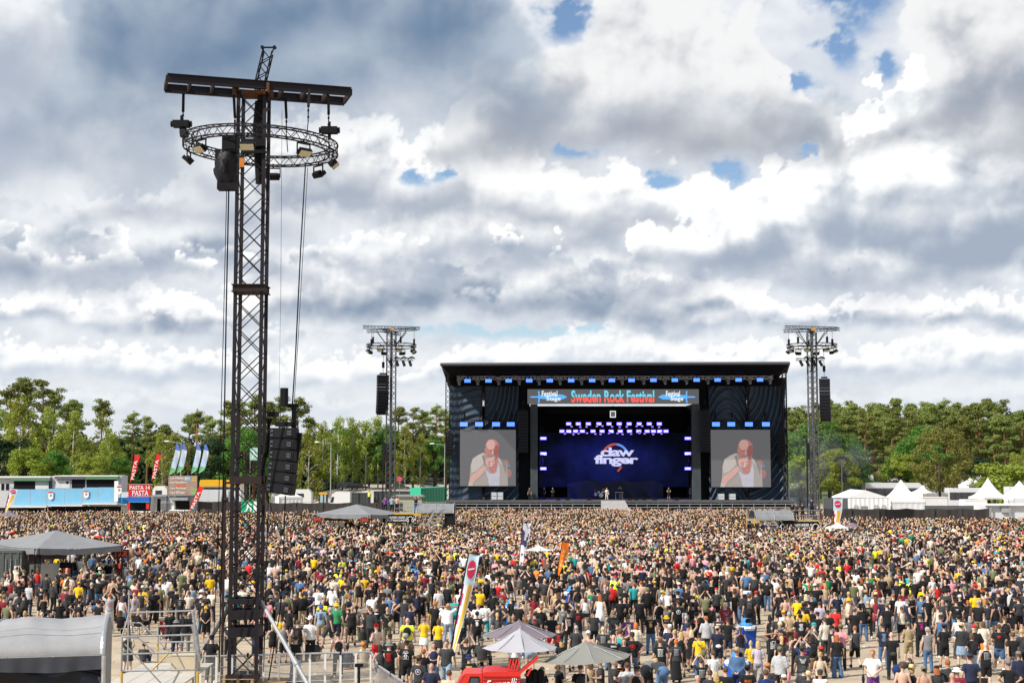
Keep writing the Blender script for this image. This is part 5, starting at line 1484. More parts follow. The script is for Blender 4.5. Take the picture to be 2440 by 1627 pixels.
# pasta stall
t = flat_roofed('pasta_stall','pasta stall under a big red sign and blue awning','stall',306.5,361,1183,1236,YV - 1,2.4,M_OFFW,[
 ('sign_board',307,1154,360,1182,M_RED,.3,.12),('awning',306.5,1183.5,360,1193,M_BLUEA,1.0,1.0),('awning_edge',312,1193.3,360,1196,M_LBLUE,1.05,.9),('opening_shade_sheet',309,1197,358,1216,M_BLACK,.08,.06),('counter',307,1217,360,1220,M_WHITE,.5,.5),  # black sheet in place of the shaded stall interior
 ('menu_sign',308,1196,314,1213,M_RED,.95,.05),('menu_sign',352,1197,360,1212,M_RED,.95,.05),('roof_bar',305,1152.6,366,1153.8,M_ALU,.3,.2)])
sb = [o for o in t.children if o.name.startswith('sign_board')][0]
for body,u0,u1,v0,v1 in (('PASTA 14',309,357,1157,1166),('PASTA',315,354,1168,1181)):
 x0,z0,x1,z1 = rect(u0,v0,u1,v1,YV - 1.33); text(body,Vector(((x0 + x1) / 2,YV - 1.33,(z0 + z1) / 2)) - t.location,x1 - x0,z1 - z0,M_WPRINT,sb,offset=.012)
FL = 'red flag reading PASTA '
feather_flag((308,1151),321,1083,YV - 1,.72,[M_RED],FL + 'at the left end of the pasta sign','pasta flags','blade',None,'PASTA',M_WPRINT)
feather_flag((359,1148),372,1081,YV - 1,.72,[M_RED],FL + 'at the right end of the pasta sign','pasta flags','blade',None,'PASTA',M_WPRINT)
feather_flag((449,1217),474,1157,YV - 5,.72,[M_RED],FL + 'leaning in front of the grey food trailer','pasta flags','blade',None,'PASTA',M_WPRINT)
FB = [mat('flag_blue',(.09,.17,.50),.6,0,.1),mat('flag_pale',(.45,.55,.70),.6,0,.1),mat('flag_green',(.14,.42,.20),.6,0,.1),mat('flag_silver',(.52,.60,.68),.6,0,.1)]
fs = lambda s,q: 0 if q > .84 else (3 if q > .55 else (1 if q > .22 else 2))
for (b,tp_,w) in (((401,1131),(424,1058),'first from the left'),((420,1127),(439,1058),'second from the left'),((454,1128),(473,1058),'second from the right'),((472,1127),(491,1059),'rightmost')):
 feather_flag(b,tp_[0],tp_[1],YV + 2,.78,FB,'blue to green feather flag above the menu board, ' + w + ' of four','blue feather flags','feather',fs)
# sheds and food trailer with its menu board
t = flat_roofed('white_shed','white clapboard shed with a dark doorway right of the pasta stall','shed',363,397,1183,1236,YV + .5,3,mat('clapboard',(.55,.57,.58),.6,0,.1),[('doorway',374,1188,383,1232,M_BLACK,.03,.02),('roof',362,1179,398,1183,M_CORR,.4,3.8)])
for k in range(9):
 x0,z0,x1,z1 = rect(384,1185 + k * 5,397,1185.8 + k * 5,YV + .5); MB().span((x0 - t.location.x,-.05,z0),(x1 - t.location.x,-.01,z1)).build('board',M_CORR,t)
t = flat_roofed('food_trailer','grey food trailer under the brown menu board','food trailer',398,463,1180,1236,YV + .5,3,M_CORR,[('hatch',408,1185,452,1191,M_GALV,1.3,1.3),('opening_shade_sheet',418,1193,452,1213,M_BLACK,.05,.04),('counter',405,1214,455,1216.5,M_WHITE,.5,.5),('white_panel',406,1190,416,1214,M_OFFW,.05,.04)])  # the shade behind the hatch is a black sheet
t = flat_roofed('menu_board','large brown menu board with white words above the food trailer','sign',400.5,470,1133,1179,YV - .2,.12,mat('brown_sheet',(.33,.23,.18),.6,0,.25,1.2),[('red_stripe',417,1154,441,1159,mat('orange_red',(.60,.13,.06),.6),.02,.02),('photo_patch',456,1134,469,1148,mat('food_photo',(.42,.30,.14),.6,0,.5,6),.02,.02),('green_patch',455,1163,469,1178,mat('salad_print',(.22,.38,.16),.6,0,.4,5),.02,.02),('sky_patch',440,1134,455,1146,mat('blue_print',(.24,.33,.45),.6),.02,.02)])
for body,v0,v1,u1 in (('- Lyx Hamburgare',1135.5,1143,452),('- Lyx Varmkorv',1146,1153,446),('- Lyx Pommes',1160,1166.5,444),('- Lyx Wraps',1170,1177,440)):
 x0,z0,x1,z1 = rect(402,v0,u1,v1,YV - .23); text(body,Vector(((x0 + x1) / 2,YV - .23,(z0 + z1) / 2)) - t.location,x1 - x0,z1 - z0,M_WPRINT,t,offset=.012)
# street lamps
def street_lamp(u_pole,v_top,Y,u_head,v_head,label,zb=0.0):
 top = P(u_pole,v_top,Y); hd = P(u_head,v_head,Y)
 t = thing('street_lamp',label,'street lamp',(top.x,Y,zb),'street lamps behind the field'); o = t.location
 m = MB(); m.tube((0,0,0),top - o,.11,8,0,.07); m.build('pole',M_GALV,t)
 m = MB(); m.tube(top - o,hd - o,.05,6); m.build('arm',M_GALV,t)
 m = MB(); ball_(m,hd - o,(.45,.18,.12)); m.build('lamp_head',M_WHITE,t)
 return t
def ball_(mb,c,r,n=8):
 prof = [(sin(pi * k / n),-cos(pi * k / n)) for k in range(0,n + 1)]
 mb.lathe([(max(.001,s),z * r[2]) for s,z in prof],c,10,0,r[0],r[1])
street_lamp(432,1056,222,398,1051,'grey street lamp behind the blue feather flags')
street_lamp(789,1056,235,756,1053,'grey street lamp standing before the birches, left of the left delay tower')
street_lamp(1060,1060,240,1030,1057,'grey street lamp at the left edge of the stage')
# bus, white hoarding
def coach(u0,u1,v0,v1,Y,label,roof,side,group='buses and coaches',depth=2.5):
 x0,z0,x1,z1 = rect(u0,v0,u1,v1,Y); L = x1 - x0; cx = (x0 + x1) / 2; H = z1
 t = thing('coach',label,'coach',(cx,Y,0),group)
 def shell(za,zb,m_,nm,out=0.0,r=.25):
  m = MB(); m.prism([(-L / 2 + r,za),(L / 2 - r,za),(L / 2,za + .2),(L / 2 - .05,zb - r),(L / 2 - r - .1,zb),(-L / 2 + r + .1,zb),(-L / 2 + .05,zb - r),(-L / 2,za + .2)],-out,depth + out); return m.build(nm,m_,t)
 shell(.35,H,side,'body'); zr = H - .42
 m = MB(); m.span((-L / 2 + .15,-.03,H * .52),(L / 2 - .15,-.004,H * .82)); m.build('side_window',M_GLASS,t)
 m = MB(); m.span((-L / 2 + .1,-.05,H * .84),(L / 2 - .1,depth + .05,H + .06)); m.build('roof',roof,t)
 for k in (-.36,.30):
  m = MB(); m.tube((L * k,-.04,.5),(L * k,.3,.5),.5,14); m.build('wheel',M_BLACK,t)
 for k in range(1,6):
  m = MB(); m.span((-L / 2 + L * k / 6 - .03,-.045,H * .52),(-L / 2 + L * k / 6 + .03,-.032,H * .82)); m.build('window_bar',M_BLACK,t)
 return t
coach(474,575,1144,1200,212,'yellow roofed bus behind the white hoarding left of the near mast',mat('bus_yellow',(.72,.40,.02),.4),M_OFFW)
def hoarding(u0,u1,v0,v1,Y,m_,label,panel_w,name='fence',cat='fence',wob=.0,rail=True):
 x0,z0,x1,z1 = rect(u0,v0,u1,v1,Y)
 t = thing(name,label,cat,(x0,Y,0)); n = max(1,int(round((x1 - x0) / panel_w))); w = (x1 - x0) / n
 proto = None
 for k in range(n):
  r = random.Random(k + int(u0))
  if wob == 0:
   if proto is None: proto = MB().span((.01,0,max(0,z0) if z0 > .3 else .05),(w - .01,.05,z1)).mesh('panel',m_)
   o = link('panel',proto,t,(k * w,0,0))
  else:
   ph = r.uniform(0,6); zt = z1
   MB().grid(lambda s,q: Vector((k * w + w * s,.07 * sin(s * 11 + ph + q * 3) * q + .05 * sin(s * 23),.05 + (zt - .05 - wob * (sin(pi * s) ** 1.5) * (.4 + .5 * r.random() * 0 + .3)) * q)),12,5).build('panel',m_,t,None,True)
 pm = MB().tube((0,.08,0),(0,.08,z1 + .05),.03,5).mesh('post',M_GALV)
 for k in range(n + 1): link('post',pm,t,(k * w,0,0))
 return t
hoarding(471,575,1166,1234,206,mat('white_hoarding',(.60,.62,.63),.6,0,.08),'white hoarding of wide panels below the yellow bus',1.6,'hoarding','hoarding')
hoarding(471,640,1194,1240,201,M_DKFENCE,'dark sheeted fence left of and behind the near mast',3.2,wob=.10)
hoarding(641,960,1197,1240,199,M_DKFENCE,'long sagging dark sheeted fence right of the near mast',3.4,wob=.16)
def exit_sign(u0,v0,u1,v1,Y,label,m_,pole=True,stand=True):
 x0,z0,x1,z1 = rect(u0,v0,u1,v1,Y); t = thing('exit_sign',label,'sign',((x0 + x1) / 2,Y,0)); w,h = x1 - x0,z1 - z0
 m = MB(); m.span((-w / 2,0,z0),(w / 2,.06,z1)); m.build('sign_board',m_,t)
 m = MB()
 for k in (-1,1): m.tube((k * w * .46,.1,0),(k * w * .46,.1,z1),.04,5)
 m.build('sign_post',M_GALV,t)
 # running figure and door
 def S(a,b): return (-w / 2 + w * a,z0 + h * b)
 m = MB()
 for poly in ([S(.40,.80),S(.48,.80),S(.48,.90),S(.40,.90)],[S(.34,.50),S(.46,.48),S(.50,.74),S(.38,.76)],[S(.36,.50),S(.30,.22),S(.20,.16),S(.22,.10),S(.36,.18),S(.45,.48)],[S(.42,.50),S(.56,.34),S(.54,.12),S(.60,.12),S(.64,.38),S(.48,.54)],[S(.48,.72),S(.62,.60),S(.66,.66),S(.50,.80)],[S(.38,.74),S(.24,.62),S(.20,.68),S(.36,.82)]):
  m.prism(poly,-.03,-.005)
 m.build('running_figure',M_WPRINT,t)
 m = MB(); m.span((-w / 2 + w * .74,-.03,z0 + h * .1),(-w / 2 + w * .92,-.005,z0 + h * .9)); m.build('door_symbol',M_WPRINT,t)
M_EXIT = mat('exit_green',(.01,.33,.16),.5,0,.06)
exit_sign(574,1192,615,1222,196,'large green running figure exit sign on the dark fence behind the near mast',M_EXIT)
exit_sign(595,1066,618,1096,206,'pale green exit sign high on posts behind the near mast',mat('faded_exit_green',(.28,.55,.45),.5,0,.1))
# white tents
M_TENT = mat('white_tent_cloth',(.80,.80,.81),.6,0,.03,1,transl=.12)
def pagoda(u,vp,u0,u1,ve,vb,Y,label,yaw=.35,group='white pagoda tents',walls=True):
 x0,x1 = P(u0,ve,Y).x,P(u1,ve,Y).x; ze = P(u,ve,Y).z; zp = P(u,vp,Y).z
 wspan = (x1 - x0); s = wspan / (abs(cos(yaw)) + abs(sin(yaw))) / 2
 t = thing('pagoda_tent',label,'tent',((x0 + x1) / 2,Y + s,0),group,yaw)
 m = MB(); n = 6
 cor = [(-s,-s),(s,-s),(s,s),(-s,s)]
 for k in range(4):
  a,b = cor[k],cor[(k + 1) % 4]
  def fn(p,q):
   f = (1 - q); x = (a[0] + (b[0] - a[0]) * p) * f; y = (a[1] + (b[1] - a[1]) * p) * f
   return Vector((x,y,ze + (zp - ze) * (q ** 1.75) - .06 * sin(pi * p) * f))
  m.grid(fn,4,8)
 m.build('roof',M_TENT,t,None,False)
 m = MB()
 for k in range(4):
  a,b = cor[k],cor[(k + 1) % 4]; m.quad((a[0],a[1],ze - .28),(b[0],b[1],ze - .28),(b[0],b[1],ze),(a[0],a[1],ze))
 m.build('valance',M_TENT,t)
 for k in range(4):
  m = MB(); m.tube((cor[k][0],cor[k][1],0),(cor[k][0],cor[k][1],ze),.05,6); m.build('pole',M_ALU,t)
 if walls:
  for k in range(4):
   a,b = cor[k],cor[(k + 1) % 4]; m = MB(); m.grid(lambda p,q: Vector((a[0] * .98 + (b[0] - a[0]) * .98 * p,a[1] * .98 + (b[1] - a[1]) * .98 * p,.05 + (ze - .3) * q)) + Vector((0,.02 * sin(p * 40),0)),12,1); m.build('side_wall',M_TENT,t)
 return t
pagoda(688,1158,648,719,1183,1240,212,'white pagoda tent behind the dark fence right of the near mast')
# embankment with parked cars, containers below it
def embankment():
 m = MB(); xs = [P(u,1170,255).x for u in (700,745,800,1062,1100)]
 prof = [(243,0),(246,2.9),(249,3.35),(300,3.6),(330,0)]
 vs = []
 for i,x in enumerate(xs):
  k = (0,.8,1,1,1)[i]; vs += [(x,y,max(.0,z * k) - .02) for y,z in prof]
 n = len(prof); fs = [(i * n + j,(i + 1) * n + j,(i + 1) * n + j + 1,i * n + j + 1) for i in range(len(xs) - 1) for j in range(n - 1)]
 m.add(vs,fs); tag(m.build('embankment',mat('pale_gravel_bank',(.40,.36,.30),.9,0,.2,.5),None,None,True),kind='structure')
embankment()
def car(u0,u1,v1,Y,label,col,zb,estate=False,flip=False,group='cars parked on the bank'):
 x0,x1 = P(u0,v1,Y).x,P(u1,v1,Y).x; L = x1 - x0
 t = thing('parked_car',label,'car',((x0 + x1) / 2,Y,zb),group,pi if flip else 0)
 m_ = mat('car_' + label.split(' ')[0] + '_paint',col,.28,.2,0,spec=.6); h = L / 4.4
 lo = [(-.50,.10),(.50,.10),(.50,.16),(.485,.175),(.30,.20),(-.47,.205),(-.50,.17)]
 cb = [(-.47,.20),(.27,.20),(.14,.325),(-.22 if not estate else -.38,.335),(-.40,.27)]
 m = MB(); m.prism([(x * L,z * L) for x,z in lo],-.85 * h,.85 * h); m.build('body',m_,t)
 m = MB(); m.prism([(x * L,z * L) for x,z in cb],-.74 * h,.74 * h); m.build('cabin',m_,t)
 m = MB(); m.prism([(x * L * .93 - .01 * L,.205 * L + (z - .20) * L * .86) for x,z in cb],-.755 * h,.755 * h); m.build('window',M_GLASS,t)
 for kx in (-.31,.32):
  for ky in (-1,1):
   w = MB().tube((kx * L,ky * .70 * h,.072 * L),(kx * L,ky * .87 * h,.072 * L),.073 * L,14).build('wheel',M_BLACK,t); MB().tube((kx * L,ky * .86 * h,.072 * L),(kx * L,ky * .885 * h,.072 * L),.045 * L,10).build('rim',M_ALU,w)
 for ky in (-.6,.6): MB().box((-.50 * L,ky * h,.175 * L),(.03,.3 * h,.04 * L)).build('tail_light',M_RED,t); MB().box((.495 * L,ky * h,.165 * L),(.03,.28 * h,.03 * L)).build('headlight',M_WHITE,t)
 return t
car(803,858,1170,252,'blue grey estate car parked on the bank, behind the black one',(.06,.085,.14),3.40,True)
car(826,878,1173,249.5,'black saloon car with a red tail light parked on the bank',(.015,.014,.016),3.36)
car(933,975,1166,252,'dark olive car parked on the bank behind the left delay tower',(.07,.075,.06),3.40,True)
car(1002,1045,1157,262,'silver white car parked on the bank above the green generator',(.6,.6,.6),3.42,True)
def mesh_fence(u0,u1,v,Y,h,zb,label):
 x0,x1 = P(u0,v,Y).x,P(u1,v,Y).x
 t = thing('wire_fence',label,'fence',(x0,Y,zb)); L = x1 - x0; n = max(2,int(L / 3.5)); w = L / n
 m = MB()
 for k in range(10): m.tube((0,0,.1 + k * h / 10),(w,0,.1 + k * h / 10),.012,3)
 for k in range(18): m.tube((w * k / 18,0,.1),(w * k / 18,0,h),.010,3)
 pm = m.mesh('wire_panel',M_GALV); pp = MB().tube((0,0,0),(0,0,h + .05),.03,5).mesh('post',M_GALV)
 for k in range(n): link('wire_panel',pm,t,(k * w,0,0))
 for k in range(n + 1): link('post',pp,t,(k * w,0,0))
mesh_fence(745,1058,1160,266,2.0,3.45,'wire mesh fence along the top of the bank behind the cars')
mesh_fence(640,800,1190,232,2.0,0.0,'wire mesh fence on the field edge before the street lamp')
def container(u0,u1,v0,v1,Y,label,m_,depth=2.4,ribs=True,name='container',cat='container',yaw=0.0):
 x0,z0,x1,z1 = rect(u0,v0,u1,v1,Y)
 t = thing(name,label,cat,((x0 + x1) / 2,Y,0),None,yaw); w = (x1 - x0) / 2
 m = MB(); m.span((-w,0,.12),(w,depth,z1)); m.build('body',m_,t)
 if ribs:
  n = max(3,int(2 * w / .45)); rm = MB().span((-.07,-.04,.2),(.07,.002,z1 - .1)).mesh('rib',m_)
  for k in range(n): link('rib',rm,t,(-w + 2 * w * (k + .5) / n,0,0))
 m = MB(); m.span((-w - .02,-.05,z1 - .12),(w + .02,-.0,z1 + .02)); m.build('top_rail',m_,t)
 return t
M_CONT = mat('grey_black_container',(.055,.065,.07),.6,.1,.2)
container(836,880,1174,1230,238,'dark grey container right of the white van',M_CONT)
container(890,977,1170,1230,240,'long dark grey container behind the left delay tower',M_CONT)
M_GEN = mat('generator_green',(.03,.38,.23),.5,0,.12)
x0,z0,x1,z1 = rect(978,1160,1003,1232,226)
t = thing('green_generator','bright green generator container at the left edge of the stage','generator',((x0 + x1) / 2,226,0),None,.0)
a,b,c_ = P(977,1162,224),P(1003,1162,222),P(1064,1156,234); o = t.location
m = MB(); zt = a.z
q = [Vector((a.x,224,0)) - o,Vector((b.x,222,0)) - o,Vector((c_.x,234,0)) - o,Vector((a.x + c_.x - b.x,236,0)) - o]
m.add([(p.x,p.y,.3) for p in q] + [(p.x,p.y,zt) for p in q],[(3,2,1,0),(4,5,6,7),(0,1,5,4),(1,2,6,5),(2,3,7,6),(3,0,4,7)]); m.build('body',M_GEN,t)
d = q[2] - q[1]
for k in range(9):
 p0 = q[1] + d * (.04 + k * .11); p1 = p0 + d * .09; nn = Vector((d.y,-d.x,0)).normalized() * .05
 m = MB(); m.add([p0 + nn + Vector((0,0,.6)),p1 + nn + Vector((0,0,.6)),p1 + nn + Vector((0,0,zt - .3)),p0 + nn + Vector((0,0,zt - .3)),p0 + Vector((0,0,.6)),p1 + Vector((0,0,.6)),p1 + Vector((0,0,zt - .3)),p0 + Vector((0,0,zt - .3))],[(0,1,2,3),(0,3,7,4),(1,5,6,2),(3,2,6,7)]); m.build('door',M_GEN,t)
m = MB(); m.span((q[0].x * .5 + q[1].x * .5 - .5,-3.2,1.6),(q[0].x * .5 + q[1].x * .5 + .5,-3.1,2.0)); m.build('vent',M_BLACK,t)
t = container(938,1005,1183,1232,214,'low beige cabin with a grey roof left of the stage',mat('beige_cabin',(.36,.37,.27),.7,0,.1),3,False,'cabin','cabin'); 
m = MB(); w = 2.25; m.prism([(-w - .2,P(970,1183,214).z),(w + .2,P(970,1183,214).z),(w - .2,P(970,1179,214).z),(-w + .2,P(970,1179,214).z)],-.3,3.2); m.build('roof',M_CORR,t)
# white delivery van and yellow loader
x0,z0,x1,z1 = rect(785,1172,834,1232,224)
t = thing('delivery_van','white rounded delivery van between the loader and the containers','van',((x0 + x1) / 2,224,0)); w = (x1 - x0) / 2
MB().prism([(-w,.5),(w,.5),(w,z1 - .1),(w - .1,z1),(-w + .9,z1),(-w + .35,z1 - .35),(-w + .1,z1 - 1.4)],0,2.1).build('body',mat('van_white',(.72,.72,.72),.35,0,.03),t)
for k in (-.6,.6): MB().tube((k * w,-.03,.45),(k * w,.25,.45),.42,12).build('wheel',M_BLACK,t)
MB().prism([(-w + .08,z1 - 1.6),(-w + .55,z1 - 1.6),(-w + .7,z1 - .75),(-w + .34,z1 - .75)],-.03,-.005).build('side_window',M_GLASS,t)
x0,z0,x1,z1 = rect(750,1173,792,1232,218)
t = thing('wheel_loader','yellow wheel loader with a glazed cab behind the dark fence','loader',((x0 + x1) / 2,218,0)); M_LOAD = mat('loader_yellow',(.70,.36,.02),.5,0,.1); w = (x1 - x0) / 2
MB().span((-w,0,.9),(w,1.6,1.9)).build('chassis',M_LOAD,t); MB().span((-w * .55,.1,3.35),(w * .35,1.5,z1)).build('cab_roof',M_LOAD,t); MB().span((-w * .5,.15,1.9),(w * .3,1.45,3.35)).build('cab_glass',mat('pale_cab_glass',(.35,.48,.50),.15),t)
for xx in (-w * .52,-.05,w * .31): MB().span((xx - .05,.08,1.9),(xx + .05,1.52,3.35)).build('cab_pillar',M_BLACK,t)
for k in (-.55,.6): MB().tube((k * w,-.1,.6),(k * w,.4,.6),.6,14).build('wheel',M_BLACK,t)
m = MB(); m.beam((-w,.8,1.6),(-w - 1.0,.8,.9),.2,.25); m.build('loader_arm',M_LOAD,t); MB().prism([(-w - 1.0,.3),(-w - .8,1.2),(-w - 1.1,1.2),(-w - 1.6,.5)],0,1.7).build('bucket',M_LOAD,t)
# caravans and vans seen between the stalls
for k,(u0,u1,v0,v1,Y,lab) in enumerate(((645,690,1155,1232,246,'white caravan behind the white pagoda tent'),(690,742,1166,1235,236,'low white van with dark base beside the white pagoda tent'),(362,398,1158,1238,222,'white van seen between the pasta sign and the menu board'))):
 x0,z0,x1,z1 = rect(u0,v0,u1,v1,Y); w = (x1 - x0) / 2
 t = thing('caravan' if k == 0 else 'parked_van',lab,'caravan' if k == 0 else 'van',((x0 + x1) / 2,Y,0))
 MB().prism([(-w,.5),(w,.5),(w,z1 - .5),(w - .4,z1),(-w + .4,z1),(-w,z1 - .5)],0,2.2).build('body',M_OFFW,t); MB().span((-w * .6,-.03,z1 - 1.3),(w * .3,-.004,z1 - .65)).build('side_window',M_GLASS,t)
 for q in (-.55,.55): MB().tube((q * w,-.03,.42),(q * w,.25,.42),.4,12).build('wheel',M_BLACK,t)
# pink disc on a stake by the tower
p = P(952,1141,190); t = thing('round_sign','pink round sign on a thin pole at the left delay tower','sign',(p.x,190,0)); MB().tube((0,0,0),(0,0,p.z),.025,5).build('pole',M_GALV,t); MB().tube((0,-.03,p.z),(0,.03,p.z),.32,16).build('disc',mat('pink_sign',(.70,.05,.28),.5),t)

# ------------------------------------------------------------------ tents, coaches and fences on the right
def ml_(u,v,Y): return P(u,v,Y)
pagoda(2158,1142,2112,2207,1193,1262,196,'tallest white pagoda tent right of the marquee with arched windows',.12)
pagoda(2216,1147,2177,2262,1175,1250,226,'white pagoda tent behind the single round tree trunk',.3)
pagoda(2366,1138,2325,2407,1184,1255,206,'white pagoda tent standing left of the one at the right edge',.3,walls=False)
pagoda(2442,1145,2398,2490,1186,1255,204,'white pagoda tent cut off by the right edge',.2,walls=False)
for u,vp,w,lab in ((2109,1136,20,'small far white tent left of the tallest pagoda'),(2124,1133,20,'small far white tent just behind the tallest pagoda, left peak'),(2176,1136,20,'small far white tent behind the coaches, right of the tallest pagoda'),(2318,1137,26,'small far white tent right of the round tree'),(2330,1143,22,'small low far white tent right of the round tree'),(2392,1139,30,'small far white tent between the two right pagodas')):
 pagoda(u,vp,u - w,u + w,1154,1215,262,lab,.4,'small far white tents')
# marquee with arched windows
YM = 192.0
x0,z0,x1,z1 = rect(2019,1186,2121,1262,YM); zp = P(2064,1168,YM).z
t = thing('marquee','white marquee with arched windows and a grey door','tent',((x0 + x1) / 2,YM,0)); w = (x1 - x0) / 2
m = MB(); m.add([(-w,0,z1),(w,0,z1),(-.3,0,zp),(-w,9,z1),(w,9,z1),(-.3,9,zp)],[(0,1,2),(5,4,3),(0,2,5,3),(1,4,5,2)]); m.build('roof',M_TENT,t)
MB().grid(lambda s,q: Vector((-w + 2 * w * s,.03 * sin(s * 60),.05 + (z1 - .1) * q)),40,1).build('front_wall',M_TENT,t); MB().quad((w,0,0),(w,9,0),(w,9,z1),(w,0,z1)).build('side_wall',M_TENT,t); MB().quad((-w,9,0),(-w,0,0),(-w,0,z1),(-w,9,z1)).build('side_wall',M_TENT,t)
def arch_win(u):
 x = P(u,1200,YM).x - t.location.x; hw,zb,zt = .36,1.15,2.2
 pts = [(x - hw,zb),(x + hw,zb),(x + hw,zt)] + [(x + hw * cos(a),zt + hw * sin(a)) for a in (pi * k / 6 for k in range(1,6))] + [(x - hw,zt)]
 g = MB().prism(pts,-.06,-.04).build('arched_window',mat('clear_pvc',(.32,.35,.36),.25,0,.1),t)
 m = MB(); m.span((x - .02,-.09,zb),(x + .02,-.062,zt + hw))
 for z in (1.5,1.85,2.2): m.span((x - hw,-.09,z - .02),(x + hw,-.062,z + .02))
 m.build('glazing_bar',M_WHITE,g)
for u in (2040,2088,2106): arch_win(u)
x = P(2059,1200,YM).x - t.location.x; MB().span((x - .45,-.08,.05),(x + .45,-.04,2.4)).build('door',mat('grey_door',(.22,.24,.26),.5),t)
# coaches
M_CW = mat('coach_white',(.62,.63,.66),.35,0,.04)
coach(2030,2100,1149,1215,246,'white coach with dark windows behind the marquee, left one',M_CW,M_CW); coach(2062,2202,1151,1212,238,'long white coach with dark windows behind the marquee',M_CW,M_CW)
coach(1880,1945,1152,1215,240,'blue grey coach half hidden by the right edge of the stage',M_CW,mat('coach_blue',(.10,.14,.20),.4,0,.1))
coach(2262,2352,1163,1222,236,'white long vehicle between the round tree and the right pagodas',M_CW,M_CW); coach(2405,2500,1160,1222,232,'white long vehicle behind the rightmost pagoda',M_CW,M_CW)
coach(2052,2082,1132,1200,272,'white camper roof far behind the coaches',M_CW,M_CW,depth=6); coach(2128,2172,1134,1200,274,'white camper far behind the tallest pagoda',M_CW,M_CW)
container(2200,2258,1184,1250,204,'pale grey site cabin right of the tallest pagoda',M_OFFW,2.4,False,'site_cabin','cabin')
container(2300,2350,1190,1250,200,'white refrigerated box behind the right dark fence',M_WHITE,2.4,False,'white_box','container')
container(2298,2345,1133,1190,282,'pale grey building block at the foot of the pine wood',M_OFFW,3,False,'low_building','building'); container(2346,2400,1132,1190,280,'white long caravan at the foot of the pine wood',M_WHITE,3,False,'long_caravan','caravan')
t = container(2406,2470,1136,1190,284,'red wooden house with a dark roof at the right edge',mat('falu_red',(.20,.035,.025),.8,0,.1),5,False,'red_house','house')
zz = P(2430,1136,284).z; MB().prism([(-3.2,zz),(3.2,zz),(2.2,zz + 1.4),(-2.2,zz + 1.4)],-.4,5.4).build('roof',M_DKFENCE,t); MB().span((-.5,-.06,zz - 1.7),(.5,-.01,zz - .5)).build('window',M_WHITE,t)
# white counters at the right
t = flat_roofed('white_counter','white service counter with posts at the right end of the dark fence','counter',2349,2470,1203,1262,176,2.2,mat('white_counter_panel',(.60,.62,.65),.5,0,.08),[('table_top',2347,1200.5,2472,1204,M_WHITE,.5,2.8),('post',2357,1204,2359.5,1262,M_GALV,.4,.08),('post',2403,1204,2406,1262,M_GALV,.4,.08),('dark_case',2385,1205,2402,1220,mat('grey_crate',(.35,.36,.38),.5),.3,.3)])
hoarding(1964,2357,1211,1266,172,M_DKFENCE,'long dark sheeted fence in front of the white tents',3.6,wob=.18)
hoarding(1963,2020,1186,1256,190,mat('grey_fence_sheet',(.10,.105,.115),.7,0,.1),'tall grey screen fence left of the marquee',2.4)
hoarding(2205,2320,1204,1258,184,mat('grey_fence_sheet',(.10,.105,.115),.7),'grey mesh fence right of the tallest pagoda',2.4)
# floodlight masts
def mast(u,vt,Y,label,n,spread,s):
 p = P(u,vt,Y); t = thing('floodlight_mast',label,'floodlight',(p.x,Y,0),'floodlight masts on the right')
 MB().tube((0,0,0),(0,0,p.z - .6 * s),.12,8,0,.08).build('pole',M_GALV,t)
 for k in range(n):
  a = (k / (n - 1) - .5) * spread; d = Vector((sin(a),-.25 * cos(a * 2),cos(a))) * 1.3 * s; b = Vector((0,0,p.z - .6 * s))
  m = MB(); m.tube(b,b + d * .6,.035,4); m.box(b + d * .85,(.40 * s,.25,.55 * s),m=Matrix.Rotation(a,3,'Y')); m.build('lamp_arm',M_GALV,t)
  MB().box(b + d * .85 + Vector((0,-.14,0)),(.34 * s,.02,.46 * s),m=Matrix.Rotation(a,3,'Y')).build('lamp_glass',M_GLASS,t)
mast(2005,1098,210,'floodlight mast with a fan of lamps left of the marquee',6,1.9,1.05)
mast(2066,1097,262,'thin lamp mast far behind the coaches',3,1.4,.7)
p = P(2030,1170,224); 

# ------------------------------------------------------------------ trees
def leaf_mat(name,c0,c1,c2,transl=.35):
 m = bpy.data.materials.new(name); m.use_nodes = True; t = m.node_tree; t.nodes.clear(); n = NT(t)
 oi = n.node('ShaderNodeObjectInfo'); tc = n.node('ShaderNodeTexCoord')
 f = n.noise(tc.outputs['Object'],.9,4,.65)
 c = n.ramp(f,[(.30,c0),(.52,c1),(.74,c2)])
 hs = n.node('ShaderNodeHueSaturation'); n.put(hs.inputs['Color'],c)
 n.put(hs.inputs['Hue'],n.lin(V(n,oi.outputs['Random']),0,1,.482,.518)); n.put(hs.inputs['Value'],n.lin(V(n,oi.outputs['Random']),0,1,.80,1.22))
 c = V(n,hs.outputs[0])
 b = n.node('ShaderNodeBsdfPrincipled'); n.put(b.inputs['Base Color'],c); b.inputs['Roughness'].default_value = .6; b.inputs['Specular IOR Level'].default_value = .25
 tr = n.node('ShaderNodeBsdfTranslucent'); n.put(tr.inputs[0],c); mx = n.node('ShaderNodeMixShader'); mx.inputs[0].default_value = transl
 t.links.new(b.outputs[0],mx.inputs[1]); t.links.new(tr.outputs[0],mx.inputs[2]); o = n.node('ShaderNodeOutputMaterial'); t.links.new(mx.outputs[0],o.inputs[0])
 return m
L_PINE = leaf_mat('pine_needles',(.085,.115,.025),(.195,.230,.055),(.300,.320,.085),.3)
L_BIRCH = leaf_mat('birch_leaves',(.18,.235,.032),(.30,.355,.055),(.40,.43,.09),.42)
L_OAK = leaf_mat('broad_leaves',(.055,.13,.018),(.105,.235,.034),(.18,.32,.055),.38)
L_LIME = leaf_mat('young_leaves',(.16,.235,.026),(.27,.345,.045),(.37,.42,.075),.42)
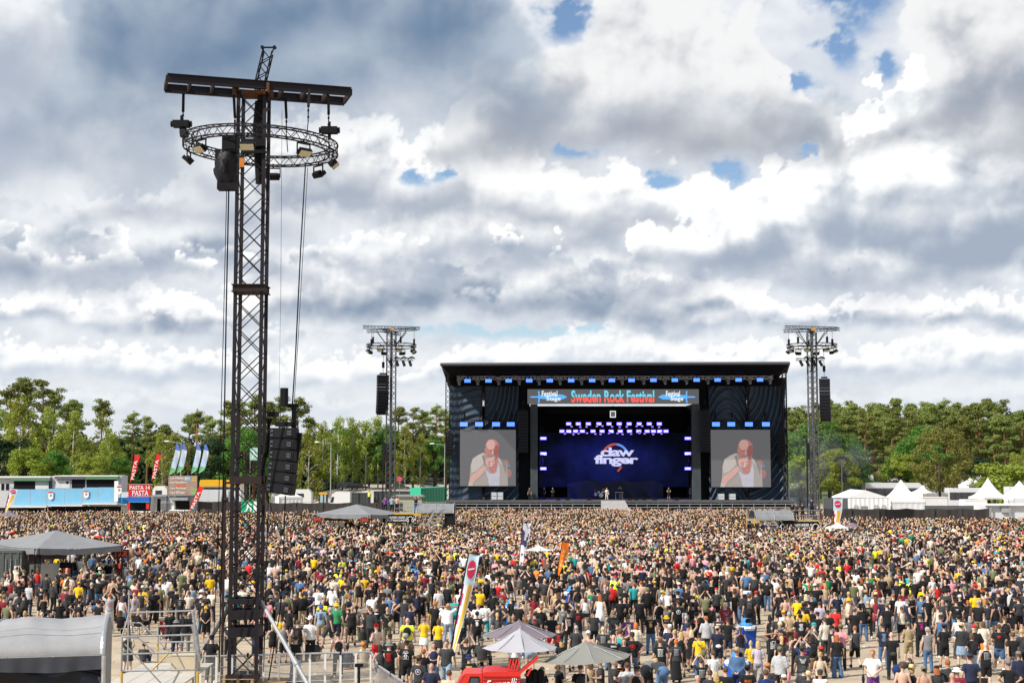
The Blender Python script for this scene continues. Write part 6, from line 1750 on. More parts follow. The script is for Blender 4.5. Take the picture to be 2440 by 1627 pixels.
L_DARK = leaf_mat('shaded_leaves',(.012,.035,.012),(.022,.058,.018),(.045,.095,.03),.3)
B_PINE = mat('pine_bark',(.22,.11,.055),.9,0,.4,2); B_BIRCH = mat('birch_bark',(.58,.56,.52),.8,0,.35,5); B_OAK = mat('dark_bark',(.07,.055,.04),.9,0,.3,3)
def leafy(clumps,leaf,seed,per,flat=1.0,droop=0.0):
 """leaf-sized faces over the skins of many clumps; returns arrays"""
 r = np.random.default_rng(seed); vs = []
 for (c,rad) in clumps:
  n = max(6,int(per * (rad / 1.0) ** 2)); d = r.normal(size=(n,3)); d /= np.linalg.norm(d,axis=1)[:,None]
  rr = rad * (r.random(n) ** .35)[:,None]; p = np.array(c) + d * rr * np.array([1,1,flat])
  nrm = d * 1.1 + r.normal(size=(n,3)) * .42 + np.array([-.15,-.25,.35]); nrm /= np.linalg.norm(nrm,axis=1)[:,None]
  a = np.cross(nrm,r.normal(size=(n,3))); a /= np.linalg.norm(a,axis=1)[:,None]; b = np.cross(nrm,a)
  if droop: b = b * (1 - droop) + np.array([0,0,-1.0]) * droop
  s = leaf * (.6 + .8 * r.random(n))[:,None]; s2 = s * (.55 if not droop else 1.3)
  vs.append(np.stack([p - a * s * .5 - b * s2 * .5,p + a * s * .5 - b * s2 * .5,p + a * s * .22 + b * s2 * .6,p - a * s * .28 + b * s2 * .5],1))
 v = np.concatenate(vs).reshape(-1,3); nq = len(v) // 4
 me = bpy.data.meshes.new('crown'); me.vertices.add(len(v)); me.vertices.foreach_set('co',v.astype(np.float32).ravel())
 me.loops.add(len(v)); me.loops.foreach_set('vertex_index',np.arange(len(v),dtype=np.int32)); me.polygons.add(nq); me.polygons.foreach_set('loop_start',np.arange(nq,dtype=np.int32) * 4)
 me.update(calc_edges=True); return me
def tree_kind(kind,seed):
 r = random.Random(seed); tr = MB(); cl = []; H = 20.0
 if kind == 'pine':
  lean = r.uniform(-.6,.6); top = Vector((lean,0,H * .96))
  tr.path([(0,0,0),(lean * .1,.1,H * .35),(lean * .5,0,H * .7),top],[.30,.24,.16,.05],6)
  low = r.uniform(.30,.48)
  for k in range(24):
   z = H * r.uniform(low,.98); a = r.uniform(0,6.28); f = (z / H - low) / (1 - low); L = (3.3 * (1 - f) ** .75 + .5) * r.uniform(.45,1.15)
   b = Vector((lean * z / H,0,z)); e = b + Vector((cos(a) * L,sin(a) * L,L * r.uniform(.05,.6)))
   tr.path([b,b.lerp(e,.5) + Vector((0,0,.1)),e],[.09,.06,.03],4)
   for q in (.55,.8,1.0):
    c = b.lerp(e,q) + Vector((r.uniform(-.4,.4),r.uniform(-.4,.4),r.uniform(0,.4))); cl.append((c,r.uniform(.45,1.2)))
  for q in range(4): cl.append((top + Vector((r.uniform(-.4,.4),r.uniform(-.4,.4),.35 - .5 * q)),.35 + .16 * q))
  return tr,leafy(cl,.27,seed,88,.52),B_PINE,L_PINE
 if kind == 'birch':
  tr.path([(0,0,0),(.15,0,H * .3),(-.1,.1,H * .65),(.1,0,H * .95)],[.20,.16,.10,.03],6)
  for k in range(44):
   z = H * r.uniform(.16,.97); a = r.uniform(0,6.28); f = z / H; L = (3.6 * sin(pi * min(1,(f * .85 + .12))) ** .9) * r.uniform(.4,1.05)
   c = Vector((cos(a) * L,sin(a) * L,z)); tr.path([(0,0,z - L * .5),c * .6 + Vector((0,0,z * .4)),c],[.05,.035,.015],4)
   for q in range(3): cl.append((c + Vector((r.uniform(-.5,.5),r.uniform(-.5,.5),-.75 * q - r.uniform(0,.3))),r.uniform(.6,1.1) * (1 - .17 * q)))
  return tr,leafy(cl,.27,seed,70,1.15,.45),B_BIRCH,L_BIRCH
 if kind in ('oak','lime','dark'):
  tr.path([(0,0,0),(.1,0,H * .22),(.0,.1,H * .5),(0,0,H * .8)],[.45,.36,.22,.06],7)
  for k in range(58):
   a = r.uniform(0,6.28); b = r.uniform(-.6,1.45); R = r.uniform(.62,1.0)
   c = Vector((cos(a) * cos(b) * 5.6 * R,sin(a) * cos(b) * 5.6 * R,H * .52 + sin(b) * 8.6 * R)); cl.append((c,r.uniform(1.0,1.9)))
   if k % 3 == 0: tr.path([(0,0,H * .3),c * .5 + Vector((0,0,H * .2)),c],[.14,.09,.03],4)
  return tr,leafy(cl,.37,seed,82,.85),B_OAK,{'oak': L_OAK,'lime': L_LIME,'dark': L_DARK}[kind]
 if kind == 'round':
  tr.path([(0,0,0),(.1,0,H * .2),(.0,.1,H * .5),(0,0,H * .8)],[.42,.34,.22,.06],7)
  for k in range(120):
   a = r.uniform(0,6.28); b = r.uniform(-1.25,1.5); R = r.uniform(.55,1.0) ** .6; q = 1 if sin(b) > 0 else .8
   c = Vector((cos(a) * cos(b) * 6.6 * R,sin(a) * cos(b) * 6.6 * R,H * .58 + sin(b) * 7.6 * R * q)); cl.append((c,r.uniform(.8,1.5)))
  return tr,leafy(cl,.36,seed,75,.9),B_OAK,L_OAK
 if kind == 'bush':
  for k in range(22):
   a = r.uniform(0,6.28); b = r.uniform(-.1,1.4); c = Vector((cos(a) * cos(b) * 7,sin(a) * cos(b) * 7,4 + sin(b) * 12)); cl.append((c,r.uniform(2.2,3.6))); tr.path([(0,0,0),c * .6,c],[.2,.12,.04],4)
  return tr,leafy(cl,.9,seed,13,.9),B_OAK,L_LIME
KINDS_T = {}
for kind,n in (('pine',5),('birch',4),('oak',3),('lime',2),('dark',2),('bush',2),('round',1)):
 for k in range(n):
  tr,crown,bark,leaf = tree_kind(kind,100 * len(KINDS_T) + 11 * k)
  crown.materials.append(leaf); KINDS_T.setdefault(kind,[]).append((tr.mesh('trunk',bark,True),crown))
TW = {'pine': 'pine_tree','birch': 'birch_tree','oak': 'broadleaf_tree','lime': 'young_tree','dark': 'shaded_tree','bush': 'bush','round': 'broadleaf_tree'}
def tree(kind,u,vt,Y,label,group,seed,wide=1.0,zb=0.0):
 r = random.Random(seed); trm,cr = KINDS_T[kind][seed % len(KINDS_T[kind])]
 p = P(u,vt,Y); H = p.z - zb; s = H / (20.0 if kind != 'bush' else 18.5)
 t = thing(TW[kind],label,'tree' if kind != 'bush' else 'bush',(p.x,Y,zb),group,r.uniform(0,6.28)); t.scale = (s * wide,s * wide,s)
 link('trunk',trm,t); link('crown',cr,t); return t
GL_,GR_ = 'trees behind the stalls on the left','trees of the wood on the right'
# u of the top, v of the top, distance, kind, what it stands by
LEFT = [
 (-20,930,262,'pine','tall pine cut off by the left edge'),(32,912,258,'pine','tall pine nearest the left edge of the picture'),(60,898,268,'pine','tallest pine at the far left'),(104,903,264,'pine','dark topped tall pine right of the tallest pine on the left'),(128,925,270,'pine','pine leaning over the birches at the far left'),
 (50,938,246,'birch','tall pale birch with a white trunk at the far left'),(8,972,250,'birch','birch at the very left edge above the bar trailer'),(120,955,248,'birch','second pale birch above the left bar trailer'),(178,978,246,'birch','broad drooping birch above the middle blue balcony'),(160,1000,252,'birch','grey green birch between two taller birches on the left'),(248,985,247,'birch','tall drooping birch above the right blue balcony'),(262,1010,244,'birch','yellow green birch left of the pasta flags'),
 (168,951,275,'pine','dark pine crown showing behind the broad drooping birch'),(186,958,282,'pine','small dark pine crown behind the broad drooping birch'),(246,952,272,'pine','pine crown behind the tall drooping birch'),(318,974,260,'pine','pine with a bare leaning trunk behind the pasta sign'),(352,992,268,'pine','low pine crown between the pasta flags'),(396,1010,285,'pine','low far pine above the pasta stall'),
 (10,1025,232,'dark','dark shaded tree at the left edge above the trailer'),(72,1062,226,'lime','bright young tree above the left bar trailer'),(225,1078,228,'lime','bright young tree above the right bar trailer'),(130,1070,230,'oak','deep green tree between two young trees on the left'),(285,1082,234,'oak','small green tree left of the pasta flags'),
 (388,1020,244,'birch','hanging willow like birch behind the second pasta flag'),(418,1030,250,'birch','yellow green birch behind the blue feather flags'),(470,970,262,'pine','tall thin pine above the blue feather flags'),(500,990,256,'pine','pine right of the blue feather flags'),(452,985,268,'pine','sparse pine above the menu board'),(520,1030,246,'dark','dark tree behind the hanging cables'),
 (548,952,262,'pine','pine left of the near mast'),(575,948,266,'pine','pine directly behind the near mast'),(608,940,262,'pine','tall pine just right of the near mast'),(640,955,268,'pine','pine above the pale exit sign'),(668,942,266,'pine','pine above the near loudspeakers'),(712,948,262,'pine','tall pine right of the near loudspeakers'),(735,985,262,'pine','pine at the right shoulder of the loudspeaker pines'),(530,1000,250,'pine','low broad pine left of the near mast'),(590,1010,244,'oak','green tree low behind the near mast'),(655,1040,248,'oak','deep green tree behind the near loudspeakers'),(690,1030,250,'dark','dark tree right of the near loudspeakers'),
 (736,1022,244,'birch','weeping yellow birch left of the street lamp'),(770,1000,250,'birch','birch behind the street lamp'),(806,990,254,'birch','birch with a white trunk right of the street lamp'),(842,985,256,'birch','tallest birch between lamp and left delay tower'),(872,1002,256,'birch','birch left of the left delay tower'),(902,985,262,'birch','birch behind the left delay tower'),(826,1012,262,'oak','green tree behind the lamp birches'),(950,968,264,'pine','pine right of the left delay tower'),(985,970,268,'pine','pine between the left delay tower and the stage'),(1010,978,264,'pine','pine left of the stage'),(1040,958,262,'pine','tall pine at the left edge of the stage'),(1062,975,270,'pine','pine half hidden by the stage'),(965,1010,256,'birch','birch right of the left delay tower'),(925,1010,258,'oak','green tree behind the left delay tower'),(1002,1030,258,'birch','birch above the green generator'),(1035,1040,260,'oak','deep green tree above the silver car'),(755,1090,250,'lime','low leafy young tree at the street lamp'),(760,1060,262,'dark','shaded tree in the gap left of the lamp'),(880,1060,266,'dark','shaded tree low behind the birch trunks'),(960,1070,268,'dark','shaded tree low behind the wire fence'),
]
for i,(u,v,Y,k,lab) in enumerate(LEFT): tree(k,u,v,Y,lab,GL_,i * 7 + 3,{'pine': 1.0,'birch': 1.05,'oak': 1.15,'lime': 1.35,'dark': 1.3}[k],3.4 if 745 < u < 1060 and Y > 246 else 0.0)
RIGHT = [
 (1893,1020,246,'oak','bright green tree at the right edge of the stage'),(1925,1005,244,'oak','large bright green tree left of the right delay tower'),(1975,998,242,'oak','large bright green tree behind the right delay tower'),(2010,1030,246,'oak','bright green tree above the floodlight mast'),(1990,1062,236,'lime','olive young tree behind the floodlight mast'),(1905,1080,240,'lime','young tree low beside the stage'),(2040,1085,244,'oak','low deep green tree above the left coach'),
 (2205,1012,252,'oak','green tree left of the round olive tree'),(2160,1045,250,'oak','pale green tree left of the round olive tree, lower'),(2140,1075,248,'lime','low pale tree above the coaches'),(2360,1098,262,'bush','bright bush near the right edge'),(2418,1070,270,'birch','hanging birch at the right edge'),(2445,1060,274,'birch','birch cut off by the right edge'),(2395,1102,258,'bush','broad bright bush left of the red house'),(2340,1080,276,'dark','dark tree in the gap right of the round tree'),
]
for i,(u,v,Y,k,lab) in enumerate(RIGHT): tree(k,u,v,Y,lab,GR_,i * 5 + 1,{'oak': 1.15,'lime': 1.3,'bush': 1.5,'birch': 1.1,'dark': 1.3}[k])
t = tree('round',2236,1013,222,'big round olive brown tree on a bare trunk',None,4,1.0)
for o in t.children:
 if o.name.startswith('crown'):
  me = o.data.copy(); me.materials[0] = leaf_mat('olive_leaves',(.10,.115,.025),(.20,.205,.045),(.31,.29,.07),.3); o.data = me
# the pine wood: ranks of pines, the front ranks and the skyline can be told apart
RW = random.Random(5); k = 0; seen_ = set()
words = ['near edge','front rank','second rank','skyline rank']
for row,(Y,n,vt) in enumerate(((284,17,985),(293,19,968),(303,19,958),(318,17,952))):
 for i in range(n):
  u = 1868 + (2470 - 1868) * (i + RW.uniform(-.3,.3)) / (n - 1)
  dip = 30 * max(0,min(1,(u - 2385) / 30)) + (8 if u < 1960 else 0)
  _,un,nn = min((abs(u - uu),uu,nn) for uu,nn in ((1890,'the stage edge'),(1941,'the right delay tower'),(2005,'the floodlight mast'),(2066,'the marquee'),(2110,'the small far tents'),(2158,'the tallest pagoda'),(2216,'the bare trunk'),(2260,'the round tree'),(2320,'the pale grey block'),(2366,'the right pagodas'),(2420,'the red house')))
  lab = 'pine of the %s of the wood, %s %s' % (words[row],'directly above' if abs(u - un) < 9 else ('above and left of' if u < un else 'above and right of'),nn)
  if lab in seen_: lab = lab.replace('pine of','taller pine of')
  if lab in seen_: lab = lab.replace('taller','wider')
  seen_.add(lab)
  t = tree('pine',u,vt + dip + RW.uniform(-9,16),Y + RW.uniform(-3,3),lab,'pines of the wood on the right',k * 3 + row,1.05); k += 1

# the wood behind, one mass
def far_wood():
 r = random.Random(9); cl = []
 for u0,u1,Y,vt,n in ((-40,1070,330,1040,330),(1860,2480,352,985,260),(690,1070,305,1085,110)):
  for k in range(n):
   u = u0 + (u1 - u0) * (k + r.random()) / n; top = P(u,vt + 14 * sin(u * .03) + 9 * sin(u * .11),Y).z
   for q in range(3): cl.append((Vector((P(u,1100,Y).x + r.uniform(-1,1),Y + r.uniform(-4,4),top * r.uniform(.12,.97))),r.uniform(1.5,2.6)))
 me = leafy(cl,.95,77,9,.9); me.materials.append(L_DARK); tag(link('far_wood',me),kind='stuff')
far_wood()

def smoke():
 c = P(1945,1120,236); t = MB().box((0,0,0),(2,2,2)).build('smoke',bpy.data.materials.new('drifting_smoke'),None,c); t.scale = (13,4.5,9); tag(t,kind='stuff')
 m = t.data.materials[0]; m.use_nodes = True; tr = m.node_tree; tr.nodes.clear(); n = NT(tr); tc = n.node('ShaderNodeTexCoord')
 ln = n.node('ShaderNodeVectorMath',operation='LENGTH'); tr.links.new(tc.outputs['Object'],ln.inputs[0]); f = n.step(V(n,ln.outputs['Value']),.98,.2)
 mp = n.node('ShaderNodeMapping'); mp.inputs['Scale'].default_value = (2.2,.8,1.2); tr.links.new(tc.outputs['Object'],mp.inputs[0])
 d = f * n.step(n.noise(V(n,mp.outputs[0]),1.6,3,.5),.34,.70) * .085
 pv = n.node('ShaderNodeVolumePrincipled'); pv.inputs['Color'].default_value = (.80,.86,.92,1); n.put(pv.inputs['Density'],d); o = n.node('ShaderNodeOutputMaterial'); tr.links.new(pv.outputs[0],o.inputs['Volume'])
smoke()
# ------------------------------------------------------------------ bars, platforms and small structures on the field
def hip_roof(t,cor,zr,ze,peak,m_,sag=.12,val=.32):
 """fabric roof over four corners (world x, y), peak = (x, y)"""
 o = t.location
 for k in range(4):
  a,b = cor[k],cor[(k + 1) % 4]
  def fn(p,q):
   x = (a[0] + (b[0] - a[0]) * p) * (1 - q) + peak[0] * q; y = (a[1] + (b[1] - a[1]) * p) * (1 - q) + peak[1] * q
   return Vector((x - o.x,y - o.y,ze + (zr - ze) * q ** 1.12 - sag * sin(pi * p) * (1 - q) + .03 * sin(p * 25 + q * 9) * q * (1 - q)))
  MB().grid(fn,14,10).build('roof_cloth',m_,t,None,True)
  MB().grid(lambda p,q: Vector((a[0] + (b[0] - a[0]) * p - o.x,a[1] + (b[1] - a[1]) * p - o.y,ze - .02 - val * q - sag * sin(pi * p) - .05 * q * abs(sin(p * 14)))) + Vector(((b[1] - a[1]),-(b[0] - a[0]),0)).normalized() * .04 * sin(p * 40) * q,26,2).build('valance',m_,t,None,True)
def tri_post(t,x,y,h,s=.28):
 o = t.location; m = MB(); m.truss((x - o.x,y - o.y,0),(x - o.x,y - o.y,h),s,s,.35,.025,.014); m.build('truss_post',M_BLACK,t)
def sign_text(t,body,c,w,h,ang,m_board,m_txt,name='bar_sign',tw=.8,th=.7):
 """board standing at c (local), facing direction turned by ang about Z from -Y"""
 r = Matrix.Rotation(ang,3,'Z'); b = MB().box((0,0,0),(w,.06,h)).build(name,m_board,t,c); b.rotation_euler.z = ang
 if body: text(body,Vector((0,-.05,0)),w * tw,h * th,m_txt,b,offset=.012)
 return b
M_ORED = mat('orange_red_letters',(.75,.10,.04),.5,0,.04)
M_MURAL = mat('brown_mural',(.075,.050,.050),.7,0,.6,1.4)
M_FRIDGE = mat('pale_bar_wall',(.52,.52,.47),.6,0,.08,2)
def bar(F,R,depth,zr,ze,peak,label,main,counter_text):
 F,R = Vector((F.x,F.y,0)),Vector((R.x,R.y,0)); e = (R - F); n = Vector((-e.y,e.x,0)).normalized() * depth
 cor = [(F.x,F.y),(R.x,R.y),((R + n).x,(R + n).y),((F + n).x,(F + n).y)]
 t = thing('bar_tent',label,'bar',((F + R + n) / 2)); t.location = (F + e * .5 + n * .5); o = t.location
 hip_roof(t,cor,zr,ze,peak,M_GTARP)
 for c in cor: tri_post(t,c[0] * .96 + o.x * .04,c[1] * .96 + o.y * .04,ze)
 ang = atan2(e.y,e.x); L = e.length
 def at(s,d,z): p = F + e * s + n.normalized() * d; return Vector((p.x - o.x,p.y - o.y,z))
 q = MB().box((0,0,0),(L * .62,.10,1.05)).build('counter_front',M_MURAL,t,at(.62,.55,.53)); q.rotation_euler.z = ang
 if counter_text: x = text(counter_text,Vector((-.2,-.08,.06)),L * .52,.62,M_ORED,q,offset=.014,shear=.18)
 q = MB().box((0,0,0),(L * .66,.55,.06)).build('counter_top',M_GALV,t,at(.62,.75,1.09)); q.rotation_euler.z = ang
 q = MB().box((0,0,0),(L * .34,.12,1.9)).build('back_wall',M_FRIDGE,t,at(.20,1.6,.97)); q.rotation_euler.z = ang
 q = MB().box((0,0,0),(L * .44,.14,.75)).build('upper_mural',M_MURAL,t,at(.22,1.45,ze - .42)); q.rotation_euler.z = ang
 q = MB().box((0,0,0),(.75,.6,1.9)).build('fridge',M_BLACK,t,at(.44,1.7,.97)); q.rotation_euler.z = ang; x = MB().box((0,-.32,.45),(.5,.02,.35)).build('fridge_sign',M_ORED,q)
 q = MB().box((0,0,0),(L * .5,.5,1.0)).build('back_counter',M_BLACK,t,at(.70,3.0,.5)); q.rotation_euler.z = ang
 for s in main: q = sign_text(t,'BAR',at(s[0],s[1],ze - .55),.95,.55,s[2],mat('dark_sign',(.06,.035,.035),.6),M_ORED)
 keep_off(o.x,o.y,L * .5,depth * .5)
 return t
F1,R1 = P(88,1312,88.5),P(293,1297,92.0)
bar(F1,R1,9.0,P(134,1263,94).z,P(88,1312,88.5).z + .15,(P(134,1263,94).x,94),'grey peaked bar tent at the left edge with red lettering on its counter',[(1.0,.2,.1)],'PISTONHEAD')
t = container(-40,52,1312,1412,89.5,'dark grey shipping container under the left bar tent',mat('grey_container',(.10,.11,.105),.55,.2,.15),4,True)
for k in range(4): MB().tube((.2 + k * .32,-.07,.2),(.2 + k * .32,-.07,2.3),.022,6).build('door_bar',M_GALV,t)
MB().span((.75,-.09,1.5),(1.05,-.06,1.85)).build('notice',M_WHITE,t)
F2,R2 = P(883,1228,147.0),P(952,1220,152.5)
bar(P(752,1224,150.5),F2,5.5,P(850,1201,152.5).z,P(883,1228,147).z + .1,(P(850,1201,152.5).x,152.5),'grey peaked bar tent in the crowd left of the delay tower',[(.05,-.1,0),(.92,-.1,.0)],None)
LANDMARKS += [('left bar',F1.x + 2,F1.y + 2)]
# viewing platforms with arched roofs
M_PLANK = mat('grey_planks',(.30,.28,.25),.8,0,.2,4)
def arched_roof(t,x0,x1,y0,y1,ze,rise,m_,n=10,ribs=3):
 o = t.location
 def fn(s,q):
  a = pi * q; y = (y0 + y1) / 2 - (y1 - y0) / 2 * cos(a)
  return Vector((x0 + (x1 - x0) * s - o.x,y - o.y,ze + rise * sin(a) ** .8 + .02 * sin(s * 30 + q * 5)))
 MB().grid(fn,12,n).build('arched_cover',m_,t,None,True)
 for k in range(ribs):
  s = k / (ribs - 1); MB().path([fn(s,q / n) + Vector((0,0,.03)) for q in range(n + 1)],.05,6).build('roof_rib',M_ALU,t)
def rail(t,pts,h=1.05,r=.024,post=1.3):
 o = t.location; pts = [Vector(p) - o for p in pts]
 for a,b in zip(pts,pts[1:]):
  m = MB(); m.tube(a + Vector((0,0,h)),b + Vector((0,0,h)),r,5); m.tube(a + Vector((0,0,h * .5)),b + Vector((0,0,h * .5)),r,5); n = max(1,int((b - a).length / post))
  for k in range(n + 1): p = a.lerp(b,k / n); m.tube(p,p + Vector((0,0,h)),r,5)
  m.build('rail',M_GALV,t)
def banner_earmuffs(t,x0,x1,y,z0,z1,flip=False):
 o = t.location; w = x1 - x0; h = z1 - z0
 b = MB().span((x0 - o.x,y - o.y,z0),(x1 - o.x,y - o.y + .05,z1)).build('safety_banner',M_BLACK,t)
 def muff(cx):
  m = MB(); c = Vector((cx,y - .03,(z0 + z1) / 2 - h * .05)); R = h * .30
  m.path([c + Vector((cos(a) * R,0,sin(a) * R * 1.05)) - o for a in (pi * k / 10 for k in range(11))],h * .035,5)
  for s in (-1,1): m.path([c + Vector((s * R + cos(a) * h * .10,0,-h * .17 + sin(a) * h * .20)) - o for a in (2 * pi * k / 12 for k in range(13))],h * .035,5)
  m.build('earmuff_symbol',M_WPRINT,b)
 muff(x0 + w * .10); muff(x1 - w * .08)
 xc = (x0 + w * .20 + x1 - w * .17) / 2; tw = (x1 - w * .17) - (x0 + w * .20)
 text('CHILDREN UNDER 13',Vector((xc,y - .03,z0 + h * .66)) - o,tw,h * .26,M_WPRINT,b,offset=.015); text('MUST WEAR EARMUFFS',Vector((xc,y - .03,z0 + h * .30)) - o,tw,h * .26,M_WPRINT,b,offset=.015)
def platform(label,u0,u1,vdeck,YP,roof_u,ban_u,ban_v,tent_u,tent_v,stair_u,side):
 x0,x1 = P(u0,vdeck,YP).x,P(u1,vdeck,YP).x; zd = P(u0,vdeck,YP).z
 t = thing('viewing_platform',label,'platform',((x0 + x1) / 2,YP + 2,0),'scaffold viewing platforms'); o = t.location
 MB().span((x0 - o.x,-2,zd - .12),(x1 - o.x,3.5,zd)).build('deck',M_PLANK,t); MB().span((x0 - o.x,-2.06,zd - .2),(x1 - o.x,-2.0,zd + .02)).build('deck_edge',M_YEL,t)
 for k in range(6):
  x = x0 + (x1 - x0) * k / 5
  for y in (YP,YP + 5): MB().tube((x - o.x,y - o.y,0),(x - o.x,y - o.y,zd + (1.1 if k % 2 else .3)),.032,5).build('standard',M_GALV if k % 3 else M_YEL,t)
 m = MB()
 for k in range(5):
  xa,xb = x0 + (x1 - x0) * k / 5,x0 + (x1 - x0) * (k + 1) / 5; m.tube((xa - o.x,-2,.3),(xb - o.x,-2,zd - .2),.024,5); m.tube((xa - o.x,-2,zd * .55),(xb - o.x,-2,zd * .55),.024,5)
 m.build('bracing',M_GALV,t)
 rail(t,[(x0,YP,zd),(x1,YP,zd)]); rail(t,[(x0,YP + 5,zd),(x1,YP + 5,zd)])
 rx0,rx1 = P(roof_u[0],1200,YP + 1).x,P(roof_u[1],1200,YP + 1).x
 arched_roof(t,rx0,rx1,YP - .5,YP + 4.5,zd + .05,.95,M_GTARP)
 m = MB(); m.quad((rx1 - o.x,-2.4,0.2),(rx1 - o.x,3,.2),(rx1 - o.x,2.5,zd + .1),(rx1 - o.x,-2.4,zd + .1)); m.quad((rx0 + (rx1 - rx0) * .75 - o.x,-2.3,.2),(rx1 - o.x,-2.3,.2),(rx1 - o.x,-2.3,zd + .08),(rx0 + (rx1 - rx0) * .75 - o.x,-2.3,zd + .08)); m.build('side_sheet',M_TARP,t)
 bx0,bx1 = P(ban_u[0],1200,YP - .2).x,P(ban_u[1],1200,YP - .2).x; banner_earmuffs(t,bx0,bx1,YP - .2,P(1,ban_v[1],YP - .2).z,P(1,ban_v[0],YP - .2).z)
 # stairs
 sx = P(stair_u,1240,YP - .6).x; m = MB()
 for s in (0,.9): m.beam((sx + s - o.x,-2.6,zd),(sx + s + 1.6 * side - o.x,-2.6,.1),.06,.22); m.tube((sx + s - o.x,-2.6,zd + 1),(sx + s + 1.6 * side - o.x,-2.6,1.1),.025,5)
 m.build('stair_stringer',M_GALV,t)
 for k in range(8): f = (k + .5) / 8; MB().box((sx + .45 + 1.6 * side * f - o.x,-2.6,zd * (1 - f)),(.85,.24,.04)).build('tread',M_PLANK,t)
 # black cover over the speaker tower beside it
 tx0,tz0,tx1,tz1 = rect(tent_u[0],tent_v[1],tent_u[1],tent_v[0],YP - 1)
 c = thing('speaker_cover','black sheeted loudspeaker cover beside the ' + ('left' if u0 < 1200 else 'right') + ' viewing platform','cover',((tx0 + tx1) / 2,YP - 1,0)); w = (tx1 - tx0) / 2
 m = MB()
 def fn(s,q):
  a = 2 * pi * s + pi / 4; f = 1 - .12 * q; sq = max(abs(cos(a)),abs(sin(a))); rr = w / sq * f
  return Vector((cos(a) * rr,1.2 + sin(a) * rr * .8 + .05 * sin(s * 44),.05 + (tz1 - .05) * q))
 m.grid(fn,32,6); m.add([fn(k / 32,1) for k in range(32)],[tuple(range(32))]); m.build('cover_sheet',mat('dull_black_sheet',(.035,.035,.036),.7,0,.3,.7),c,None,False)
 q = MB(); q.tube((-w,1.2 - w * .8,tz1),(w,1.2 - w * .8,tz1),.05,5); q.build('top_bar',M_GALV,c)
 keep_off((x0 + x1) / 2,YP + 1.5,(x1 - x0) / 2 + .3,4.2); keep_off((tx0 + tx1) / 2,YP,w,1.8); keep_off((rx0 + rx1) / 2,YP + 2,(rx1 - rx0) / 2 + .3,4)
 return t
platform('scaffold viewing platform with arched grey roof left of the stage',940,1056,1223,150,(996,1082),(908,984),(1225.5,1245),(1083,1108),(1207,1262),1032,-1)
platform('scaffold viewing platform with arched grey roof right of the stage',1798,1952,1240,148,(1796,1884),(1857,1950),(1242,1266),(1744,1792),(1220,1275),1822,1)
LANDMARKS += [('left viewing platform',P(1000,1230,150).x,150),('right viewing platform',P(1880,1240,148).x,148)]
keep_off(P(930,1200,165).x,165,1.2,1.2); keep_off(P(1941,1200,165).x,165,1.2,1.2)
# parasols
def parasol(u,v,Y,R,drop,label,col,tilt=0.0,group='parasols',n=8,vent=True):
 ap = P(u,v,Y); t = thing('parasol',label,'parasol',(ap.x,Y,0),group)
 m_ = mat('parasol_' + str(len(MATS)),col,.75,0,.06,1.5,.1,transl=.15); rm = Matrix.Rotation(tilt,3,'Y'); c = Vector((0,0,ap.z))
 for k in range(n):
  a0,a1 = 2 * pi * (k + .15) / n,2 * pi * (k + 1.15) / n
  def fn(s,q):
   p0 = Vector((cos(a0),sin(a0),0)); p1 = Vector((cos(a1),sin(a1),0)); p = p0.lerp(p1,s) * (.12 + .88 * q) * R
   return c + rm @ Vector((p.x,p.y,-drop * (q ** .92) - .025 * sin(pi * s) * q - (.05 * sin(q * 3.1))))
  MB().grid(fn,6,6).build('canopy_panel',m_,t,None,True)
  o = MB().tube(fn(0,0) - Vector((0,0,.035)),fn(0,1) - Vector((0,0,.02)),.012,4).build('rib',M_GALV,t)
 if vent: MB().lathe([(R * .20,-.10),(R * .12,-.02),(.03,.06),(.02,.10)],c,8).build('vent_cap',m_,t)
 MB().tube((0,0,0),c,.03,8).build('pole',M_ALU,t); MB().box((0,0,.04),(.5,.5,.08)).build('foot',M_BLACK,t)
 keep_off(t.location.x,Y,.4,.4); return t
parasol(1237,1481,49,1.30,.42,'dusky purple parasol behind the white one over the red van',(.20,.165,.20))
parasol(1238.5,1502,46,1.20,.52,'white parasol standing over the back of the red van',(.42,.42,.46))
parasol(1396,1531,45.6,1.42,.46,'large grey beige parasol tilted to the left, right of the red van',(.235,.235,.215),-.07)
parasol(1284,1300,94,1.0,.26,'small white parasol far out in the middle of the crowd',(.66,.65,.62))
parasol(1975,1254,143,1.6,.5,'pale beige parasol at the red kiosk right of the right platform, nearest',(.58,.55,.48)); parasol(1996,1246,146,1.3,.45,'white parasol at the red kiosk right of the right platform',(.70,.69,.67)); parasol(2032,1246,146,1.1,.45,'purple parasol at the red kiosk right of the right platform',(.20,.15,.18))
parasol(20,1218,165,1.3,.5,'purple grey parasol at the left edge before the bar trailer',(.22,.18,.22))
t = flat_roofed('red_kiosk','small red kiosk cart under the parasols right of the right platform','kiosk',1988,2022,1262,1312,146.5,1.2,MATS['red_print'],[('glass_front',1991,1266,2019,1282,mat('kiosk_glass',(.25,.35,.36),.2),.03,.02),('counter',1987,1284,2023,1286,M_WHITE,.2,.2),('menu_panel',1992,1289,2006,1306,M_WHITE,.03,.02)])
keep_off(t.location.x,147,1.2,1.2)
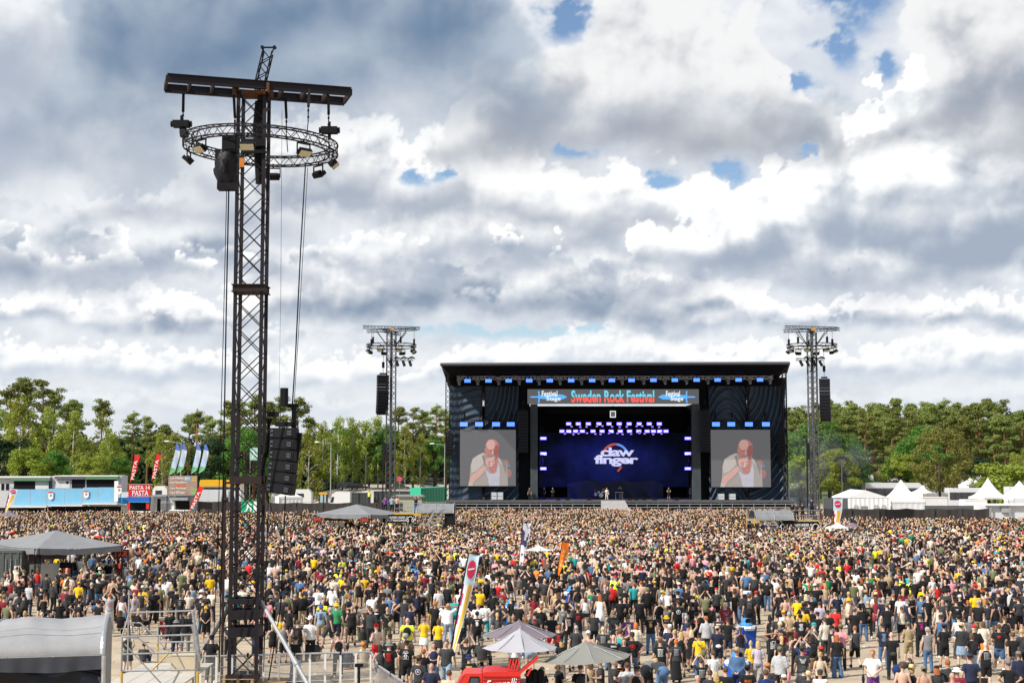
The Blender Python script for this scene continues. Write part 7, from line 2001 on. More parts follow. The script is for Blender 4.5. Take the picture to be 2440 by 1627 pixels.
# beach flags on the field
CP = [mat('flag_pale_blue',(.52,.66,.74),.6,0,.06),mat('flag_crimson',(.62,.03,.09),.6,0,.06),mat('flag_white',(.78,.76,.76),.6,0,.05),mat('flag_amber',(.72,.45,.05),.6,0,.06),mat('flag_violet',(.12,.03,.16),.6,0,.06)]
def ice(s,q):
 if q > .74: return 0
 return 4 if s < .1 else (1 if s < .3 and int(q * 12) % 2 else (2 if s < .5 else (3 if s < .92 else 2)))
def banner(b,tp_,Y,w,label,nq=40,ns=8,fn_=ice,mats=CP,pole=.03):
 p0,p1 = P(b[0],b[1],Y),P(tp_[0],tp_[1],Y); t = thing('beach_flag',label,'flag',(p0.x,Y,0),'tall banners on the field'); o = t.location; d = p1 - p0; ax = d.normalized(); sd = Vector((ax.z,0,-ax.x))
 mb = MB()
 def pt(s,q): return p0 - o + d * q + sd * (w * s * min(1,.12 + q * 1.15)) + Vector((0,.10 * sin(q * 7 + s * 2.5) * s - .02,0))
 for j in range(nq):
  for i in range(ns):
   q0,q1,s0,s1 = j / nq,(j + 1) / nq,i / ns,(i + 1) / ns
   mb.add([pt(s0,q0),pt(s1,q0),pt(s1,q1),pt(s0,q1)],[(0,1,2,3)],fn_((s0 + s1) / 2,(q0 + q1) / 2))
 mb.build('flag_cloth',mats,t)
 if fn_ is ice: ds = [pt(.5 + .36 * cos(k * .314),.872 + .075 * sin(k * .314)) + Vector((0,-.02,0)) for k in range(20)]; MB().add(ds,[tuple(range(20))]).build('disc',CP[1],t); MB().add([pt(.5 + .26 * x,.872 + .02 * z) + Vector((0,-.035,0)) for x,z in ((-1,-.6),(1,.2),(1,.9),(-1,.1))],[(0,1,2,3)]).build('disc_lettering',M_WPRINT,t)
 m = MB(); m.path([(0,0,0)] + [p0 - o + d * (k / 6) for k in range(7)] + [p1 - o + sd * w],pole,5); m.build('pole',M_BLACK,t); return t
banner((1062,1612),(1117,1316),54,.42,'tall leaning banner with a crimson disc near the crowd barrier',fn_=ice)
banner((9,1225),(24,1161),172,.95,'leaning banner with a crimson disc at the left edge',26,7)
banner((1985,1300),(1985,1186),150,1.0,'upright banner with a crimson disc right of the right delay tower',30,7)
COW = [mat('flag_cow_white',(.68,.68,.74),.6,0,.05),mat('flag_cow_black',(.06,.05,.12),.6,0,.05)]
cow = lambda s,q: 1 if mnoise.noise(Vector((s * 2.2,q * 10,3.1))) > .16 else 0
banner((1231,1385),(1247,1242),98,.55,'spotted black and white banner in the middle of the crowd',36,8,cow,COW)
banner((1324,1385),(1340,1288),92,.46,'orange banner leaning in the middle of the crowd',24,6,lambda s,q: 1 if .3 < s < .6 and .2 < q < .8 and int(q * 18) % 2 else 0,[mat('flag_orange',(.72,.17,.01),.6,0,.06),mat('flag_orange_pale',(.75,.36,.18),.6,0,.06)])
# wheeled bins
M_BIN = mat('bin_blue',(.015,.085,.48),.45,0,.06); M_BAG = mat('bin_bag',(.68,.72,.78),.5,0,.1,8,.3); M_HOOD = mat('bin_hood',(.06,.25,.55),.45,0,.06)
def bin_(u,v0,v1,label,hood=True,body=M_BIN,h=1.0):
 p = G(u,v1); t = thing('wheeled_bin',label,'bin',p,'blue bins in the crowd',random.Random(u).uniform(-.5,.5)); s = .36
 m = MB(); m.add([(-s * .85,-s * .8,.08),(s * .85,-s * .8,.08),(s * .85,s * .8,.08),(-s * .85,s * .8,.08),(-s,-s,h),(s,-s,h),(s,s,h),(-s,s,h)],[(3,2,1,0),(4,5,6,7),(0,1,5,4),(1,2,6,5),(2,3,7,6),(3,0,4,7)]); m.build('bin_body',body,t)
 MB().lathe([(s * 1.18,h - .16),(s * 1.32,h - .06),(s * 1.22,h + .03),(s * .9,h + .02)],(0,0,0),12).build('bin_bag',M_BAG,t)
 if hood: MB().lathe([(.30,0),(.30,.06),(.20,.16),(.17,.30),(.12,.33)],(0,0,h + .02),12).build('bin_hood',M_HOOD,t); MB().tube((0,-.16,h + .24),(0,-.21,h + .24),.12,12).build('bin_mouth',M_BLACK,t)
 for q in (-1,1): MB().tube((q * s * .8,s * .8,.1),(q * s * .9,s * .8,.1),.1,10).build('wheel',M_BLACK,t)
 keep_off(p.x,p.y,.4,.4); return t
for u,v1,lab,hood in ((1362,1453,'blue bin behind the black caps in the middle foreground',True),(1217,1492,'blue bin with a raised hood behind the purple parasol',True),(1681,1437,'upright blue bin in open ground right of the middle',True),(1679,1392,'blue bin half hidden farther back than the upright one',True),(1772,1452,'blue bin leaning behind a man in black right of the middle',False),
       (1778,1545,'blue bin with a round mouth and white bag, right foreground',True),(1757,1640,'blue bin cut by the bottom edge, right of the middle',True),(2357,1446,'blue bin with a white bag near the right edge',True),(2444,1490,'blue bin cut by the right edge',False),(982,1395,'blue bin with a grey lid in the middle left of the crowd',True),(694,1317,'blue bin right of the near mast in the crowd',True),(193,1300,'blue bin behind the left bar roof',True),(368,1262,'blue bin far off in front of the pasta stall',False),(735,1342,'blue bin behind two seated people right of the near mast',False)):
 bin_(u,None,v1,lab,hood)
p = G(2106,1337); t = thing('water_barrel','light blue barrel standing in open ground at the right','barrel',p); MB().lathe([(.36,0),(.38,.3),(.40,.32),(.38,.36),(.38,.62),(.40,.65),(.38,.68),(.36,.98),(.34,1.0)],n=16).build('barrel_body',mat('barrel_blue',(.05,.25,.50),.4,0,.06),t); MB().lathe([(.33,1.0),(.33,1.02),(.01,1.03)],n=16).build('barrel_lid',M_HOOD,t); keep_off(p.x,p.y,.5,.5)
p = G(1333,1445); t = thing('black_barrel','black barrel with a pale rim left of the blue bin in the middle','barrel',p); MB().lathe([(.36,0),(.38,.5),(.40,.53),(.38,.56),(.37,.95)],n=16).build('barrel_body',M_BLACK,t); MB().lathe([(.39,.95),(.40,1.0),(.36,1.0),(.355,.96)],n=16).build('barrel_rim',M_GALV,t); keep_off(p.x,p.y,.5,.5)
# camping chairs
def chair(u,v,label,col=(.02,.02,.024),rz=0.0,Y=None):
 p = G(u,v,.9) if Y is None else P(u,v,Y); p.z = 0; t = thing('camping_chair',label,'chair',p,'camping chairs in the crowd',rz); m_ = mat('chair_cloth_%d' % (hash(col) % 97),col,.8,0,.12,3)
 MB().grid(lambda s,q: Vector((-.27 + .54 * s,-.22 - .13 * q + .05 * sin(pi * s),.42 + .50 * q)),6,5).build('back_cloth',m_,t,None,True); MB().grid(lambda s,q: Vector((-.27 + .54 * s,-.24 + .5 * q,.43 - .05 * sin(pi * s) + .03 * q)),6,4).build('seat_cloth',m_,t,None,True)
 for sx in (-1,1):
  MB().tube((sx * .28,-.24,.02),(sx * .28,-.36,.93),.014,5).build('rear_post',M_STEEL,t); MB().tube((sx * .28,.28,.02),(sx * .28,.26,.64),.014,5).build('front_post',M_STEEL,t); MB().tube((sx * .28,-.30,.64),(sx * .28,.28,.64),.03,5).build('armrest',m_,t)
 m = MB(); m.tube((-.28,-.24,.03),(.28,-.24,.42),.011,4); m.tube((.28,-.24,.03),(-.28,-.24,.42),.011,4); m.tube((-.28,.28,.03),(.28,.28,.42),.011,4); m.tube((.28,.28,.03),(-.28,.28,.42),.011,4); m.build('cross_brace',M_STEEL,t)
 return p
CHAIRS = [(1150,1535,'black camping chair holding someone left of the purple parasol',-15),(1585,1458,'grey camping chair of the person in a grey t-shirt',0),(1624,1460,'pale grey camping chair of the person in an olive cap',0),(1588,1482,'black camping chair of the person in a yellow bucket hat',-8),(1695,1464,'black camping chair of the person in a pink hat',10),(336,1466,'black camping chair seen through the scaffold',-40),(141,1450,'dark camping chair just above the grey arched roof',0),
   (1527,1450,'black camping chair with a yellow bag below it',5),(1562,1440,'empty black camping chair left of the grey seated person',20),(1646,1432,'empty dark camping chair behind the pale grey one',-10),(1665,1440,'black camping chair with a yellow cap lying on it',15),(2258,1605,'black camping chair with the ginger person in a hoodie',0),(2330,1612,'empty black camping chair near the bottom right corner',-12),(2200,1445,'black camping chair behind the magenta patched vest',10),(2060,1455,'empty black camping chair right of the denim shirt',30),(885,1380,'empty black camping chair behind the strapless dress',0),(1050,1400,'black camping chair left of the crimson disc banner',20),(1300,1390,'black camping chair near the black barrel',-15),(400,1478,'red bag chair seen through the scaffold rails',0),(2398,1470,'black camping chair behind the white patched navy shirt',5),(1900,1400,'dark camping chair in the right middle of the crowd',10),(1480,1420,'dark camping chair in front of the green hoodie',-6)]
for u,v,lab,rz in CHAIRS: chair(u,v,lab,(.30,.02,.03) if 'red' in lab else ((.14,.145,.155) if 'pale grey' in lab else (.02,.02,.024)),math.radians(rz))

# litter trodden into the ground
def litter():
 r = random.Random(3); m = MB()
 for _ in range(900):
  Y = r.uniform(50,120); x = Y * r.uniform(-.37,.37); a = r.uniform(0,3.1); k = r.randrange(3)
  if k == 0: d = Vector((cos(a),sin(a),0)) * .06; m.tube(Vector((x,Y,.04)) - d,Vector((x,Y,.04)) + d,.038,6,r.randrange(3))
  else: m.box((x,Y,.012),(r.uniform(.06,.2),r.uniform(.05,.14),.02),a,r.randrange(3))
 tag(m.build('litter',[M_WHITE,mat('cup_yellow',(.6,.42,.08),.5),mat('dull_rag',(.05,.05,.055),.8)]),kind='stuff')
litter()
# ------------------------------------------------------------------ foreground: roof, scaffold, barriers, red van
YA = 39.5
cr = P(242,1560,YA); ze = cr.z; zr = P(200,1468,42).z; DW = 4.9
t = thing('arched_tent','large grey arched tent roof cut by the bottom left corner','tent',(cr.x,YA,0),None,math.radians(13)); o = Vector((0,0,0))
def near_roof(s,q):
 """s runs leftwards from the right end, q from the front eave over the arch"""
 a = pi * q; y = DW / 2 * (1 - cos(a)); x = -6.2 * (1 - s)
 return Vector((x,y,ze + (zr - ze) * sin(a) ** .85 + (.025 * sin(s * 19 + q * 4) + .012 * sin(q * 26 + s * 3) + .01 * sin(s * 61 + q * 11) - .05 * sin(pi * ((s * 3) % 1))) * sin(a)))
MB().grid(near_roof,60,32).build('arched_cover',mat('grey_roof_cloth',(.29,.29,.30),.45,0,.14,.9,.35),t,None,True)
for s_,r in ((1.0,.075),(.52,.022)): MB().path([near_roof(s_,q / 20) + Vector((.02,0,.02)) for q in range(21)],r,8).build('roof_rib',M_ALU,t)
MB().grid(lambda s,q: Vector((-6.2 * (1 - s),-.05 - .03 * sin(s * 33) * q - .02 * sin(s * 80 + 2) * q,ze - .40 * q + .03 * sin(s * 14) * q)),70,3).build('front_valance',mat('dark_valance',(.050,.055,.068),.5,0,.2,2),t,None,True)
MB().grid(lambda s,q: Vector((-6.2 * (1 - s),.15 + .16 * sin(s * 9 - q * 4) * (1 - q) + .07 * sin(s * 23 + q * 9) + .05 * sin(q * 14 + s * 6),(ze - .38) * q)),80,24).build('front_sheet',mat('glossy_black_sheet',(.010,.011,.016),.28,0,.2,2),t,None,True)
for q,x in ((.22,.010),(.30,.006)): MB().path([near_roof(k / 24,q) + Vector((0,0,.012)) for k in range(25)],x,5).build('fold_highlight',mat('painted_fold_highlight',(.42,.42,.43),.6),t)  # pale tubes stand in for the bright highlight along a fold of the cloth
pts = [near_roof(1.0,q / 16) for q in range(17)]
MB().add([p + Vector((.05,0,0)) for p in pts] + [Vector((.05,DW,0)),Vector((.05,0,0))],[tuple(range(19))]).build('end_sheet',mat('beige_end_sheet',(.26,.25,.24),.7,0,.15,1.5),t)
MB().tube((.06,-.05,0),(.06,-.05,ze),.06,8).build('corner_post',M_ALU,t)
keep_off(cr.x - 3.2,41.5,3.8,4.2)
LANDMARKS += [('grey arched roof',cr.x - 1,43)]
# scaffold stair
YF,YR = 46.0,50.0
t = thing('scaffold_stair','galvanised scaffold stair with yellow sockets right of the grey arched roof','scaffold',P(380,1600,48)); t.location.z = 0; o = t.location
def tubes(name,pairs,r=.028,m_=M_GALV):
 for a,b in pairs: MB().tube(a - o,b - o,r,7).build(name,m_,t)
def pz(p,z): q = p.copy(); q.z = z; return q
FL_,FR_,FR2 = P(291,1515,YF),P(467,1511,YF),P(474,1440,YF)
BL_,BR_ = P(308,1405,YR),P(463,1452,YR)
tubes('standard',[(pz(FL_,0),FL_),(pz(FR_,0),FR_ + Vector((0,0,.1))),(pz(BL_,0),BL_),(pz(BR_,0),BR_),(pz(P(377,1500,YR),0),P(377,1488,YR))],.030)
tubes('rail',[(P(306,1459,YR),P(464,1454,YR)),(P(378,1491,YR),P(463,1489,YR)),(P(290,1516,YF),P(473,1511,YF)),(P(289,1558,YF),P(475,1552,YF)),(P(293,1598,YF),P(470,1594,YF)),(P(378,1529,YR),P(463,1528,YR)),(FL_,BL_.lerp(pz(BL_,0),.22)),(FR_,BR_.lerp(pz(BR_,0),.1))])
tubes('brace',[(P(297,1533,YF),P(384,1627,YF)),(P(381,1531,YR),P(408,1556,YR)),(P(421,1556,YF),P(440,1592,YF)),(P(310,1483,YR),P(334,1483,YR)),(P(334,1483,YR),P(368,1513,YR)),(P(300,1519,YF),P(330,1519,YF)),(P(330,1519,YF),P(371,1556,YF))],.024)
tubes('yellow_brace',[(P(401,1556,YF),P(361,1597,YF)),(P(377,1528,YR),P(377,1556,YR))],.026,M_YEL)
for u,v0,v1 in ((290,1598,1640),(471,1598,1640)): MB().tube(P(u,v0,YF) - o,P(u,v1,YF) - o,.04,8).build('yellow_socket',M_YEL,t)
MB().beam(P(459,1456,YF) - o,P(476,1575,YF) - o,.05,.16).build('stair_stringer',M_ALU,t); MB().beam(P(463,1490,YF) - o,P(472,1555,YF) - o,.16,.05).build('stair_stringer',M_ALU,t)
zd = 1.15; pa,pb = P(298,1562,51.5),P(474,1562,51.5)
for k in range(4):
 xa,xb = P(299,1560,49).x,P(473,1560,49).x; xx0 = xa + (xb - xa) * k / 4; xx1 = xa + (xb - xa) * (k + 1) / 4 - .02
 MB().span((xx0 - o.x,46.1 - o.y,zd - .05),(xx1 - o.x,51.6 - o.y,zd)).build('deck_plate',mat('pale_deck_plate',(.46,.43,.385),.7,0,.12,1.5),t)
for x in (P(299,1560,49).x,P(473,1560,49).x):
 for y in (46.3,51.3): MB().tube((x - o.x,y - o.y,0),(x - o.x,y - o.y,zd - .05),.03,6).build('deck_leg',M_GALV,t)
bx = thing('box','plywood box standing on the scaffold deck','box',Vector((P(438,1570,49.5).x,49.8,zd))); MB().span((-.42,-.4,0),(.42,.4,.55)).build('box_body',mat('plywood',(.50,.42,.29),.7,0,.1,3),bx); MB().span((-.44,-.42,.55),(.44,.42,.58)).build('box_lid',mat('plywood',(.50,.42,.29)),bx)
keep_off(P(385,1560,48.5).x,48.5,1.6,3.4)
LANDMARKS += [('scaffold stair',P(385,1560,50).x,50),('near mast',TX,YT)]
keep_off(TX,YT,1.3,1.2)
# crowd barriers with mesh
M_MESH = mat('barrier_mesh',(.42,.42,.42),.5,.5,.1,4,alpha=.28)
def barrier(p0,p1,n,label,bars=False,h=1.12,group='crowd barriers near the mast'):
 p0,p1 = Vector(p0),Vector(p1); t = thing('crowd_barrier',label,'barrier',p0,group); d = (p1 - p0); L = d.length; d.normalize(); w = L / n; ang = atan2(d.y,d.x)
 if bars:
  bm1 = MB().tube((0,0,.12),(0,0,h),.011,5).mesh('bar',M_ALU)
  nb = int(L / .115)
  for k in range(nb): link('bar',bm1,t,d * (L * (k + .5) / nb))
 else:
  m = MB(); m.quad((.03,.0,.12),(w - .03,.0,.12),(w - .03,.0,h - .03),(.03,.0,h - .03)); pm = m.mesh('mesh_panel',M_MESH)
  for k in range(n): q = link('mesh_panel',pm,t,d * (w * k)); q.rotation_euler.z = ang
  for z in (.40,.72): MB().tube(Vector((0,.01,z)),d * L + Vector((0,.01,z)),.014,5).build('mid_rail',M_ALU,t)
 pm = MB().box((0,0,h / 2),(.075,.05,h)).mesh('upright',M_WHITE if not bars else M_ALU)
 for k in range(n + 1):
  if bars and k % 4: continue
  q = link('upright',pm,t,d * (w * k)); q.rotation_euler.z = ang
 MB().tube(Vector((0,0,h)),d * L + Vector((0,0,h)),.035,8).build('top_rail',M_ALU,t); MB().tube(Vector((0,0,.10)),d * L + Vector((0,0,.10)),.025,6).build('bottom_rail',M_ALU,t)
 for k in range(0,n + 1,3): q = MB().box((0,0,h),(.06,.1,.16)).build('clamp',M_BLACK,t,d * (w * k))
 return t
zh = 1.12
a = G(478,1563,zh); b = G(884,1552,zh); a.z = b.z = 0
barrier(a,b,11,'straight mesh crowd barrier with white uprights behind the near mast')
c = G(902,1585,zh); c.z = 0; barrier(b,c,1,'short corner panel of mesh barrier right of the near mast')
e = G(985,1640,zh); e.z = 0; barrier(c,e,8,'barred crowd barrier slanting to the bottom edge',True)
p = G(855,1640); t = thing('speaker_stake','short black stake behind the straight mesh barrier','stake',p); MB().tube((0,0,0),(0,0,.9),.05,7).build('stake_rod',M_BLACK,t); MB().box((0,0,.85),(.3,.12,.12)).build('stake_head',M_BLACK,t)
LANDMARKS += [('mesh barrier',(a.x + b.x) / 2,a.y),('slanting barrier',c.x + .5,c.y - 1)]
keep_off(c.x - 4,51.0,6.5,2.2)
# red van
M_VAN = mat('bright_red_paint',(.62,.018,.012),.30,0,.03,spec=.6)
YVn = 45.0; L0,L1 = P(1090,1600,YVn).x,P(1240,1600,YVn).x; zr_ = P(1200,1601,YVn).z
t = thing('red_van','small bright red three-wheeled van with white script on its side','van',((L0 + L1) / 2,YVn,0)); o = t.location
def X_(u): return P(u,1600,YVn).x - o.x
def Z_(v): return P(1160,v + 13,YVn).z
zc = Z_(1593)
cabp = [(X_(1078),.35),(X_(1149),.35),(X_(1149),zc),(X_(1146),zc + .03),(X_(1108),zc + .03),(X_(1102),zc - .03),(X_(1088),Z_(1620)),(X_(1080),.8)]
MB().prism(cabp,0,1.25).build('cab',M_VAN,t)
MB().prism([(X_(1092),Z_(1621)),(X_(1106),Z_(1596)),(X_(1106) + .02,Z_(1596)),(X_(1091),Z_(1623))],-.005,1.2).build('windscreen',M_GLASS,t)
MB().prism([(X_(1112),Z_(1632)),(X_(1140),Z_(1632)),(X_(1140),Z_(1600)),(X_(1121),Z_(1600))],-.02,.0).build('side_window',mat('window_glass',(.045,.055,.075),.1,0,0,spec=.8),t)
m = MB(); 
for aa,bb in (((1111,1633),(1121,1599)),((1121,1599),(1141,1599)),((1141,1599),(1141,1633))): m.beam((X_(aa[0]),-.02,Z_(aa[1])),(X_(bb[0]),-.02,Z_(bb[1])),.03,.03)
m.build('window_seal',M_BLACK,t)
box = [(X_(1150),.40),(X_(1240),.40),(X_(1240),Z_(1590)),(X_(1236),zr_ + .02),(X_(1154),zr_ + .02),(X_(1150),Z_(1592))]
MB().prism(box,-.06,1.35).build('cargo_box',M_VAN,t); MB().span((X_(1150),-.10,Z_(1598)),(X_(1240),-.06,Z_(1597))).build('trim_strip',mat('dark_red_trim',(.30,.01,.01),.4),t); MB().span((X_(1150),-.09,Z_(1606)),(X_(1240),-.06,Z_(1605))).build('trim_strip',mat('dark_red_trim',(.30,.01,.01)),t)
q = text('Fegarolli',Vector((X_(1195),-.09,Z_(1619.5))),X_(1232) - X_(1156),.42,M_WPRINT,t,shear=.45,extrude=.01,offset=.004); q.rotation_euler = (pi / 2,-.09,0)
for x in (X_(1094),X_(1215)): MB().tube((x,-.02,.22),(x,.12,.22),.22,14).build('wheel',M_BLACK,t)
for k in range(4): MB().beam((X_(1210 + k * 7),.1,zr_ + .02),(X_(1217 + k * 7),.1,zr_ + .40),.09,.05).build('red_slat',M_VAN,t)
MB().beam((X_(1236),.2,Z_(1591)),(X_(1281),.2,Z_(1552)),.36,.06).build('flap',mat('weathered_flap',(.28,.16,.14),.7,0,.2,4),t); MB().beam((X_(1238),-.02,Z_(1589)),(X_(1282),-.02,Z_(1551)),.05,.09).build('flap_edge',M_VAN,t); MB().beam((X_(1256),.0,Z_(1596)),(X_(1266),.0,Z_(1577)),.16,.05).build('red_paddle',M_VAN,t)
for k in range(3): MB().lathe([(.11,0),(.12,.34),(.125,.36),(.10,.37),(.04,.42)],(X_(1262 + k * 13),.3,Z_(1616)),12).build('thermos',M_BLACK,t)
MB().span((X_(1241),-.05,.9),(X_(1296),1.2,Z_(1616))).build('serving_counter',M_GALV,t)
keep_off(o.x + .6,YVn + .6,2.3,1.4)
LANDMARKS += [('red van',o.x,YVn),('grey beige parasol',P(1396,1531,45.6).x,45.6),('purple parasol',P(1237,1481,49).x,49),('crimson disc banner',P(1062,1612,54).x,54)]
for nm,u,v in (('round-mouthed bin',1778,1545),('bin by the right edge',2357,1446),('middle bin',1362,1453),('upright bin',1681,1437),('bottom bin',1757,1640),('light blue barrel',2106,1337),('pale grey chair',1624,1500),('bottom right chair',2330,1650),('crowd-middle orange banner',1324,1385)):
 g = G(u,v); LANDMARKS.append((nm,g.x,g.y))
# light fence panels on the right
pa,pb = G(2020,1318),G(2082,1334)
barrier(pa,pb,6,'pale mesh fence slanting beside the red kiosk',False,1.9,'fences by the red kiosk')
pa,pb = G(1935,1322),G(1992,1326); barrier(pa,pb,5,'low crowd barrier left of the red kiosk',True,1.1,'fences by the red kiosk')
# front-of-stage barrier
pa,pb = Vector((P(1090,1220,199).x,199.5,0)),Vector((P(1890,1220,199).x,199.5,0))
barrier(pa,pb,40,'long low barrier between the crowd and the stage',False,1.15,'barriers at the stage')

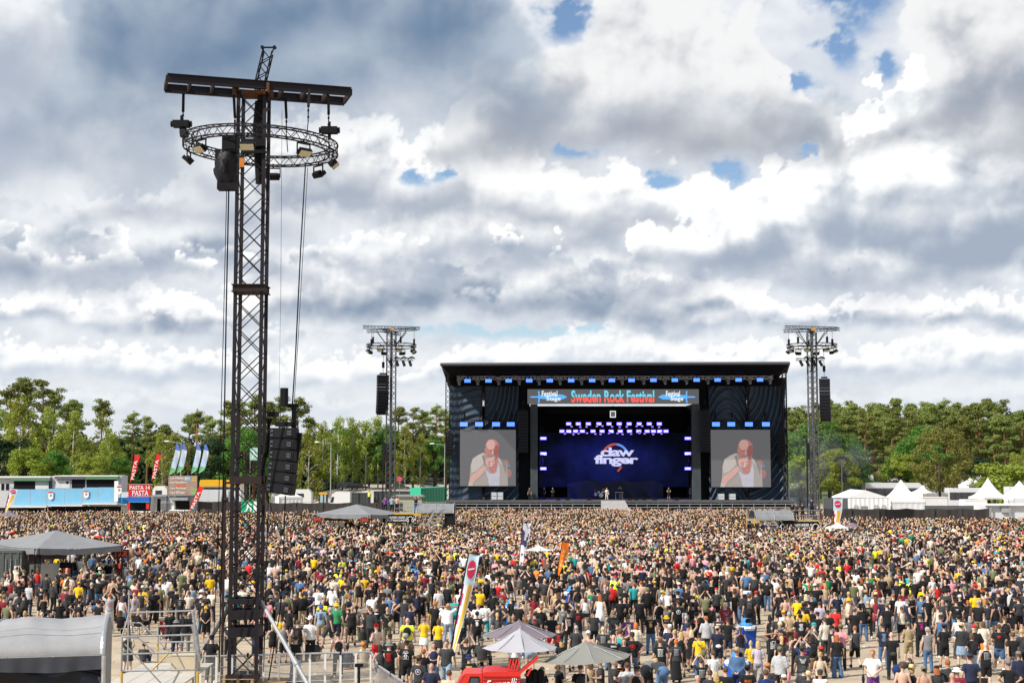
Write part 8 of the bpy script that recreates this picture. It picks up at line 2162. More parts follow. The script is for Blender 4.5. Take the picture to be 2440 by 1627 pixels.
# ------------------------------------------------------------------ the crowd, nearest people one by one
# u v sex pose facing  top:colour[:print:colour]  legs:colour  hat:colour  hair:colour  [bag:colour]
FOLK = """
765 1439 m stand 4 tee:pale_denim:list:navy shorts:khaki bucket:blue short:hazel
802 1435 m stand -6 tee:green shorts:navy bucket:yellow short:hazel
787 1446 m walk 75 tee:charcoal shorts:charcoal - short:silver_grey
839 1443 m low 10 vest:black:small:charcoal shorts:black - bald:hazel
867 1458 f crossed 80 tee:charcoal skirt:black - long:hazel
880 1442 m out 60 tee:black shorts:charcoal - short:hazel
898 1441 f stand 0 crop:black:bar:white jeans:black - bun:hazel
923 1445 m stand 0 tee:black:bar:olive jeans:camouflage - bald:hazel sling:khaki
946 1423 f stand 5 dress:black jeans:black - long:midnight
977 1440 m stand -5 tee:navy shorts:navy - short:hazel
971 1471 m stand 0 tee:neon_yellow jeans:denim_blue - bald:hazel backpack:black
1011 1471 f crossed 0 tee:yellow skirt:white - short:ginger
1045 1474 f low 0 tee:yellow skirt:charcoal - bob:hazel
1037 1433 m stand 0 tee:black jeans:black - short:ginger
1068 1437 m head 0 tee:white jeans:pale_denim - short:blond
740 1468 m stand 5 tee:white jeans:black cowboy:white short:blond
710 1477 m stand -5 vest:black:oval:charcoal jeans:charcoal - short:hazel
690 1445 f low -20 tee:black jeans:black - bun:dark
684 1408 m stand 0 tee:olive jeans:denim_blue backcap:black short:dark
658 1407 m stand -6 tee:charcoal jeans:pale_denim - short:hazel
709 1408 f stand 8 tank:dark_red jeans:charcoal - long:dark
737 1407 m behind 0 tee:navy:bar:grey jeans:navy - short:silver_grey
760 1396 m stand 0 tee:white:list:light_grey jeans:navy cap:navy short:hazel
792 1398 m stand 4 tee:white jeans:navy backcap:light_grey short:hazel
823 1380 m crossed -5 tee:black jeans:light_grey - short:dark
855 1380 f low 0 strapless:black minis:black - long:pale_blond
904 1360 m hips 0 tee:black shorts:black - short:hazel
929 1365 m stand 0 tee:dark_red:list:white jeans:black - short:hazel
1073 1355 m stand 0 tee:navy minis:denim_blue backcap:light_grey short:hazel
676 1482 f stand 0 tank:grey shorts:black - short:blond
650 1484 f low 0 tank:black minis:black - pony:pale_blond
666 1463 f stand 10 tee:cream jeans:charcoal - long:blond backpack:yellow
705 1513 m low 5 vest:black jeans:pale_denim cowboy:brown short:hazel
747 1516 m floor 0 tee:charcoal:emblem:dark_red jeans:charcoal - short:dark
826 1535 m floor 0 tee:navy jeans:navy cap:navy short:dark
866 1530 f floor 10 tee:beige jeans:tan cowboy:orange long:blond
897 1485 m crossed 45 none:black shorts:red beanie:red short:blond
929 1509 m low 0 tee:black jeans:black cap:black short:hazel
927 1527 m stand 0 tee:black:list:red shorts:black bucket:grey short:hazel
906 1534 f low -10 tank:charcoal minis:black - long:dark
969 1524 m stand -10 tee:black:frame:white shorts:black cap:black short:hazel
966 1509 m low 10 tee:brown jeans:black - curly:silver_grey
1034 1529 f crossed 178 tank:navy jeans:denim_blue - long:hazel sling:silver
1064 1524 m walk 172 tee:charcoal jeans:pale_denim - short:hazel waist:tan
999 1561 m stand -15 tee:charcoal:ring:lilac jeans:charcoal cowboy:brown short:hazel
1028 1579 m stand 0 tee:navy jeans:black - bald:hazel
1070 1595 m low -15 tee:beige jeans:charcoal - short:hazel
1009 1546 f low 20 tee:black jeans:denim_blue - curly:ginger
1101 1455 m stand 0 tee:black:tour:white shorts:charcoal straw:straw short:hazel waist:black
1137 1455 m stand 0 tee:black:emblem:white jeans:black backcap:charcoal short:hazel
1139 1436 m low -5 tee:white shorts:charcoal - short:blond
1156 1432 m low 0 tee:white jeans:teal cap:black short:dark
1111 1520 m phone -20 tee:black:wings:grey jeans:charcoal - short:hazel
1150 1517 m sit -15 long:charcoal jeans:black cap:charcoal short:silver_grey
1118 1557 m low 0 tee:black:bar:gold jeans:black bucket:midnight short:dark
1185 1459 f stand 0 tee:charcoal:list:grey minis:black - pony:blond
1223 1464 m stand 180 tee:black jeans:black - bald:hazel
1274 1455 m low 0 tee:charcoal:small:red jeans:black cap:brown short:dark
1290 1444 f low 5 long:black:oval:white jeans:black - curly:ginger
1291 1431 m hips 170 tee:beige jeans:khaki cap:cream short:hazel
1247 1430 m low 40 none:black shorts:khaki - short:dark
1272 1418 f low 10 tee:dark_red skirt:dark_red - long:hazel
1314 1458 m low -8 tee:black shorts:red cap:black short:dark
1341 1439 m stand 0 vest:grey:small:beige jeans:charcoal - short:blond
1355 1451 m stand 0 tee:black:list:white jeans:charcoal cap:black short:hazel
1377 1441 m stand 8 tee:black:ring:red jeans:midnight cap:charcoal short:hazel
1415 1452 m stand -4 tee:charcoal jeans:black backcap:charcoal short:hazel
1332 1489 m fist -12 tee:black:list:red shorts:grey - short:ginger
1373 1489 m stand 0 tee:charcoal shorts:black - short:silver_grey
1402 1501 m stand 0 none:black shorts:khaki backcap:white short:blond
1437 1492 m stand 0 tee:charcoal:tour:light_grey jeans:denim_blue - short:straw
1337 1522 f stand 12 tee:black jeans:grey cap:charcoal long:blond
1263 1500 m low 3 none:black minis:pale_denim - short:blond
1292 1587 f crossed 40 tee:black jeans:black cap:olive long:pale_blond
1333 1577 f drink -60 tee:black jeans:black - long:hazel
1383 1580 m stand 0 tee:black jeans:charcoal - short:hazel backpack:charcoal
1431 1567 m crossed 85 tee:charcoal jeans:navy - short:hazel
1407 1572 f stand 8 dress:tan jeans:black - long:hazel
1460 1453 m stand 0 tee:charcoal:ring:grey jeans:pale_denim - short:pale_blond
1497 1464 m stand 6 tee:purple:list:white shorts:charcoal - short:hazel
1471 1478 m low 20 tee:black shorts:charcoal cap:black short:dark
1515 1482 f stand 0 tee:cream skirt:black - bob:orange
1550 1457 m stand -4 tee:black:emblem:gold jeans:denim_blue cap:black short:hazel
1462 1511 m stand 0 tee:black:bar:light_grey jeans:charcoal - bald:hazel
1487 1519 m fist 175 tee:black jeans:black - short:hazel
1506 1504 m hips 0 tee:black:ring:red jeans:denim_blue cap:charcoal short:hazel
1575 1504 m stand 0 tee:charcoal shorts:black cap:black short:dark
1596 1486 m low -20 tee:navy shorts:grey cap:white short:silver_grey
1607 1500 f crossed 10 tank:black jeans:black - bun:blond
1622 1505 f low 0 dress:black jeans:black - long:blond
1647 1500 f hips 0 dress:black:small:charcoal jeans:black - long:pale_blond
1666 1506 m stand -8 tee:yellow:small:olive jeans:denim_blue cap:black short:hazel sling:olive
1683 1467 m stand 0 long:light_grey jeans:charcoal - short:ginger
1659 1458 m fist 0 tee:black:bar:red jeans:black backcap:black short:hazel
1635 1467 f stand 5 vest:midnight:emblem:blue jeans:black - curly:silver_grey
1711 1461 m stand 0 vest:charcoal:bar:cream jeans:black beanie:grey short:dark
1709 1490 m stand 4 tee:navy shorts:navy backcap:beige short:hazel waist:white
1734 1470 m hips -10 tee:black shorts:navy cap:charcoal short:hazel
1573 1519 m stand 0 tee:black:tour:white shorts:charcoal - short:hazel
1611 1522 f stand 5 tee:charcoal:tour:light_grey maxi:black - bun:orange
1578 1572 m bend 15 long:charcoal jeans:denim_blue - short:blond
1541 1568 m bend -30 tee:grey shorts:black - short:hazel
1462 1569 m low -80 tee:charcoal shorts:yellow - short:silver_grey
1476 1567 m stand 8 tee:black:emblem:orange jeans:black cap:black short:dark
1494 1577 m crossed 0 tee:light_grey:list:grey jeans:denim_blue - short:hazel
1518 1584 m low -40 tank:black shorts:charcoal cap:black short:hazel
1671 1567 f phone 5 tee:black:tour:silver jeans:black - short:hazel
1699 1549 m low 25 tee:white jeans:charcoal - short:hazel
1663 1607 m stand 0 tee:orange jeans:black - bald:hazel
1692 1595 f low 0 tee:charcoal jeans:black - bun:hazel
1706 1601 f stand 5 tee:yellow jeans:black - long:blond
1729 1588 m stand 0 tee:black jeans:charcoal - short:hazel
1585 1440 m sit 0 tee:grey jeans:black - short:blond
1624 1442 m sit 0 tee:silver jeans:grey cap:olive short:silver_grey
1588 1463 m sit -8 tee:black:bar:green jeans:black bucket:yellow short:dark
1695 1446 f sit 10 tee:black jeans:black cowboy:pink long:dark
1785 1415 m stand 0 tee:black:tour:grey jeans:black - short:hazel
1871 1419 m stand 0 none:black jeans:black cap:black short:dark
1867 1453 m low 0 tee:white jeans:charcoal cap:yellow short:hazel
1880 1457 m behind -5 tee:tan jeans:brown - short:silver_grey
1853 1460 m low 15 tee:charcoal jeans:black backcap:black short:hazel
1834 1464 f stand 20 tank:black jeans:black - long:dark backpack:black
1907 1462 m low 0 tee:black:list:white jeans:black cap:black short:dark
1913 1445 m stand -6 tee:yellow shorts:charcoal cap:black short:hazel
1933 1444 m stand 0 tee:black shorts:charcoal cap:black short:dark
1948 1456 m stand -5 tee:black shorts:teal cap:navy short:hazel
1990 1444 m low -30 tee:red jeans:black cap:black short:silver_grey
1972 1452 m stand 0 tee:black shorts:black cap:black short:hazel
1940 1482 m stand 70 tee:grey shorts:khaki cap:teal short:silver_grey
1981 1489 m low -85 vest:black jeans:black cap:black short:hazel
1994 1511 f stand 0 tee:black flared:denim_blue - long:ginger
1859 1494 m low 0 tee:dark_red jeans:black cap:grey short:hazel
1764 1493 f low 0 tank:black skirt:grey - pony:hazel
1789 1526 f low 0 tee:yellow:small:gold skirt:brown - bun:pale_blond
1806 1526 f low -5 tee:lilac jeans:light_grey - long:blond tote:lilac
1756 1542 m low 165 long:denim_blue jeans:midnight straw:tan short:hazel
1840 1502 m head 10 vest:black:patches:white jeans:black - short:dark
1862 1514 f stand -10 tee:charcoal jeans:black - pony:blond
1858 1539 m low -30 long:light_grey jeans:black cap:olive short:hazel tote:pink
1896 1505 f low 0 tank:black jeans:black - bob:wine
1914 1526 m phone 0 tee:midnight:bar:red shorts:beige cap:grey short:hazel
1911 1538 m stand 0 tee:charcoal:wings:silver jeans:pale_denim backcap:charcoal short:hazel
1957 1539 m low 15 tee:black jeans:black cap:red short:dark
1954 1553 f stand 0 tank:beige shorts:black - bun:blond
1915 1585 m low -15 tee:charcoal jeans:black bucket:charcoal short:dark
1829 1578 m low 0 tee:charcoal jeans:black cap:orange short:hazel
1825 1594 m stand 0 long:midnight jeans:black - short:hazel
1781 1583 m stand 0 tee:black:letters:orange jeans:black backcap:black short:dark
1868 1605 m low 0 tee:navy jeans:black cap:cream short:hazel
1954 1593 m low -10 vest:white jeans:black cap:charcoal short:hazel
1926 1598 f low 10 tee:charcoal jeans:charcoal - curly:pale_blond
2003 1486 m low -20 tee:pink jeans:black cap:camouflage short:hazel
2063 1406 m stand 0 long:pale_denim jeans:charcoal straw:tan short:hazel
2087 1411 m low 0 tee:white:oval:light_grey jeans:black straw:straw short:hazel
2022 1409 m stand 0 none:black jeans:black - short:blond
1989 1411 f stand 0 tank:black jeans:grey - bun:blond
2036 1446 m low 0 tee:black jeans:black cap:grey short:hazel
2113 1436 m stand 0 tee:black jeans:black cap:olive short:hazel
2068 1431 m stand 0 tee:black:tour:gold jeans:black - short:blond
2144 1370 m crossed -20 vest:neon_yellow:bar:green jeans:black cap:red short:hazel
2169 1379 m low -30 long:neon_yellow jeans:neon_yellow - short:ginger
2161 1426 m low -75 vest:navy jeans:navy cap:grey short:silver_grey
2200 1370 m stand 0 tee:black jeans:black - short:hazel
2323 1408 m stand 0 tee:yellow shorts:black cap:charcoal short:hazel
2306 1429 f stand 0 tee:black jeans:black - long:ginger
2346 1427 f stand 5 tee:charcoal skirt:cream - long:orange sling:beige
2278 1426 m stand 0 tee:black:small:silver jeans:denim_blue cap:black short:hazel
2376 1423 m stand 0 tee:navy:ring:cream shorts:camouflage - short:hazel
2037 1490 m walk 5 vest:charcoal shorts:black - short:ginger
2104 1483 m low 0 tee:navy:list:pale_denim jeans:denim_blue cap:navy short:hazel
2124 1505 m stand 0 tee:black jeans:black - bald:hazel waist:charcoal
2164 1480 m low 0 tee:khaki shorts:khaki cap:olive short:hazel waist:khaki
2210 1494 m stand 0 vest:grey jeans:denim_blue - curly:silver_grey
2249 1485 m low 5 tee:black:small:black shorts:black backcap:navy short:dark
2290 1483 m stand -6 tee:charcoal skirt:pale_denim straw:straw short:hazel
2343 1480 f stand 0 tee:cream maxi:orange - bob:hazel
2381 1483 f stand 0 vest:black:ring:blue minis:pale_denim - short:blond
2348 1528 m stand 0 tank:black:tour:light_grey shorts:black - bald:hazel
2312 1556 m stand 0 tee:navy jeans:black backcap:navy short:ginger
2079 1547 m low 160 tee:white shorts:purple - short:ginger tote:black
2140 1568 m bend -55 tee:charcoal shorts:midnight cap:charcoal short:hazel
2150 1578 m drink -10 none:black jeans:black - short:hazel
2172 1583 f low 5 tank:black jeans:black straw:straw bob:blond
2201 1585 m stand 0 none:black shorts:olive backcap:camouflage short:dark
2232 1584 f stand 10 tee:charcoal jeans:black cap:black long:ginger
2258 1570 m low 0 long:charcoal jeans:black - short:ginger
2280 1588 m low 0 tee:dark_red jeans:black bucket:white short:hazel
2269 1601 m stand 0 tee:grey jeans:charcoal - bald:hazel
2403 1571 m hips 0 tee:black jeans:charcoal beanie:grey short:hazel
2427 1550 m stand 5 long:navy jeans:black cap:grey short:hazel
2434 1497 m low 20 tee:charcoal jeans:black - short:blond backpack:charcoal
2284 1464 m low 0 vest:white jeans:charcoal cap:black short:dark
2242 1463 m fist 5 vest:denim_blue jeans:black cap:charcoal short:hazel
2192 1462 m fist 10 vest:black:emblem:magenta jeans:black cap:grey short:hazel
291 1419 f stand 0 tank:white minis:pale_denim - long:hazel waist:midnight
320 1411 m stand 30 tank:lilac:emblem:grey shorts:khaki - bald:hazel
341 1395 m drink 165 tee:yellow jeans:grey straw:cream short:hazel
381 1389 m stand 0 tee:olive:list:gold jeans:black cap:tan short:hazel
410 1394 f stand 0 tee:black skirt:charcoal - long:blond
456 1393 m walk 178 vest:pale_denim jeans:denim_blue - long:blond
430 1413 m low 0 tee:black:emblem:grey jeans:charcoal - short:hazel
493 1430 m stand 0 vest:black jeans:black backcap:black short:dark
336 1447 f sit -40 tank:black shorts:black - long:blond
405 1451 m low 35 tee:black shorts:charcoal cap:charcoal short:hazel
442 1455 m stand 5 tee:black jeans:grey - short:dark
504 1511 m stand 0 tee:black jeans:charcoal cap:black short:dark sling:black
429 1531 m floor -30 tee:dark_red jeans:black cap:grey short:silver_grey
343 1529 f floor 0 tee:charcoal jeans:midnight - bun:dark
296 1403 m low 10 tee:navy jeans:denim_blue cap:grey short:hazel
262 1413 m phone 30 tee:light_grey:patches:pink shorts:cream - short:ginger
520 1336 m low -15 tee:yellow jeans:denim_blue cap:blue short:hazel
503 1338 m stand 0 none:black jeans:light_grey - short:blond
311 1358 m stand 0 vest:denim_blue:ring:white jeans:grey cap:navy short:hazel
342 1349 m stand 6 tee:black:small:white shorts:khaki cap:green short:dark
360 1351 m low 0 tee:black shorts:charcoal straw:brown short:dark
382 1352 m low -60 tee:black:small:charcoal jeans:black cap:navy short:dark
276 1358 m hips 0 tee:charcoal jeans:black cap:black short:dark
434 1358 m crossed 10 tee:olive jeans:olive - short:dark
463 1353 f low 10 vest:charcoal:list:grey jeans:black - short:ginger
479 1419 m low -20 tee:black jeans:pale_denim cowboy:white short:hazel
34 1399 m stand 0 tee:grey:patches:charcoal jeans:midnight - short:hazel
70 1386 m stand -25 tee:silver jeans:navy - short:hazel
8 1407 m stand 0 tee:grey:bar:charcoal jeans:black - short:hazel
27 1440 f low 120 tank:black jeans:black - long:hazel
57 1413 m low 15 tee:black jeans:black backcap:black short:dark backpack:charcoal
106 1414 f low 0 strapless:black skirt:black - bun:ginger
99 1393 m stand 0 tee:black:small:silver shorts:black - short:dark
128 1384 m low -20 long:charcoal:small:grey jeans:black - short:blond
157 1398 m low -15 tee:dark_red jeans:black straw:straw short:hazel
188 1385 m stand 0 tee:yellow jeans:charcoal cap:yellow short:hazel
219 1387 m walk 75 long:black jeans:navy - short:silver_grey
190 1417 m hips -5 tee:black jeans:charcoal - short:dark
159 1417 f low 0 long:charcoal jeans:black - long:dark
141 1433 m sit 0 tee:grey:bar:denim_blue jeans:black - bald:hazel
102 1455 m sit 5 tee:white jeans:black - bald:hazel
119 1450 m sit -5 tee:black jeans:black bucket:black short:dark
189 1456 m sit 0 tee:grey jeans:black - bald:hazel
61 1453 f sit 10 tee:lilac jeans:black - bob:blond
195 1356 m walk 150 tee:charcoal:emblem:denim_blue jeans:black cap:white short:hazel
246 1358 m stand 4 tee:black:oval:light_grey jeans:charcoal cap:brown short:hazel
111 1366 m low 0 tee:charcoal jeans:black cap:black short:dark
"""
SIT_H = {'sit': 1.31,'floor': .97,'bend': 1.33}
SPOTS = []                                     # (x, y) of everybody placed so far
def place(u,v,sex,pose,face,top,bot,hat,hair,bag=None,h=1.0,g=1.0,rng=None,**k):
 hh = SIT_H.get(pose,1.775) * h * (.935 if sex == 'f' else 1.0) + (.02 if hat != '-' else 0)
 p = G(u,v,hh); p.z = 0
 t = top.split(':'); b = bot.split(':'); hr = hair.split(':'); ht = hat.split(':') if hat != '-' else (None,'black'); bg = bag.split(':') if bag else (None,'black')
 n = lambda s: s.replace('_',' ')
 r = rng or random.Random(int(u * 7 + v))
 person(p,sex,pose,face,t[0],n(t[1]),t[2] if len(t) > 2 else None,n(t[3]) if len(t) > 3 else 'white',b[0],n(b[1]),ht[0],n(ht[1]),hr[0],n(hr[1]),r.randrange(8),bg[0],n(bg[1]),h,g,r.choice(['black','black','charcoal','white','brown']),rng=r,**k)
 SPOTS.append((p.x,p.y)); return p
for line in FOLK.strip().splitlines():
 a = line.split(); r = random.Random(line)
 place(float(a[0]),float(a[1]),a[2],a[3],float(a[4]),a[5],a[6],a[7],a[8],a[9] if len(a) > 9 else None,h=r.uniform(.96,1.04),g=r.uniform(.97,1.14) if a[2] == 'm' else r.uniform(.92,1.05),rng=r)

# ------------------------------------------------------------------ more single people, then the rest of the crowd
def blocked(x,y,pad=.3):
 for ex,ey,hx,hy in EXCL:
  if abs(x - ex) < hx + pad and abs(y - ey) < hy + pad: return True
 return False
# people on the stage and at work
def worker(u,v,Y,z,label,sex='m',pose='stand',face=0,top='tee',tc='black',bot='jeans',bc='black',grp='people on the stage',**k):
 p = P(u,v,Y); p.z = z; person(p,sex,pose,face,top,tc,None,'white',bot,bc,group=grp,label=label,**k)
worker(1446,1190,YS - 1.2,ZF,'person in cream clothes singing at the front of the stage',pose='drink',face=180,top='long',tc='cream',bc='cream',hair='bald')
worker(1437,1180,YS + 4.4,ZF + .3,'person in black sitting behind the silver drums',pose='sit',face=180); worker(1478,1187,YS + 4.2,ZF,'person in black t-shirt and grey shorts at the keyboard',pose='phone',face=170,bot='shorts',bc='grey')
worker(1594,1188,YS + 2,ZF,'person in black sleeveless shirt playing guitar on the right of the stage',pose='crossed',face=160,top='vest',bot='shorts'); worker(1317,1187,YS + 2,ZF,'person in black playing guitar on the left of the stage',pose='crossed',face=190)
worker(1297,1189,YS + 3,ZF,'person in black standing at the left side of the stage mouth',face=120); worker(1262,1190,YS,ZF,'person in dark clothes at the foot of the left charcoal column',face=150,tc='charcoal'); worker(1645,1189,YS + 3,ZF,'person in grey working at the right side of the stage mouth',face=-120,tc='grey')
gz = P(1000,1223,150).z
worker(991,1195,151,gz,'person in black t-shirt and jeans filming from the left platform',pose='phone',face=-10,bc='denim blue',grp='people on the platforms'); 
for k,(u,lab) in enumerate(((918,'person in purple leaning on the rail of the left platform'),(934,'person in pale blue at the rail of the left platform'),(946,'person in no shirt at the rail of the left platform'))): worker(u,1200,152.5,gz,lab,pose='low',tc=('purple','pale denim','black')[k],top=('tee','tee','none')[k],grp='people on the platforms')
gz = P(1880,1240,148).z
for k,(u,lab) in enumerate(((1888,'person in black on the right platform under the roof edge'),(1898,'person in charcoal with folded arms on the right platform'),(1912,'person in black at the middle of the right platform'),(1934,'person in navy standing high beside the right delay tower'))): worker(u,1220,150,gz + (.0 if k < 3 else .5),lab,tc=('black','charcoal','black','navy')[k],pose=('low','crossed','stand','stand')[k],grp='people on the platforms')
worker(880,1190,215,2.2,'person in a neon yellow vest by the yellow gate left of the stage',top='vest',tc='neon yellow',bc='navy',grp='people beyond the fence')
worker(126,1350,91,.0,'person in black t-shirt with a dark hat serving in the left bar',hat='cap',face=200,grp='bar staff')
for k,(u,v,lab,tc_) in enumerate(((2362,1212,'person in black against the white counter at the right','black'),(2398,1210,'person in black t-shirt standing high at the white counter','black'),(2283,1226,'person in an orange vest before the right dark fence','orange'),(440,1214,'person in a yellow top before the grey food trailer','yellow'))):
 p = P(u,v,174 if k < 3 else 194); p.z = 0; person(p,'m','stand',180 if k < 2 else 20,'tee',tc_,None,'white','jeans','black',group='people beyond the crowd',label=lab); SPOTS.append((p.x,p.y))
# filling the foreground up to three hundred people
TOPS_W = [('black',56),('charcoal',14),('grey',5),('white',6),('navy',6),('yellow',3),('red',2),('olive',2.5),('denim blue',3),('cream',2),('dark red',2),('green',1.2),('lilac',1),('pink',1),('teal',1),('tan',1.5),('orange',.8),('neon yellow',.6)]
BOT_W = [('black',42),('charcoal',14),('denim blue',16),('pale denim',7),('khaki',7),('grey',6),('navy',5),('olive',3)]
HAT_W = [(None,58),('cap',18),('backcap',8),('straw',5),('bucket',4),('cowboy',4),('beanie',3)]
HC_W = [('black',45),('charcoal',15),('navy',8),('grey',8),('white',5),('yellow',5),('red',4),('camouflage',5),('olive',5)]
HAIR_W = [('hazel',40),('dark',26),('blond',12),('silver grey',13),('ginger',4),('pale blond',8)]
def pick(r,w):
 x = r.uniform(0,sum(q for _,q in w))
 for k,q in w:
  x -= q
  if x <= 0: return k
 return w[0][0]
words_used = set(q[0] for q in PEOPLE); RF = random.Random(21); tries = 0; n_people = len(PEOPLE)
while n_people < 298 and tries < 9000:
 tries += 1
 Y = RF.uniform(55,68) if tries < 5000 else RF.uniform(55,71); x = Y * RF.uniform(-.372,.372)
 if fbm(np.array([x * .16 + 3]),np.array([Y * .16]),71,2)[0] < -.10: continue
 if blocked(x,Y) or any((x - a) ** 2 + ((Y - b) * .75) ** 2 < .50 for a,b in SPOTS): continue
 for _ in range(40):
  sex = 'f' if RF.random() < .33 else 'm'
  top = pick(RF,[('tee',66),('tank',9 if sex == 'm' else 16),('vest',6),('long',6),('none',6 if sex == 'm' else 0),('dress',0 if sex == 'm' else 8)]); tc = pick(RF,TOPS_W)
  pr = pick(RF,[('tour',3),('list',2),('ring',1.5),('emblem',2),('wings',1),('small',2),('bar',2),('oval',1)]) if top in ('tee','vest') and RF.random() < .55 else None; pc = pick(RF,[('white',5),('light grey',3),('red',2),('gold',1),('grey',2),('orange',1)])
  bot = pick(RF,[('jeans',55),('shorts',38),('skirt',0 if sex == 'm' else 14),('minis',0 if sex == 'm' else 14)]); bc = pick(RF,BOT_W); hat = pick(RF,HAT_W); hc = pick(RF,HC_W) if hat not in ('straw','cowboy') else pick(RF,[('straw',3),('brown',2),('white',1),('black',1)])
  pose = pick(RF,[('stand',26),('crossed',14),('low',22),('drink',10),('hips',5),('fist',4),('phone',4),('behind',5),('walk',5),('sit',4),('arms',2)]); face = RF.gauss(0,14) if RF.random() < .84 else RF.uniform(-180,180); bag = pick(RF,[(None,84),('backpack',8),('sling',4),('waist',4)])
  if bag and pose in ('sit',): bag = None
  lab = describe(top,tc,pr,pc,bot,bc,hat,hc,pose,face,bag,'black')
  if lab not in words_used and len(lab.split()) <= 16: break
 words_used.add(lab); hair = pick(RF,[('short',70),('bald',17),('long',6),('curly',4)]) if sex == 'm' else pick(RF,[('long',50),('pony',18),('bun',14),('bob',18)])
 person(Vector((x,Y,0)),sex,pose,face,top,tc,pr,pc,bot,bc,hat,hc,hair,pick(RF,HAIR_W),RF.randrange(8),bag,'black',RF.uniform(.95,1.05),RF.uniform(.95,1.14),RF.choice(['black','white','charcoal']),rng=RF); SPOTS.append((x,Y)); n_people += 1
settle_labels()
# --- the rest: one mass, real geometry, cheap figures
def arr(me):
 me.calc_loop_triangles(); v = np.empty(len(me.vertices) * 3,np.float32); me.vertices.foreach_get('co',v); f = np.empty(len(me.loop_triangles) * 3,np.int32); me.loop_triangles.foreach_get('vertices',f)
 return v.reshape(-1,3),f.reshape(-1,3)
def figure(pose,sex,top,bot,hair,hat,k):
 """regions: 0 skin 1 top 2 legs 3 hair 4 hat"""
 vs,fs,rg = [],[],[]; n = 0
 J = joints(pose); hm = np.array(Matrix.Translation(J['head']) @ J['M'].to_3x3().to_4x4())
 lst = [(t_body(pose,sex),.15 * k,0,False)]
 if top: lst.append((t_top(pose,sex,top),.20 * k,1,False))
 lst.append((t_bottom(pose,sex,bot),.17 * k,2,False))
 if hair: lst.append((t_hair(hair),.20 * k,3,True))
 if hat: lst.append((t_hat(hat),.5 * min(1,k),4,True))
 for me,ratio,r,head in lst:
  th = thin(me,ratio); v,f = arr(th); bpy.data.meshes.remove(th)
  if head: v = v @ hm[:3,:3].T.astype(np.float32) + hm[:3,3].astype(np.float32)
  vs.append(v); fs.append(f + n); rg.append(np.full(len(v),r)); n += len(v)
 return np.concatenate(vs),np.concatenate(fs),np.concatenate(rg)
def far_figure(raise_,hair,hat):
 mb = MB(); rg = []
 def mark(r): rg.extend([r] * (len(mb.v) - len(rg)))
 loft(mb,[(.78,.17,.12,0),(1.1,.165,.115,0),(1.36,.215,.12,0),(1.47,.10,.07,0)],UP0,6); mark(1)
 ball(mb,(0,.01,1.63),(.085,.10,.125),4); mark(0)
 for s in (-1,1):
  if raise_: mb.tube((s * .2,0,1.40),(s * .30,.1,1.66),.05,4,0,.042); mb.tube((s * .30,.1,1.64),(s * .14,.2,1.92),.042,4,0,.035)
  else: mb.tube((s * .23,0,1.22),(s * .25,.08,.90),.045,3,0,.035)
 mark(0)
 if hair: ball(mb,(0,-.03,1.66),(.095,.105,.12),4); mark(3)
 if hair == 2: mb.tube((0,-.08,1.66),(0,-.12,1.32),.07,4,0,.09); mark(3)
 if hat: mb.lathe([(.10,1.66),(.09,1.75),(.02,1.78)],n=5); mark(4)
 me = mb.mesh('far',M_FAB); v,f = arr(me); bpy.data.meshes.remove(me)
 return v,f,np.array(rg)
SETS = [('stand','m','tee','jeans','short',None),('low','m','tee','shorts','short','cap'),('crossed','m','tee','jeans',None,None),('stand','f','tank','minis','long',None),('low','f','tee','jeans','pony',None),('drink','m','tee','shorts','short',None),('hips','m','vest','jeans','short','backcap'),('phone','m','tee','shorts','short',None),('fist','m','tee','jeans','short','cap'),('walk','m','tee','jeans','short',None),('stand','m',None,'shorts','short',None),('low','m','tee','jeans','short','straw'),('stand','f','dress','jeans','long',None),('low','m','long','jeans','short','bucket'),('sit','m','tee','jeans','short','cap'),('sit','f','tee','jeans','long',None),('stand','m','tee','shorts','curly',None)]
SW = np.array([16,12,10,4,6,8,5,3,2,3,3,4,3,6,5,3,3],float); SW /= SW.sum()
NEAR0 = [figure(*q,1.6) for q in SETS]; NEAR = [figure(*q,.9) for q in SETS]; MIDF = [figure(*q,.42) for q in SETS]
FAR_ = [far_figure(0,1,0),far_figure(0,2,0),far_figure(0,1,1),far_figure(0,0,0),far_figure(1,1,0)]; FW = np.array([.47,.20,.20,.06,.07])
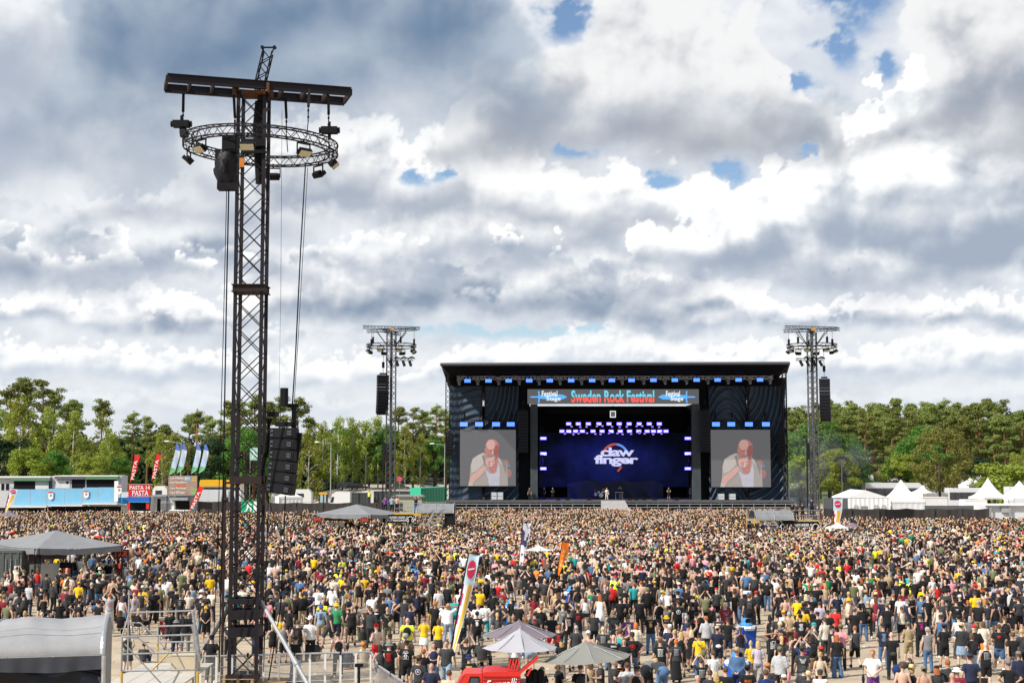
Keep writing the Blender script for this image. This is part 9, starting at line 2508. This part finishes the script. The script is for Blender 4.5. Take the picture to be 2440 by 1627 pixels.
def crowd():
 r = np.random.default_rng(4); pts = []
 y = 67.0
 while y < 199.5:
  step = .62 if y > 150 else (.78 if y > 105 else .9)
  wl = -.42 * y; wr = .42 * y; n = int((wr - wl) / step); xs = wl + (np.arange(n) + .5) * step + r.uniform(-.32,.32,n) * step * 1.2; ys = y + r.uniform(-.4,.4,n) * step
  for x,yy in zip(xs,ys):
   u = 1220 + x / yy * F_PX * .996
   if u > 1985 and yy > 168: continue
   if 1890 < u and yy > 190: continue
   if u < 1075 and yy > 193 - (3 if u > 330 else 0): continue
   pts.append((x,yy))
  y += step * .92
 pts = np.array(pts); u = 1220 + pts[:,0] / pts[:,1] * F_PX
 dn = fbm(pts[:,0] * .11,pts[:,1] * .11,7,3); dens = np.clip(.46 + (pts[:,1] - 67) / 130,.4,1.0)
 dens = np.where(pts[:,1] < 110,dens * np.clip(.85 + dn * 1.7,.10,1.35),np.clip(dens * (1.0 + dn * .5),0,1)); dens = np.where((pts[:,1] > 165) & (np.abs(u - 1480) < 420),1.0,dens)
 dens = np.where((u < 1000) & (pts[:,1] > 95),dens * (.56 + .12 * np.sign(dn)),dens); dens = np.where((u > 1960) & (pts[:,1] > 95),dens * (.72 + .2 * np.sign(dn)),dens); dens = dens * np.where((np.abs(u - 1480) > 430) | (pts[:,1] < 160),.9,1)
 # open lanes of bare ground seen between the groups
 for (lu,lv,su,sv) in ((560,1335,50,60),(1720,1410,60,14),(2160,1335,90,14),(1130,1400,40,22),(2300,1380,60,12),(640,1420,60,25),(820,1330,40,12)):
  g = G(lu,lv); sx = su / F_PX * g.y; sy = sv * g.y ** 2 / (CAM_H * F_PX); dens = dens * (1 - .92 * np.exp(-((pts[:,0] - g.x) / sx) ** 2 - ((pts[:,1] - g.y) / sy) ** 2))
 keep = r.random(len(pts)) < dens; pts = pts[keep]
 keep = np.array([not blocked(a,b,.15) for a,b in pts]); pts = pts[keep]
 sp = np.array(SPOTS); near = pts[:,1] < 120; keep = np.ones(len(pts),bool)
 for i in np.nonzero(near)[0]: keep[i] = ((sp[:,0] - pts[i,0]) ** 2 + (sp[:,1] - pts[i,1]) ** 2).min() > .45
 pts = pts[keep]; N = len(pts)
 pal = lambda w: (np.array([C_[k] if k else (0,0,0) for k,_ in w]),np.array([q for _,q in w],float) / sum(q for _,q in w))
 tp_,tw = pal(TOPS_W); bp_,bw = pal(BOT_W); hp_,hw = pal(HAIR_W); kp_,kw = pal(HC_W); sk = np.array(SKINS)
 cols = np.stack([sk[r.integers(0,len(sk),N)],tp_[r.choice(len(tp_),N,p=tw)],bp_[r.choice(len(bp_),N,p=bw)],hp_[r.choice(len(hp_),N,p=hw)] * .85,kp_[r.choice(len(kp_),N,p=kw)]],1)
 bare = r.random(N) < .04; cols[bare,1] = cols[bare,0]
 cols *= r.uniform(.85,1.15,(N,5,1))
 rot = np.where(r.random(N) < .86,r.normal(0,.28,N),r.uniform(-3.1,3.1,N)); sc = r.normal(1.0,.045,N); gx = r.uniform(.92,1.16,N)
 VV,FF,CC = [],[],[]; off = 0; lod = np.where(pts[:,1] < 80,3,np.where(pts[:,1] < 102,0,np.where(pts[:,1] < 140,1,2)))
 for L,lib,wts in ((3,NEAR0,SW),(0,NEAR,SW),(1,MIDF,SW),(2,FAR_,FW)):
  ids = np.nonzero(lod == L)[0]; ch = r.choice(len(lib),len(ids),p=wts)
  for k in range(len(lib)):
   sel = ids[ch == k]
   if not len(sel): continue
   v,f,g = lib[k]; c,s = np.cos(rot[sel]),np.sin(rot[sel]); q = sc[sel]
   x = v[None,:,0] * (q * gx[sel])[:,None]; yv = v[None,:,1] * (q * gx[sel])[:,None]; z = v[None,:,2] * q[:,None]
   X = x * c[:,None] - yv * s[:,None] + pts[sel,0][:,None]; Yv = x * s[:,None] + yv * c[:,None] + pts[sel,1][:,None]
   VV.append(np.stack([X,Yv,z],-1).reshape(-1,3)); n = len(v); FF.append((f[None] + (off + np.arange(len(sel)) * n)[:,None,None]).reshape(-1,3)); off += n * len(sel); CC.append(cols[sel][:,g].reshape(-1,3))
 V_ = np.concatenate(VV).astype(np.float32); F_ = np.concatenate(FF).astype(np.int32); C2 = np.concatenate(CC)
 me = bpy.data.meshes.new('crowd'); me.vertices.add(len(V_)); me.vertices.foreach_set('co',V_.ravel()); me.loops.add(F_.size); me.loops.foreach_set('vertex_index',F_.ravel()); me.polygons.add(len(F_)); me.polygons.foreach_set('loop_start',(np.arange(len(F_)) * 3).astype(np.int32)); me.polygons.foreach_set('use_smooth',np.ones(len(F_),bool)); me.update(calc_edges=True)
 at = me.attributes.new('tint','FLOAT_COLOR','POINT'); at.data.foreach_set('color',np.concatenate([C2,np.ones((len(C2),1))],1).astype(np.float32).ravel())
 me.materials.append(mat('crowd_colours',attr='tint',rough=.8,var=.12,scale=5,spec=.2)); tag(link('crowd',me),kind='stuff')
 print('crowd',N,'people',len(F_),'triangles')
crowd()

bpy.data.scenes.remove(WS)
